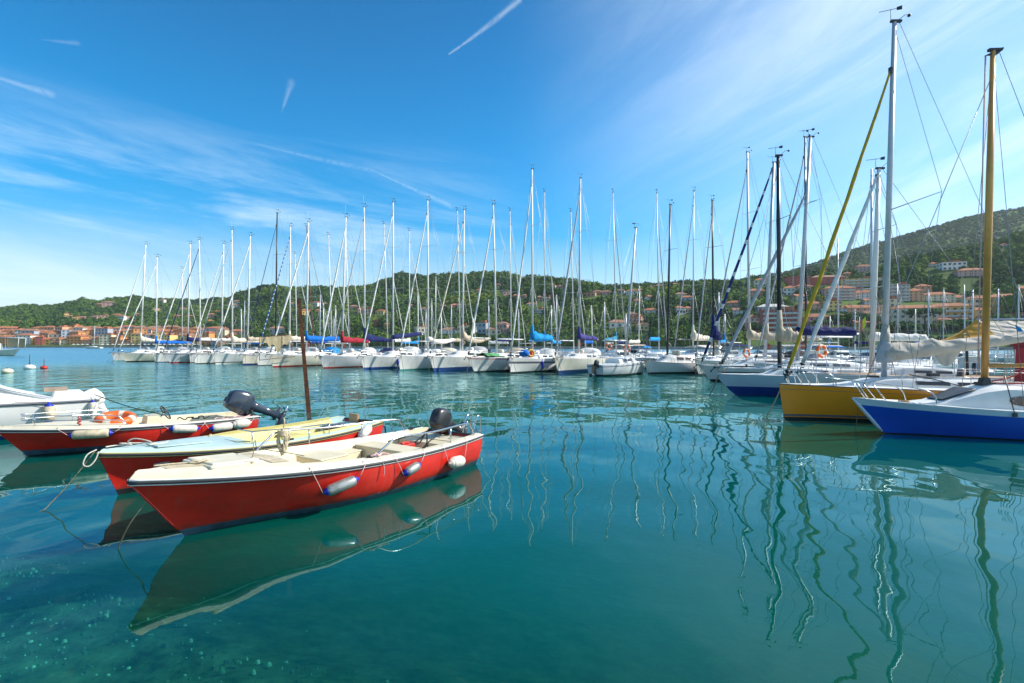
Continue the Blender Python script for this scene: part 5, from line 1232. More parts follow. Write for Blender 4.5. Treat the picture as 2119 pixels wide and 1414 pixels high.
def build_hills():
    ps = [-900 + 60 * i for i in range(13)] + [-150 + 9 * i for i in range(265)] + [2240 + 60 * i for i in range(13)]
    ks = [0, .02, .05, .10] + [.1 + .9 * (i / 46) for i in range(1, 47)] + [1.08, 1.25, 1.6]
    V = []; Fc = []
    for p in ps:
        m = (p - CX) / F; s = interp(SHORE, p) - 5; e = interp(RDIST, p)
        for k in ks:
            Y = s + (e - s) * k; V.append((m * Y, Y, height(m * Y, Y)))
    n = len(ks)
    for i in range(len(ps) - 1):
        for j in range(n - 1): Fc.append((i * n + j, (i + 1) * n + j, (i + 1) * n + j + 1, i * n + j + 1))
    me = bpy.data.meshes.new('hills'); me.from_pydata(V, [], Fc); me.polygons.foreach_set('use_smooth', [True] * len(Fc)); me.materials.append(M['hill_ground']); me.update()
    o = bpy.data.objects.new('hills', me); col.objects.link(o); structure(o)
build_hills()

def hit(px, py, d0=None):
    """where the line of sight through (px, py) meets the land"""
    m = (px - CX) / F; p = px; Y = interp(SHORE, p) + 2 if d0 is None else d0
    e = interp(RDIST, p) + 100
    while Y < e:
        if height(m * Y, Y) >= Z_of(py, Y): return Vector((m * Y, Y, Z_of(py, Y)))
        Y += 2.
    return None

# ------------------------------------------------------------------ houses
def wallmat(name, c): mat(name, c, .85, var=.10, scale=.25)
WALLS = dict(ochre=(.70, .42, .12), yellow=(.76, .56, .20), cream=(.72, .62, .44), salmon=(.66, .36, .22), pink=(.62, .36, .30), red=(.44, .10, .07), orange=(.68, .30, .09), grey=(.48, .47, .46), white=(.74, .72, .68), blue_grey=(.38, .43, .50), green=(.46, .54, .40), terracotta=(.54, .25, .15))
for k, c in WALLS.items(): wallmat('wall_' + k, c)
mat('roof_tile', (.40, .15, .065), .9, var=.35, scale=.5); mat('roof_tile_old', (.34, .18, .11), .9, var=.4, scale=.5); mat('roof_pale', (.58, .55, .50), .8); mat('tent_white', (.72, .72, .70), .7)
mat('window_pane', (.06, .065, .075), .15, var=.2); mat('shutter_green', (.03, .09, .06), .7); mat('shutter_blue', (.03, .16, .25), .7); mat('shutter_brown', (.09, .045, .03), .7); mat('balcony_white', (.55, .55, .53), .7); mat('chimney_brick', (.35, .16, .10), .9)

WINMESH = {}
def window_proto(sh):
    if sh in WINMESH: return WINMESH[sh]
    mb = MB(); mb.box((0, -.03, 0), (.72, .10, 1.35), 0); mb.box((-.55, -.06, 0), (.36, .06, 1.4), 1); mb.box((.55, -.06, 0), (.36, .06, 1.4), 1); mb.box((0, -.06, -.75), (1.0, .18, .08), 2)
    o = mb.build('window', ['window_pane', sh, 'balcony_white']); WINMESH[sh] = o.data; bpy.data.objects.remove(o); return WINMESH[sh]

BUILT = []
def house(label, p, w, d, h, wall, roof='hip', rot=0., roofm='roof_tile', cols=None, floors=None, sh='shutter_green', balcony=False, group=None, name='house', windows=True, chimney=False, side_windows=True, cat='house', roof_h=None):
    root = thing(name, label, cat, p, rot, group); BUILT.append((p.x, p.y, max(w, d) / 2, h))
    base = -5.
    mb = MB(); mb.box((0, 0, (h + base) / 2), (w, d, h - base)); mb.build('wall', ['wall_' + wall], root)
    ov = .5; rh = roof_h or min(2.6, .22 * min(w, d) + .6)
    rf = MB(); a, b = w / 2 + ov, d / 2 + ov
    if roof == 'hip':
        k = max(0., a - b); kb = max(0., b - a)
        rf.add([(-a, -b, h), (a, -b, h), (a, b, h), (-a, b, h), (-a, -b, h + .25), (a, -b, h + .25), (a, b, h + .25), (-a, b, h + .25), (-k, -kb, h + rh), (k, kb, h + rh)],
               [(0, 3, 2, 1), (0, 1, 5, 4), (1, 2, 6, 5), (2, 3, 7, 6), (3, 0, 4, 7)] + ([(4, 5, 9, 8), (6, 7, 8, 9), (5, 6, 9), (7, 4, 8)] if a >= b else [(4, 5, 8), (5, 6, 9, 8), (6, 7, 9), (7, 4, 8, 9)]), 0, False)
    elif roof == 'gable':
        rf.add([(-a, -b, h), (a, -b, h), (a, b, h), (-a, b, h), (-a, -b, h + .2), (a, -b, h + .2), (a, b, h + .2), (-a, b, h + .2), (-a, 0, h + rh), (a, 0, h + rh)],
               [(0, 3, 2, 1), (0, 1, 5, 4), (2, 3, 7, 6), (4, 5, 9, 8), (6, 7, 8, 9), (1, 2, 6, 9, 5), (3, 0, 4, 8, 7)], 0, False)
    else:
        rf.box((0, 0, h + .2), (w + .6, d + .6, .4)); rf.box((w * .2, 0, h + 1.2), (w * .3, d * .4, 1.7))
    ro = rf.build('roof', [roofm], root)
    if chimney:
        c = MB(); c.box((w * .22, d * .1, h + rh * .6 + .8), (.8, .8, 2.2)); c.box((w * .22, d * .1, h + rh * .6 + 2.0), (1.0, 1.0, .2)); c.build('chimney', ['chimney_brick'], ro)
    fl = floors or max(1, int(h / 3.1)); cl = cols or max(2, min(7, int(w / 3.2)))
    if windows:
        fh = h / fl; wm = window_proto(sh); sc_ = min(1.25, fh / 3.0)
        for i in range(fl):
            for j in range(cl):
                o = bpy.data.objects.new('window', wm); col.objects.link(o); o.parent = root; o.location = (-w / 2 + w * (j + .5) / cl, -d / 2, fh * (i + .52)); o.scale = (min(sc_, w / cl / 2.0), 1, sc_)
            if balcony:
                b_ = MB(); z = fh * i + .25
                if i > 0 or True:
                    b_.box((0, -d / 2 - .75, z - .08), (w * .86, 1.5, .16)); b_.box((0, -d / 2 - 1.46, z + .5), (w * .86, .06, 1.0)); b_.build('balcony', ['balcony_white'], root)
        if side_windows:
            cs = max(1, int(d / 4))
            sgn = -1 if p.x > 0 else 1
            for i in range(fl):
                for j in range(cs):
                    o = bpy.data.objects.new('window', wm); col.objects.link(o); o.parent = root; o.location = (sgn * w / 2, -d / 2 + d * (j + .5) / cs, fh * (i + .52)); o.rotation_euler = (0, 0, sgn * math.pi / 2); o.scale = (min(sc_, d / cs / 2.0), 1, sc_)
    return root

def house_px(label, x0, y0, x1, y1, wall, roof='hip', rot=0., dep=None, **k):
    """a house whose front fills roughly these pixels, standing where that line of sight meets the ground"""
    px = (x0 + x1) / 2; q = hit(px, y1)
    if q is None: q = P3(px, y1, interp(RDIST, px) - 40)
    sc_ = q.y / F; w = (x1 - x0) * sc_; rise = (y1 - y0) * sc_
    d = dep or min(14, max(7, w * .6)); rh = k.get('roof_h') or (min(2.6, .22 * min(w, d) + .6) if roof != 'flat' else .4)
    k['roof_h'] = rh
    h = max(2.6, rise - rh)
    q = q + Vector((0, d / 2, 0)); q.x = (px - CX) / F * q.y
    face = math.atan2(-q.x, q.y) * .6
    return house(label, q, w, d, h, wall, roof, face + rot, **k)

rh_ = random.Random(11)
ORD = ['first', 'second', 'third', 'fourth', 'fifth', 'sixth', 'seventh', 'eighth', 'ninth', 'tenth', 'eleventh', 'twelfth', 'thirteenth', 'fourteenth', 'fifteenth', 'sixteenth', 'seventeenth', 'eighteenth', 'nineteenth', 'twentieth', 'twenty-first', 'twenty-second', 'twenty-third', 'twenty-fourth', 'twenty-fifth', 'twenty-sixth']
CNAME = dict(ochre='ochre', yellow='yellow', cream='cream', salmon='salmon', pink='pink', red='red', orange='orange', grey='grey', white='white', blue_grey='blue-grey', green='pale green', terracotta='terracotta')
def town_row(rowname, pys, x0, x1, wmin, wmax, hmin, hmax, pal, group, skip=()):
    x = x0; n = 0
    while x < x1:
        w = rh_.uniform(wmin, wmax); hh = rh_.uniform(hmin, hmax); c = rh_.choice(pal); ro = rh_.choice(('hip', 'hip', 'gable', 'hip', 'flat') if rowname != 'waterfront row' else ('hip', 'gable', 'hip', 'flat'))
        py = pys + rh_.uniform(-1, 1)
        house_px(f'{CNAME[c]} house, {ORD[min(n, 25)]} from the left in the {rowname} of the bayside town', x, py - hh, x + w, py, c, ro, rh_.uniform(-.5, .5), group=group, cols=3 if w < 24 else 4, floors=max(2, int(hh / 5.5)), sh=rh_.choice(('shutter_green', 'shutter_brown', 'shutter_blue')), roofm=rh_.choice(('roof_tile', 'roof_tile', 'roof_tile_old')), chimney=rh_.random() < .4, side_windows=False, dep=rh_.uniform(9, 13))
        x += w * rh_.uniform(.86, 1.08); n += 1
PAL = ['ochre', 'yellow', 'cream', 'salmon', 'pink', 'orange', 'cream', 'blue_grey', 'yellow', 'orange', 'ochre', 'white', 'salmon']
GT = 'houses of the bayside town at the left'
town_row('waterfront row', 714.5, -40, 455, 14, 28, 13, 27, PAL, GT)
town_row('second row', 706, -30, 440, 13, 26, 14, 27, PAL, GT)
town_row('third row', 697, -20, 450, 13, 26, 12, 22, PAL, GT)
town_row('top row', 688, 70, 440, 18, 34, 11, 16, PAL, GT)
house_px('long low building with red roof and arcade above the left end of the town', -6, 675, 36, 688, 'pink', 'gable', 0, group=GT, cols=7, floors=2, dep=10)
house_px('bright red tower-like house on the waterfront of the bayside town', 77, 697, 90, 716, 'red', 'flat', 0, group=GT, cols=2, floors=4, dep=8)

VILLAS = [(134, 648, 142, 656, 'yellow'), (141, 653, 152, 661, 'yellow'), (152, 657, 163, 665, 'ochre'), (161, 655, 179, 662, 'terracotta'), (190, 654, 204, 660, 'salmon'), (206, 653, 222, 661, 'pink'), (235, 650, 250, 658, 'pink'), (246, 652, 258, 664, 'white'), (259, 655, 268, 662, 'white'), (280, 649, 290, 656, 'salmon'), (202, 628, 215, 634, 'orange'), (216, 624, 236, 633, 'pink'), (273, 664, 282, 669, 'white'), (36, 664, 47, 669, 'pink'),
          (318, 638, 331, 644, 'yellow'), (372, 637, 388, 643, 'yellow'), (362, 652, 374, 658, 'salmon'), (386, 653, 400, 659, 'cream'), (333, 619, 341, 626, 'white'), (480, 630, 494, 637, 'white'), (432, 649, 445, 657, 'pink'), (445, 643, 455, 650, 'salmon'), (430, 662, 441, 668, 'cream'), (485, 622, 496, 628, 'cream'),
          (624, 640, 640, 652, 'ochre'), (654, 640, 663, 652, 'ochre'), (647, 624, 661, 634, 'white'), (668, 627, 678, 634, 'pink'), (725, 632, 742, 638, 'pink'), (740, 638, 754, 646, 'salmon'), (752, 640, 772, 649, 'salmon'), (780, 641, 799, 652, 'yellow'), (771, 664, 786, 673, 'red'), (796, 668, 806, 680, 'ochre'), (600, 626, 610, 634, 'white'), (845, 630, 857, 637, 'cream'), (872, 637, 884, 643, 'white'), (910, 631, 921, 639, 'pink'), (932, 630, 950, 636, 'salmon'), (948, 629, 962, 636, 'cream'),
          (985, 598, 995, 604, 'ochre'), (1028, 587, 1036, 592, 'pink'), (1040, 604, 1058, 610, 'pink'), (1061, 609, 1072, 616, 'red'), (1081, 609, 1091, 616, 'pink'), (1110, 612, 1122, 621, 'salmon'), (1090, 627, 1110, 634, 'cream'), (1105, 640, 1126, 648, 'grey'), (1130, 615, 1140, 622, 'cream'), (1140, 588, 1150, 594, 'cream'), (1155, 590, 1164, 596, 'pink'),
          (1209, 606, 1232, 614, 'terracotta'), (1228, 601, 1246, 608, 'salmon'), (1243, 601, 1264, 610, 'pink'), (1278, 598, 1292, 607, 'grey'), (1297, 599, 1317, 609, 'white'), (1318, 597, 1330, 605, 'terracotta'), (1342, 592, 1358, 600, 'cream'), (1355, 589, 1372, 598, 'salmon'), (1388, 586, 1408, 594, 'cream'), (1408, 588, 1420, 595, 'grey'), (1436, 582, 1447, 590, 'grey'), (1455, 584, 1466, 592, 'terracotta'),
          (1257, 662, 1300, 678, 'white'), (1297, 646, 1318, 660, 'pink'), (1305, 655, 1328, 668, 'terracotta'), (1333, 638, 1362, 648, 'white'), (1320, 668, 1346, 684, 'yellow'), (1394, 633, 1414, 652, 'white'), (1413, 634, 1432, 648, 'cream'), (1396, 606, 1420, 614, 'cream'), (1410, 612, 1434, 622, 'grey'), (1335, 612, 1348, 619, 'white'), (1310, 620, 1324, 627, 'salmon'),
          (860, 676, 884, 690, 'cream'), (912, 678, 950, 690, 'white'), (948, 674, 968, 688, 'cream'), (985, 668, 1010, 690, 'blue_grey'), (1006, 678, 1036, 692, 'cream'), (1030, 666, 1052, 690, 'pink'), (560, 676, 590, 690, 'grey'), (430, 676, 470, 692, 'blue_grey'), (480, 682, 505, 692, 'terracotta')]
def vregion(px):
    for lim, nm in ((300, 'hill above the bayside town'), (520, 'wooded slope left of the black mast'), (700, 'wooded slope behind the iron pole'), (980, 'slope behind the crimson and navy sail covers'), (1200, 'slope behind the tallest mast'), (1500, 'slope behind the black-masted sloop')):
        if px < lim: return nm
vc = {}
for v in sorted(VILLAS):
    key = (v[4], vregion(v[0])); vc[key] = vc.get(key, 0) + 1
    od = ['', 'second ', 'third ', 'fourth ', 'fifth ', 'sixth '][vc[key] - 1]
    house_px(f'{od}{CNAME[v[4]]} house from the left on the {vregion(v[0])}', v[0] - 1, v[1] - 1, v[2] + 1, v[3] + 1, v[4], 'hip' if rh_.random() < .8 else 'flat', rh_.uniform(-.6, .6), group='scattered houses on the hillsides', cols=3, roofm=rh_.choice(('roof_tile', 'roof_tile_old')), side_windows=False)

RT = [('dark red apartment block with flat roof under the mountain', 1625, 572, 1673, 596, 'red', 'flat', dict(cols=6, floors=4)), ('brick red apartment block right of the dark red one', 1678, 568, 1742, 590, 'red', 'hip', dict(cols=7, floors=4, roofm='roof_tile_old')),
      ('yellow terraced block with balconies under the mountain', 1744, 575, 1820, 594, 'yellow', 'flat', dict(cols=7, floors=3, balcony=True)), ('pink four-storey house with balconies and tiled roof', 1704, 590, 1762, 622, 'pink', 'hip', dict(cols=6, floors=4, balcony=True)),
      ('white villa left of the pink four-storey house', 1619, 590, 1650, 612, 'white', 'hip', dict(cols=4, floors=2)), ('grey and yellow apartment block beside the grey mast', 1838, 588, 1875, 624, 'grey', 'flat', dict(cols=5, floors=5, balcony=True)), ('pink narrow house right of the grey apartment block', 1877, 595, 1903, 624, 'salmon', 'hip', dict(cols=3, floors=4)),
      ('wide pale house with orange eaves right of the pink narrow house', 1906, 603, 1964, 626, 'cream', 'hip', dict(cols=6, floors=3)), ('pale green house with orange roof', 1962, 609, 1998, 625, 'green', 'hip', dict(cols=4, floors=2)),
      ('long red waterfront block with rows of white balconies', 1575, 640, 1652, 690, 'red', 'flat', dict(cols=7, floors=5, balcony=True)), ('pink waterfront block left of the long red one', 1540, 650, 1576, 690, 'pink', 'hip', dict(cols=4, floors=4)), ('blue-grey block with yellow top behind the red waterfront block', 1566, 628, 1625, 650, 'blue_grey', 'hip', dict(cols=6, floors=2, roofm='roof_pale')),
      ('pink row of houses with orange roofs above the pines', 1664, 648, 1712, 682, 'pink', 'hip', dict(cols=5, floors=3)), ('terracotta row house with low orange roof', 1708, 650, 1766, 672, 'terracotta', 'hip', dict(cols=5, floors=2)), ('salmon house with orange roof above the umbrella pines', 1753, 630, 1800, 650, 'salmon', 'gable', dict(cols=4, floors=2)),
      ('yellow house behind the terracotta row', 1702, 622, 1736, 646, 'yellow', 'flat', dict(cols=4, floors=3)), ('cream three-storey house with green shutters beside the grey mast', 1846, 630, 1926, 672, 'cream', 'hip', dict(cols=6, floors=3)), ('yellow house with white balconies facing the harbour', 1924, 626, 2000, 668, 'ochre', 'hip', dict(cols=6, floors=3, balcony=True)),
      ('low ochre house left of the golden mast', 1990, 634, 2036, 666, 'yellow', 'hip', dict(cols=4, floors=3)), ('long ochre block with blue shutters at the right edge', 2046, 606, 2135, 662, 'ochre', 'hip', dict(cols=7, floors=4, sh='shutter_blue')), ('pale orange house behind the golden mast', 2000, 610, 2050, 640, 'cream', 'hip', dict(cols=4, floors=2)), ('terracotta house on the terrace above the ochre block', 2100, 590, 2140, 606, 'terracotta', 'hip', dict(cols=4, floors=2)),
      ('white villa on the wooded slope right of the grey mast', 1948, 541, 1990, 560, 'white', 'flat', dict(cols=5, floors=2)), ('pink villa below the white villa on the wooded slope', 1982, 553, 2032, 574, 'pink', 'hip', dict(cols=6, floors=3)), ('pale red house with white ground floor below the ridge', 1771, 546, 1804, 561, 'pink', 'hip', dict(cols=5, floors=2)), ('grey villa left of the white villa on the slope', 1920, 541, 1938, 553, 'grey', 'hip', dict(cols=3, floors=2)), ('small white house high on the mountain edge', 2068, 503, 2084, 512, 'white', 'hip', dict(cols=3, floors=1)), ('orange-roofed house just under the ridge left', 1742, 565, 1760, 572, 'orange', 'hip', dict(cols=3, floors=1)),
      ('cream house with grey roof left of the red apartment block', 1560, 574, 1590, 594, 'cream', 'hip', dict(cols=4, floors=2)), ('terracotta house left of the navy furled jib', 1545, 596, 1580, 615, 'terracotta', 'hip', dict(cols=4, floors=2)), ('pink terrace above the waterfront block', 1652, 622, 1700, 642, 'salmon', 'hip', dict(cols=5, floors=2))]
for lab, x0, y0, x1, y1, c, ro, kw in RT:
    house_px(lab, x0, y0, x1, y1, c, ro, rh_.uniform(-.12, .12), group='houses of the hillside town at the right', chimney=rh_.random() < .5, dep=11, **kw)
fillers = []; fr_ = random.Random(23)
for row_y in (676, 662, 648, 636, 624, 612, 602):
    x = 1500 + fr_.uniform(0, 30)
    while x < 2150:
        w = fr_.uniform(15, 34); hh = fr_.uniform(12, 22); yb = row_y + fr_.uniform(-4, 4)
        if fr_.random() < (.95 if x > 1600 else .5) and not any(a - 3 < x + w / 2 < c_ + 3 and b_ - 2 < yb - 5 < d_ + 1 for _, a, b_, c_, d_, *_r in RT) and not (row_y < 630 and x < 1640) and not (row_y < 616 and x > 1930): fillers.append((x, yb, w, hh))
        x += w + fr_.uniform(4, 40)
fillers.sort()
fcount = {}
for x, yb, w, hh in fillers:
    c = fr_.choice(['cream', 'yellow', 'salmon', 'ochre', 'white', 'pink', 'terracotta', 'cream', 'grey', 'orange']); fcount[c] = fcount.get(c, 0) + 1
    house_px(f'small {CNAME[c]} house among hillside trees at right, {ORD[min(25, fcount[c] - 1)]} of its colour from left', x, yb - hh, x + w, yb, c, fr_.choice(('hip', 'gable', 'hip', 'flat')), fr_.uniform(-.35, .35), group='houses of the hillside town at the right', cols=max(2, int(w / 8)), floors=max(1, int(hh / 7)), dep=fr_.uniform(7, 11), sh=fr_.choice(('shutter_green', 'shutter_brown')), roofm=fr_.choice(('roof_tile', 'roof_tile_old')), chimney=fr_.random() < .4)
q = hit(1779, 612)
def tent():
    s = q.y / F; root = thing('marquee', 'white marquee with pitched roofs below the yellow terraced block', 'marquee', q + Vector((0, 4, 0)), math.atan2(-q.x, q.y) * .6); BUILT.append((q.x, q.y, 6, 6))
    for k in (-1, 1):
        mb = MB(); w = 16 * s; x = k * w / 2; mb.add([(x - w / 2, -4, 3), (x + w / 2, -4, 3), (x + w / 2, 5, 3), (x - w / 2, 5, 3), (x, -4, 5.8), (x, 5, 5.8)], [(0, 1, 4), (2, 3, 5), (1, 2, 5, 4), (3, 0, 4, 5), (0, 3, 2, 1)], 0, False); mb.build('tent_roof', ['tent_white'], root)
    mb = MB(); mb.box((0, .5, -.2), (32 * s * .98, 8.6, 6.3)); mb.build('tent_wall', ['tent_white'], root)
tent()
# beach parasols along the far promenade
PAR = None
for i in range(26):
    px = 150 + i * 10.5 + rh_.uniform(-2, 2); Yp = interp(SHORE, px) + 5; p = Vector((X_of(px, Yp), Yp, 1.0))
    if PAR is None:
        mb = MB(); mb.lathe([(1.9, 2.3), (1.85, 2.36), (1.0, 2.7), (.05, 2.95)], seg=8); c = mb.build('canopy', ['parasol_cloth']); mb = MB(); mb.tube([(0, 0, 0), (0, 0, 2.9)], .05, 5); st = mb.build('pole', ['mast_white']); PAR = (c, st)
        root = thing('beach_parasol', 'white beach parasol in the row along the far promenade', 'parasol', p, 0, 'white parasols along the far promenade'); c.parent = root; st.parent = root
    else:
        r2_ = root.copy(); col.objects.link(r2_); r2_.location = p
        for o in PAR:
            c = o.copy(); col.objects.link(c); c.parent = r2_

# ------------------------------------------------------------------ woods and trees
def leaf_material():
    m, nt, out = nodes_of('foliage')
    b = nt.nodes.new('ShaderNodeBsdfPrincipled'); b.inputs['Roughness'].default_value = .9; b.inputs['Specular IOR Level'].default_value = .03
    at = nt.nodes.new('ShaderNodeAttribute'); at.attribute_name = 'tint'
    r = nt.nodes.new('ShaderNodeValToRGB'); e = r.color_ramp.elements
    e[0].position = 0; e[0].color = (.028, .060, .022, 1); e[1].position = 1; e[1].color = (.15, .19, .03, 1)
    a = e.new(.35); a.color = (.055, .110, .026, 1); a = e.new(.7); a.color = (.105, .170, .030, 1)
    nt.links.new(at.outputs['Fac'], r.inputs[0])
    tc = nt.nodes.new('ShaderNodeTexCoord'); n = nt.nodes.new('ShaderNodeTexNoise'); n.inputs['Scale'].default_value = .9; n.inputs['Detail'].default_value = 6
    nt.links.new(tc.outputs['Object'], n.inputs[0])
    mx = nt.nodes.new('ShaderNodeMix'); mx.data_type = 'RGBA'; mx.blend_type = 'MULTIPLY'; mx.inputs['Factor'].default_value = .6
    r2 = nt.nodes.new('ShaderNodeValToRGB'); r2.color_ramp.elements[0].position = .3; r2.color_ramp.elements[0].color = (.72, .76, .76, 1); r2.color_ramp.elements[1].position = .65; r2.color_ramp.elements[1].color = (1.15, 1.12, 1.0, 1)
    nt.links.new(n.outputs['Fac'], r2.inputs[0]); nt.links.new(r.outputs[0], mx.inputs[6]); nt.links.new(r2.outputs[0], mx.inputs[7])
    nt.links.new(mx.outputs[2], b.inputs['Base Color'])
    bp = nt.nodes.new('ShaderNodeBump'); bp.inputs['Strength'].default_value = .8; bp.inputs['Distance'].default_value = .5
    nt.links.new(n.outputs['Fac'], bp.inputs['Height']); nt.links.new(bp.outputs[0], b.inputs['Normal'])
    nt.links.new(b.outputs[0], out.inputs[0])
leaf_material(); mat('bark', (.09, .06, .04), .9, var=.3)

def clump(seed, n=46, flat=1., leaf=.34, sub=2):
    """a rough crown of leaf-tuft faces over a lumpy core, radius about 1"""
    r = np.random.RandomState(seed); V = []; Fc = []
    import bmesh
    bm = bmesh.new(); bmesh.ops.create_icosphere(bm, subdivisions=sub, radius=.78)
    for v in bm.verts:
        k = 1 + .38 * mnoise.noise(v.co * 1.9 + Vector((seed * 3.7, 0, 0))) + .22 * mnoise.noise(v.co * 4.3 + Vector((0, seed * 1.3, 0))); v.co *= k; v.co.z *= flat
    V = [tuple(v.co) for v in bm.verts]; Fc = [tuple(v.index for v in f.verts) for f in bm.faces]; bm.free()
    for i in range(n):
        d = r.normal(size=3); d /= np.linalg.norm(d); d[2] = d[2] * .8 + .15
        c = d * (.78 + .2 * r.rand()) * np.array([1, 1, flat]); a = r.normal(size=3); a /= np.linalg.norm(a); b = np.cross(a, d); b /= (np.linalg.norm(b) + 1e-6); s = leaf * (.6 + .7 * r.rand())
        o = len(V); V += [tuple(c + a * s), tuple(c + b * s * .6), tuple(c - a * s * .8), tuple(c - b * s * .6 + d * s * .3)]; Fc.append((o, o + 1, o + 2, o + 3))
    return np.array(V), Fc
CL = [clump(i, 44, 1., .30, 1) for i in range(8)] + [clump(20 + i, 40, 1.25, .26, 1) for i in range(3)]

def woods():
    r = np.random.RandomState(3); VV = []; LT = []; TT = []; base = 0; nf = 0; loops = []; starts = []; tot = []
    pts = []
    for step in range(52000):
        p = r.uniform(-260, 2330); s = interp(SHORE, p); e = interp(RDIST, p)
        t = r.rand() ** 1.25; Y = s + 12 + (e + 14 - s - 12) * t; X = (p - CX) / F * Y
        size = (2.2 + 3.4 * r.rand() ** 1.6) * (1 if p < 1500 or Y < 650 else .9)
        if Y - s < interp(LOWD, p) and p < 440: 
            if r.rand() < .72: continue
        if Y - s < interp(LOWD, p) and p > 1560 and r.rand() < .45: continue
        # clearings and terraces
        nz = mnoise.noise(Vector((X * .014, Y * .020, 8.)))
        if nz > .34 and p < 1560 and r.rand() < .82: continue
        z = height(X, Y)
        if z < 1.2: continue
        bad = False
        for bx, by, bw, bh in NEARB(X, Y):
            f_ = by / Y; dx = X * f_ - bx
            if abs(dx) < bw + size * .55 and -bw - 3 < by - Y < 42: bad = True; break
        if bad: continue
        pts.append((X, Y, z, size, nz))
    for X, Y, z, s, nz in pts:
        V, Fc = CL[r.randint(len(CL))]; a = r.rand() * 6.28; ca, sa = math.cos(a), math.sin(a); q = V * s * np.array([1, 1, .72 + .4 * r.rand()])
        q = np.stack([q[:, 0] * ca - q[:, 1] * sa + X, q[:, 0] * sa + q[:, 1] * ca + Y, q[:, 2] + z + s * .45], 1)
        VV.append(q); tn = min(1, max(0, .45 + .55 * mnoise.noise(Vector((X * .011, Y * .016, 2.))) + .22 * mnoise.noise(Vector((X * .05, Y * .05, 2.))) + r.normal() * .10 - (.05 if p > 1600 and Y > 700 else 0) + .25 * max(0, nz)))
        TT.append(np.full(len(q), tn, dtype=np.float32))
        LT.append((base, Fc)); base += len(q)
    for b, Fc in LT:
        for f_ in Fc: starts.append(len(loops)); loops.extend([b + i for i in f_]); tot.append(len(f_))
    me = bpy.data.meshes.new('woods'); V = np.concatenate(VV).astype(np.float32)
    me.vertices.add(len(V)); me.vertices.foreach_set('co', V.ravel()); me.loops.add(len(loops)); me.loops.foreach_set('vertex_index', loops)
    me.polygons.add(len(starts)); me.polygons.foreach_set('loop_start', starts); me.polygons.foreach_set('loop_total', tot); me.update(calc_edges=True); me.validate()
    at = me.attributes.new('tint', 'FLOAT', 'POINT'); at.data.foreach_set('value', np.concatenate(TT))
    me.materials.append(M['foliage']); o = bpy.data.objects.new('woods', me); col.objects.link(o); tag(o, 'dense green woods covering the hills round the bay', 'woods', kind='stuff'); o['kind'] = 'stuff'
GRID = {}
for b in BUILT: 
    for i in range(-1, 2):
        for j in range(-2, 1): GRID.setdefault((int(b[0] // 40) + i, int(b[1] // 40) + j), []).append(b)
def NEARB(X, Y): return GRID.get((int(X // 40), int(Y // 40)), ())
woods()

def tree_meshes(kind, seed):
    rr = np.random.RandomState(seed); V = []; Fc = []; T = []
    def puff(c, s, flat, n=40):
        a, f_ = clump(seed * 10 + len(T) % 7, n, flat, .22); o = len(V); V.extend([tuple(np.array(c) + p * s) for p in a]); Fc.extend([tuple(o + i for i in q) for q in f_]); T.extend([float(np.clip(rr.normal(.38 if kind != 'bush' else .5, .14), 0, 1))] * len(a))
    mb = MB()
    if kind == 'umbrella':
        mb.tube([(0, 0, -2), (.1, 0, 2.5), (-.1, .1, 5.2)], [.34, .28, .2], 8)
        for k in range(26):
            a = rr.rand() * 6.28; q = math.sqrt(rr.rand()) * 4.4; puff((q * math.cos(a), q * math.sin(a), 6.6 + .9 * (1 - (q / 4.4) ** 2) + rr.normal() * .25), 1.25 + .4 * rr.rand(), .6)
            if k % 3 == 0: mb.tube([(-.1, .1, 4.6), (q * .5 * math.cos(a), q * .5 * math.sin(a), 5.7), (q * math.cos(a), q * math.sin(a), 6.6)], [.14, .1, .05], 5)
    elif kind == 'cypress':
        mb.tube([(0, 0, -2), (0, 0, 3)], [.25, .15], 6)
        for k in range(16): z = 1.2 + 8.5 * k / 15; puff((rr.normal() * .12, rr.normal() * .12, z), .95 * math.sin(math.pi * min(1, (k + 2.5) / 18)) + .2, 1.3, 26)
    else:
        mb.tube([(0, 0, -2), (.1, 0, 1.2), (0, .1, 2.6)], [.3, .24, .14], 7)
        for k in range(24):
            d = rr.normal(size=3); d /= np.linalg.norm(d); q = d * np.array([2.9, 2.9, 1.7]) * rr.rand() ** .4; puff((q[0], q[1], 3.2 + q[2]), 1.0 + .5 * rr.rand(), .85)
            if k % 4 == 0: mb.tube([(0, 0, 1.8), (q[0], q[1], 3.2 + q[2] * .7)], [.12, .04], 5)
    me = bpy.data.meshes.new('crown'); me.from_pydata(V, [], Fc); at = me.attributes.new('tint', 'FLOAT', 'POINT'); at.data.foreach_set('value', np.array(T, dtype=np.float32)); me.materials.append(M['foliage']); me.update()
    tr = mb.build('trunk', ['bark']); tm = tr.data; bpy.data.objects.remove(tr); return me, tm
TM = {}
def tree(kind, label, px, py, hpx, group, var=0, wide=1.):
    key = (kind, var)
    if key not in TM: TM[key] = tree_meshes(kind, var + dict(umbrella=1, cypress=5, bush=9)[kind])
    q = hit(px, py)
    if q is None: q = P3(px, py, interp(RDIST, px) - 15)
    nat = dict(umbrella=8.2, cypress=10.8, bush=5.4)[kind]; s = hpx * q.y / F / nat
    root = thing(dict(umbrella='umbrella_pine', cypress='cypress_tree', bush='round_tree')[kind], label, 'tree', q, (px * 7) % 6, group); root.scale = (s * wide, s * wide, s)
    for nm, me in (('crown', TM[key][0]), ('trunk', TM[key][1])):
        o = bpy.data.objects.new(nm, me); col.objects.link(o); o.parent = root
GW = 'pines and round trees along the harbour road'
tree('umbrella', 'big umbrella pine in front of the cream and yellow waterfront houses', 1914, 684, 46, GW, 0, 1.25)
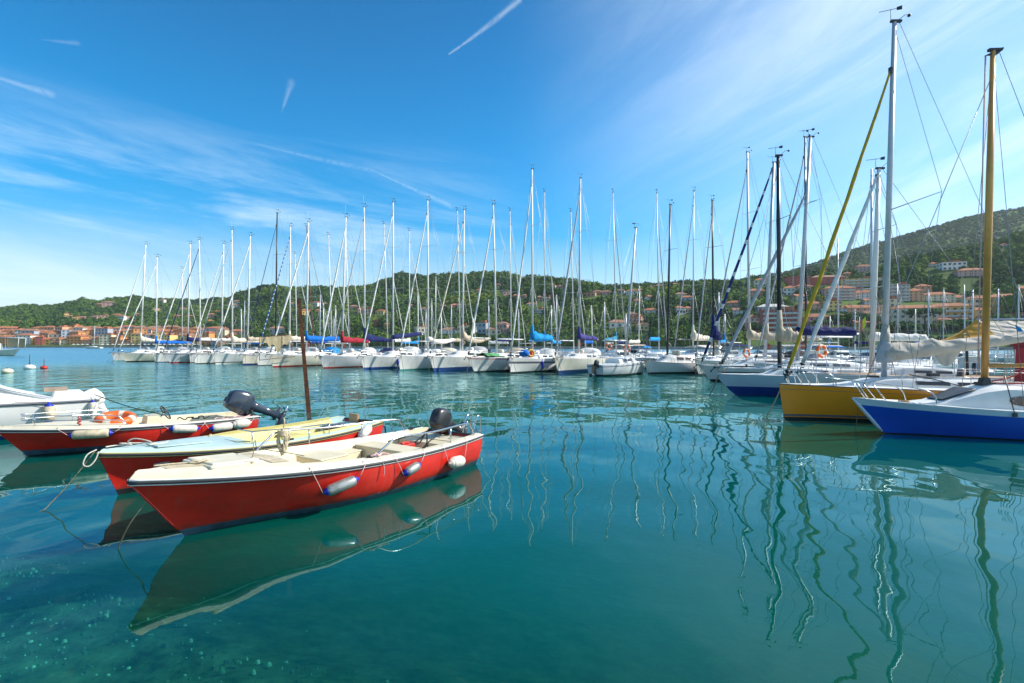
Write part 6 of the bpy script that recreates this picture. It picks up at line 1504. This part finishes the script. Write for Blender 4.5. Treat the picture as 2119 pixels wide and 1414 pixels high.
for i, (px, py, hp, k, w) in enumerate([(1672, 692, 22, 'bush', 1.1), (1700, 692, 30, 'umbrella', 1.3), (1726, 690, 34, 'umbrella', 1.3), (1752, 690, 40, 'umbrella', 1.4), (1782, 690, 40, 'umbrella', 1.3), (1808, 690, 34, 'umbrella', 1.2), (1836, 690, 24, 'bush', 1.3), (1860, 690, 25, 'bush', 1.3), (1884, 690, 24, 'bush', 1.4), (1932, 688, 20, 'bush', 1.5), (1956, 686, 22, 'bush', 1.5), (1982, 684, 24, 'bush', 1.4), (2008, 682, 22, 'bush', 1.3), (2040, 680, 24, 'bush', 1.4), (2070, 676, 28, 'bush', 1.4), (2104, 664, 60, 'bush', .9), (1560, 690, 24, 'bush', 1.1), (1545, 650, 18, 'bush', 1.2), (1606, 624, 20, 'umbrella', 1.2), (1660, 614, 18, 'bush', 1.2)]):
    nm = {'bush': 'round bushy tree', 'umbrella': 'umbrella pine'}[k]
    nb = 'behind the navy boom cover' if px < 1740 else ('below the salmon house' if px < 1830 else ('below the cream waterfront house' if px < 1900 else ('below the ochre waterfront houses' if px < 2060 else 'at the right edge')))
    tree(k, f'{nm} on the harbour road {nb}, {ORD[i]} in its line', px, py, hp, GW, i % 3, w)
for i, (px, py, hp, k) in enumerate([(1466, 640, 22, 'cypress'), (1474, 622, 18, 'cypress'), (1492, 618, 18, 'cypress'), (1446, 608, 16, 'cypress'), (1528, 612, 20, 'cypress'), (1592, 600, 18, 'cypress'), (1852, 590, 14, 'cypress'), (1886, 572, 15, 'cypress'), (1980, 536, 15, 'cypress'), (1905, 560, 14, 'cypress'), (538, 602, 11, 'umbrella'), (548, 600, 11, 'umbrella'), (556, 599, 10, 'umbrella'), (444, 624, 9, 'umbrella'), (452, 624, 9, 'umbrella'), (1160, 592, 11, 'umbrella'), (1174, 594, 10, 'umbrella'), (1226, 602, 12, 'bush'), (1205, 596, 10, 'bush'), (172, 625, 9, 'bush')]):
    nm = {'bush': 'round tree', 'umbrella': 'small umbrella pine', 'cypress': 'slim dark cypress'}[k]
    nb = 'on the ridge right of the cabin roofs' if px < 200 else ('on the left ridge line' if px < 600 else ('on the ridge behind the tallest mast' if px < 1300 else ('on the slope behind the navy bundled sail' if px < 1600 else 'on the wooded slope at right')))
    tree(k, f'{nm} {nb}, {ORD[i]} of the skyline trees', px, py, hp, 'single trees standing out on the slopes', i % 3)
def seawall():
    mb = MB(); mat('quay_stone', (.34, .31, .27), .9, var=.3, scale=.4); ps = list(range(-300, 2500, 25)); rows = []
    for p in ps:
        s = interp(SHORE, p); m = (p - CX) / F
        rows.append([Vector((m * (s - 5), s - 5, -1)), Vector((m * (s - 4.6), s - 4.6, 1.75)), Vector((m * (s - 3.9), s - 3.9, 1.75)), Vector((m * (s - 3.9), s - 3.9, 1.45)), Vector((m * (s + 11), s + 11, 1.5))])
    mb.loft(rows, 0, False, sm=False); structure(mb.build('quay', ['quay_stone']))
seawall()
# ------------------------------------------------------------------ water and sea bed
def water_material():
    m, nt, out = nodes_of('harbour_water'); L = nt.links.new
    tc = nt.nodes.new('ShaderNodeTexCoord'); geo = nt.nodes.new('ShaderNodeNewGeometry')
    sep = nt.nodes.new('ShaderNodeSeparateXYZ'); L(geo.outputs['Position'], sep.inputs[0])
    def noise(scale, detail, stretch, rot, dist=0., rough=.5):
        mp = nt.nodes.new('ShaderNodeMapping'); mp.inputs['Scale'].default_value = stretch; mp.inputs['Rotation'].default_value = (0, 0, rot)
        L(geo.outputs['Position'], mp.inputs[0]); n = nt.nodes.new('ShaderNodeTexNoise'); n.inputs['Scale'].default_value = scale; n.inputs['Detail'].default_value = detail; n.inputs['Roughness'].default_value = rough; n.inputs['Distortion'].default_value = dist
        L(mp.outputs[0], n.inputs[0]); return n.outputs['Fac']
    def mth(op, a, b=None, clamp=False):
        n = nt.nodes.new('ShaderNodeMath'); n.operation = op; n.use_clamp = clamp
        for i, v in enumerate((a, b)):
            if v is None: continue
            if isinstance(v, (int, float)): n.inputs[i].default_value = v
            else: L(v, n.inputs[i])
        return n.outputs[0]
    def mr(v, a, b, c, d):
        n = nt.nodes.new('ShaderNodeMapRange'); n.interpolation_type = 'SMOOTHSTEP'; L(v, n.inputs[0])
        for i, q in enumerate((a, b, c, d)): n.inputs[i + 1].default_value = q
        return n.outputs[0]
    # wind ruffles the open bay; the water between the moored boats is calm (place on the map, not on the picture)
    sheltered = mth('ADD', sep.outputs['Y'], mth('MULTIPLY', sep.outputs['X'], -.35))
    ruffle = mr(sheltered, 8., 52., 0., 1.); bay = mr(sheltered, 40., 120., 0., 1.)
    swell = noise(.50, 0, (1, .8, 1), .4); mid = noise(1.25, 1, (1, .75, 1), -.25); small = noise(4.5, 3, (1, .6, 1), .15, .2); tiny = noise(13., 2, (1, .6, 1), -.1)
    h = mth('MULTIPLY', swell, .070)
    h = mth('ADD', h, mth('MULTIPLY', mid, mth('ADD', .0165, mth('MULTIPLY', ruffle, .028))))
    h = mth('ADD', h, mth('MULTIPLY', small, mth('ADD', .0006, mth('MULTIPLY', ruffle, .010))))
    h = mth('ADD', h, mth('MULTIPLY', tiny, mth('MULTIPLY', bay, .012)))
    h = mth('ADD', h, mth('MULTIPLY', noise(.22, 3, (1, .6, 1), .5), mth('MULTIPLY', bay, .30)))
    bp = nt.nodes.new('ShaderNodeBump'); bp.inputs['Strength'].default_value = 1.; bp.inputs['Distance'].default_value = 1.
    L(h, bp.inputs['Height'])
    fr = nt.nodes.new('ShaderNodeFresnel'); fr.inputs['IOR'].default_value = 1.40; L(bp.outputs[0], fr.inputs['Normal'])
    gl = nt.nodes.new('ShaderNodeBsdfGlossy'); L(mth('ADD', mth('MULTIPLY', ruffle, .05), mth('MULTIPLY', bay, .24)), gl.inputs['Roughness']); gl.inputs['Color'].default_value = (.64, .92, 1, 1); L(bp.outputs[0], gl.inputs['Normal'])
    df = nt.nodes.new('ShaderNodeBsdfDiffuse'); df.inputs['Color'].default_value = (.0002, .088, .066, 1)
    tr = nt.nodes.new('ShaderNodeBsdfTransparent'); tr.inputs['Color'].default_value = (.34, .88, .78, 1)
    body = nt.nodes.new('ShaderNodeMixShader'); L(mr(mth('ADD', sep.outputs['Y'], mth('MULTIPLY', sep.outputs['X'], .5)), 1.6, 6.0, .86, .20), body.inputs[0]); L(df.outputs[0], body.inputs[1]); L(tr.outputs[0], body.inputs[2])
    mx = nt.nodes.new('ShaderNodeMixShader'); L(mth('MULTIPLY', fr.outputs[0], mth('SUBTRACT', 1., geo.outputs['Backfacing'])), mx.inputs[0]); L(body.outputs[0], mx.inputs[1]); L(gl.outputs[0], mx.inputs[2])
    L(mx.outputs[0], out.inputs[0])
water_material()
def bed_material():
    m, nt, out = nodes_of('sea_bed'); L = nt.links.new
    b = nt.nodes.new('ShaderNodeBsdfPrincipled'); b.inputs['Roughness'].default_value = .95; b.inputs['Specular IOR Level'].default_value = 0
    geo = nt.nodes.new('ShaderNodeNewGeometry')
    n = nt.nodes.new('ShaderNodeTexNoise'); n.inputs['Scale'].default_value = 2.2; n.inputs['Detail'].default_value = 10; n.inputs['Roughness'].default_value = .75; L(geo.outputs['Position'], n.inputs[0])
    r = nt.nodes.new('ShaderNodeValToRGB'); e = r.color_ramp.elements; e[0].position = .38; e[0].color = (.012, .035, .018, 1); e[1].position = .68; e[1].color = (.20, .22, .13, 1)
    L(n.outputs['Fac'], r.inputs[0]); L(r.outputs[0], b.inputs['Base Color']); L(b.outputs[0], out.inputs[0])
bed_material()
def plane(name, x0, x1, y0, y1, nx, ny, zf, m, powy=1.):
    V = []; Fc = []
    for j in range(ny + 1):
        y = y0 + (y1 - y0) * (j / ny) ** powy
        for i in range(nx + 1):
            x = x0 + (x1 - x0) * i / nx; V.append((x, y, zf(x, y)))
    for j in range(ny):
        for i in range(nx): a = j * (nx + 1) + i; Fc.append((a, a + 1, a + nx + 2, a + nx + 1))
    me = bpy.data.meshes.new(name); me.from_pydata(V, [], Fc); me.polygons.foreach_set('use_smooth', [True] * len(Fc)); me.materials.append(M[m]); me.update()
    o = bpy.data.objects.new(name, me); col.objects.link(o); structure(o); return o
plane('water', -1400, 1400, -60, 1400, 8, 8, lambda x, y: 0., 'harbour_water')
def bedz(x, y): return -.68 - .34 * max(0, y - 5.2 + .5 * (x + 3)) ** .9 + .12 * mnoise.noise(Vector((x * .7, y * .7, 0))) if y < 40 else -9.
plane('sea_bed', -40, 40, -12, 60, 130, 160, lambda x, y: max(-7, bedz(x, y)), 'sea_bed')
# pebbles and weed on the shallow bed by the quay
def pebbles():
    r = np.random.RandomState(4); mb = MB()
    for k in range(11000):
        x, y = r.uniform(-10.5, 1.5), r.uniform(2.2, 10.)
        if r.rand() < sst(4.2, 7.4, y + .55 * (x + 4)) or mnoise.noise(Vector((x * .8, y * .8, 4))) > .32: continue
        s = .007 + .021 * r.rand() ** 3; a = r.rand() * 3.14; z = bedz(x, y); pts = []
        n = 5; ring = [(math.cos(6.283 * i / n + a) * s * (1 + .4 * r.rand()), math.sin(6.283 * i / n + a) * s * (.7 + .3 * r.rand())) for i in range(n)]
        mb.add([(x + p, y + q, z - .02) for p, q in ring] + [(x + p * .7, y + q * .7, z + s * .55) for p, q in ring] + [(x, y, z + s * .7)], [(i, (i + 1) % n, n + (i + 1) % n, n + i) for i in range(n)] + [(n + i, n + (i + 1) % n, 2 * n) for i in range(n)], int(r.randint(3)), True)
    mat('pebble_pale', (.46, .48, .36), .9, var=.4, scale=8); mat('pebble_green', (.10, .17, .08), .9, var=.4, scale=8); mat('pebble_grey', (.10, .10, .08), .9, var=.4, scale=8)
    o = mb.build('pebbles', ['pebble_pale', 'pebble_green', 'pebble_grey']); tag(o, 'scattered pale pebbles on the shallow sea bed at lower left', 'pebbles'); o['kind'] = 'stuff'
pebbles()

# ------------------------------------------------------------------ sky, sun, camera
def sky():
    w = bpy.data.worlds.new('World'); sc.world = w; w.use_nodes = True; nt = w.node_tree; nt.nodes.clear(); L = nt.links.new
    out = nt.nodes.new('ShaderNodeOutputWorld'); bg = nt.nodes.new('ShaderNodeBackground'); bg.inputs[1].default_value = SKY_STRENGTH
    s = nt.nodes.new('ShaderNodeTexSky'); s.sky_type = 'NISHITA'; s.sun_disc = False; s.sun_elevation = SUN_EL; s.sun_rotation = SUN_ROT; s.air_density = 1.; s.dust_density = .6; s.ozone_density = 3.
    hs = nt.nodes.new('ShaderNodeHueSaturation'); hs.inputs['Hue'].default_value = SKY_HUE; L(s.outputs[0], hs.inputs['Color'])
    tc = nt.nodes.new('ShaderNodeTexCoord'); sp = nt.nodes.new('ShaderNodeSeparateXYZ'); L(tc.outputs['Generated'], sp.inputs[0])
    def mth(op, a, b=None, c=None, clamp=False):
        n = nt.nodes.new('ShaderNodeMath'); n.operation = op; n.use_clamp = clamp
        for i, v in enumerate((a, b, c)):
            if v is None: continue
            if isinstance(v, (int, float)): n.inputs[i].default_value = v
            else: L(v, n.inputs[i])
        return n.outputs[0]
    def mr(v, a, b, c=0., d=1.):
        n = nt.nodes.new('ShaderNodeMapRange'); n.interpolation_type = 'SMOOTHSTEP'; L(v, n.inputs[0])
        for i, q in enumerate((a, b, c, d)): n.inputs[i + 1].default_value = q
        return n.outputs[0]
    # cirrus lies on a high flat layer: find where each direction meets it
    up = mth('MAXIMUM', sp.outputs['Z'], .02); az = mth('ARCTAN2', sp.outputs['X'], sp.outputs['Y']); el = mth('ARCSINE', sp.outputs['Z'])
    cb = nt.nodes.new('ShaderNodeCombineXYZ'); L(az, cb.inputs[0]); L(el, cb.inputs[1])
    L(mr(el, .02, .55, SKY_SAT * .56, SKY_SAT), hs.inputs['Saturation']); L(mr(el, .25, .70, SKY_HUE, .496), hs.inputs['Hue']); L(mth('MULTIPLY', mr(el, .0, .28, .74, 1.), mr(el, .30, .75, 1., .74)), hs.inputs['Value'])
    def streak(rot, stretch, scale, detail, off=0., dist=.6):
        mp = nt.nodes.new('ShaderNodeMapping'); mp.inputs['Rotation'].default_value = (0, 0, rot); mp.inputs['Location'].default_value = (off, off * .7, 0)
        L(cb.outputs[0], mp.inputs[0])
        m2 = nt.nodes.new('ShaderNodeMapping'); m2.inputs['Scale'].default_value = stretch; L(mp.outputs[0], m2.inputs[0])
        n = nt.nodes.new('ShaderNodeTexNoise'); n.inputs['Scale'].default_value = scale; n.inputs['Detail'].default_value = detail; n.inputs['Roughness'].default_value = .66; n.inputs['Distortion'].default_value = dist
        L(m2.outputs[0], n.inputs[0]); return n.outputs['Fac']
    # low streaks over the bay to the left
    a1 = mr(streak(.10, (.7, 7., 1), 1.6, 9), .40, .70)
    m1 = mth('MULTIPLY', mr(az, .15, -.35), mr(el, .40, .20))
    c1 = mth('MULTIPLY', mth('MULTIPLY', a1, m1), .52)
    # broad veil towards the sun on the right, rising to the right
    d = mth('SUBTRACT', el, mth('MULTIPLY_ADD', az, .42, .12))
    a2 = mr(streak(-.45, (.9, 4.2, 1), 1.5, 7, 3.), .40, .75)
    m2_ = mr(az, -.05, .75)
    c2 = mth('MULTIPLY', mth('MULTIPLY_ADD', a2, .34, .34), m2_)
    band = mth('MULTIPLY', mr(mth('ABSOLUTE', mth('SUBTRACT', el, mth('MULTIPLY_ADD', az, .52, .03))), .085, .0), mth('MULTIPLY', mr(az, .22, .62), mth('MULTIPLY_ADD', a2, .5, .35)))
    c2 = mth('MAXIMUM', c2, mth('MULTIPLY', band, .9))
    # milky horizon
    c3 = mth('ADD', mth('MULTIPLY', mr(el, .26, .0), .34), mth('MULTIPLY', mth('MULTIPLY', mr(az, .05, -.45), mr(el, .34, .08)), mth('MULTIPLY_ADD', a1, .30, .02)))
    # separate wisps and trails: (az0, el0, az1, el1, half width, strength)
    tot = mth('MAXIMUM', c1, c2); tot = mth('MAXIMUM', tot, c3)
    def ae(px, py): v = Vector((X_of(px, 1), 1, (HZ - py) / F)).normalized(); return math.atan2(v.x, v.y), math.asin(v.z)
    fz = streak(.3, (6, 6, 1), 6, 6, 1., 1.)
    for x0, y0, x1, y1, hw, st in ((930, 112, 1075, 0, .0065, .55), (-40, 150, 105, 195, .008, .45), (583, 232, 603, 172, .007, .30), (530, 298, 770, 352, .007, .30), (770, 352, 940, 428, .009, .42), (85, 82, 160, 90, .004, .2)):
        A0, E0 = ae(x0, y0); A1, E1 = ae(x1, y1); dx, dy = A1 - A0, E1 - E0; LL = dx * dx + dy * dy
        t = mth('ADD', mth('MULTIPLY', mth('SUBTRACT', az, A0), dx / LL), mth('MULTIPLY', mth('SUBTRACT', el, E0), dy / LL), None, True)
        ex = mth('SUBTRACT', az, mth('MULTIPLY_ADD', t, dx, A0)); ey = mth('SUBTRACT', el, mth('MULTIPLY_ADD', t, dy, E0))
        dd = mth('SQRT', mth('ADD', mth('MULTIPLY', ex, ex), mth('MULTIPLY', ey, ey)))
        dd = mth('ADD', dd, mth('MULTIPLY', mth('SUBTRACT', fz, .5), hw * 1.6))
        dd = mth('DIVIDE', dd, mth('MULTIPLY_ADD', t, .9, .35))
        tot = mth('MAXIMUM', tot, mth('MULTIPLY', mth('POWER', mr(dd, hw * 1.25, 0.), 1.6), mth('MULTIPLY', mr(fz, .25, .6), st * .5)))
    mx = nt.nodes.new('ShaderNodeMix'); mx.data_type = 'RGBA'; L(tot, mx.inputs['Factor']); L(hs.outputs[0], mx.inputs[6]); mx.inputs[7].default_value = CLOUD
    L(mx.outputs[2], bg.inputs[0]); L(bg.outputs[0], out.inputs[0])
SKY_STRENGTH = .14; SKY_SAT = 2.5; SKY_HUE = .492; SUN_ROT = SUN_AZ; CLOUD = (5.6, 6.35, 6.65, 1)
sky()
S = Vector((math.cos(SUN_EL) * math.sin(SUN_AZ), math.cos(SUN_EL) * math.cos(SUN_AZ), math.sin(SUN_EL)))
ld = bpy.data.lights.new('sun', 'SUN'); ld.energy = 4.4; ld.angle = R(.53); ld.color = (1, .95, .86)
lo = bpy.data.objects.new('sun', ld); col.objects.link(lo); lo.rotation_euler = S.to_track_quat('Z', 'Y').to_euler()
cd = bpy.data.cameras.new('camera'); co_ = bpy.data.objects.new('camera', cd); col.objects.link(co_)
co_.location = (0, 0, CAM_H); co_.rotation_euler = (R(90), 0, 0); cd.sensor_width = 36; cd.lens = 36 * F / 2119; cd.shift_y = (HZ - 707) / 2119; cd.clip_end = 9000; cd.clip_start = .05
sc.camera = co_
sc.view_settings.view_transform = 'Standard'; sc.view_settings.look = 'None'; sc.view_settings.exposure = .56; sc.view_settings.gamma = 1
sc.cycles.max_bounces = 8; sc.cycles.transparent_max_bounces = 12; sc.cycles.glossy_bounces = 4; sc.cycles.diffuse_bounces = 3; sc.cycles.use_denoising = True
sc.cycles.caustics_reflective = False; sc.cycles.caustics_refractive = False

def haze():
    m, nt, out = nodes_of('haze_air'); v = nt.nodes.new('ShaderNodeVolumePrincipled'); v.inputs['Color'].default_value = (.80, .90, 1, 1); v.inputs['Density'].default_value = .00008; v.inputs['Anisotropy'].default_value = .2
    nt.links.new(v.outputs[0], out.inputs['Volume'])
    mb = MB(); mb.box((0, 980, 195), (4600, 2200, 412)); o = mb.build('haze', ['haze_air']); o['kind'] = 'stuff'; o['label'] = 'thin bluish air over the bay and hills'
haze()
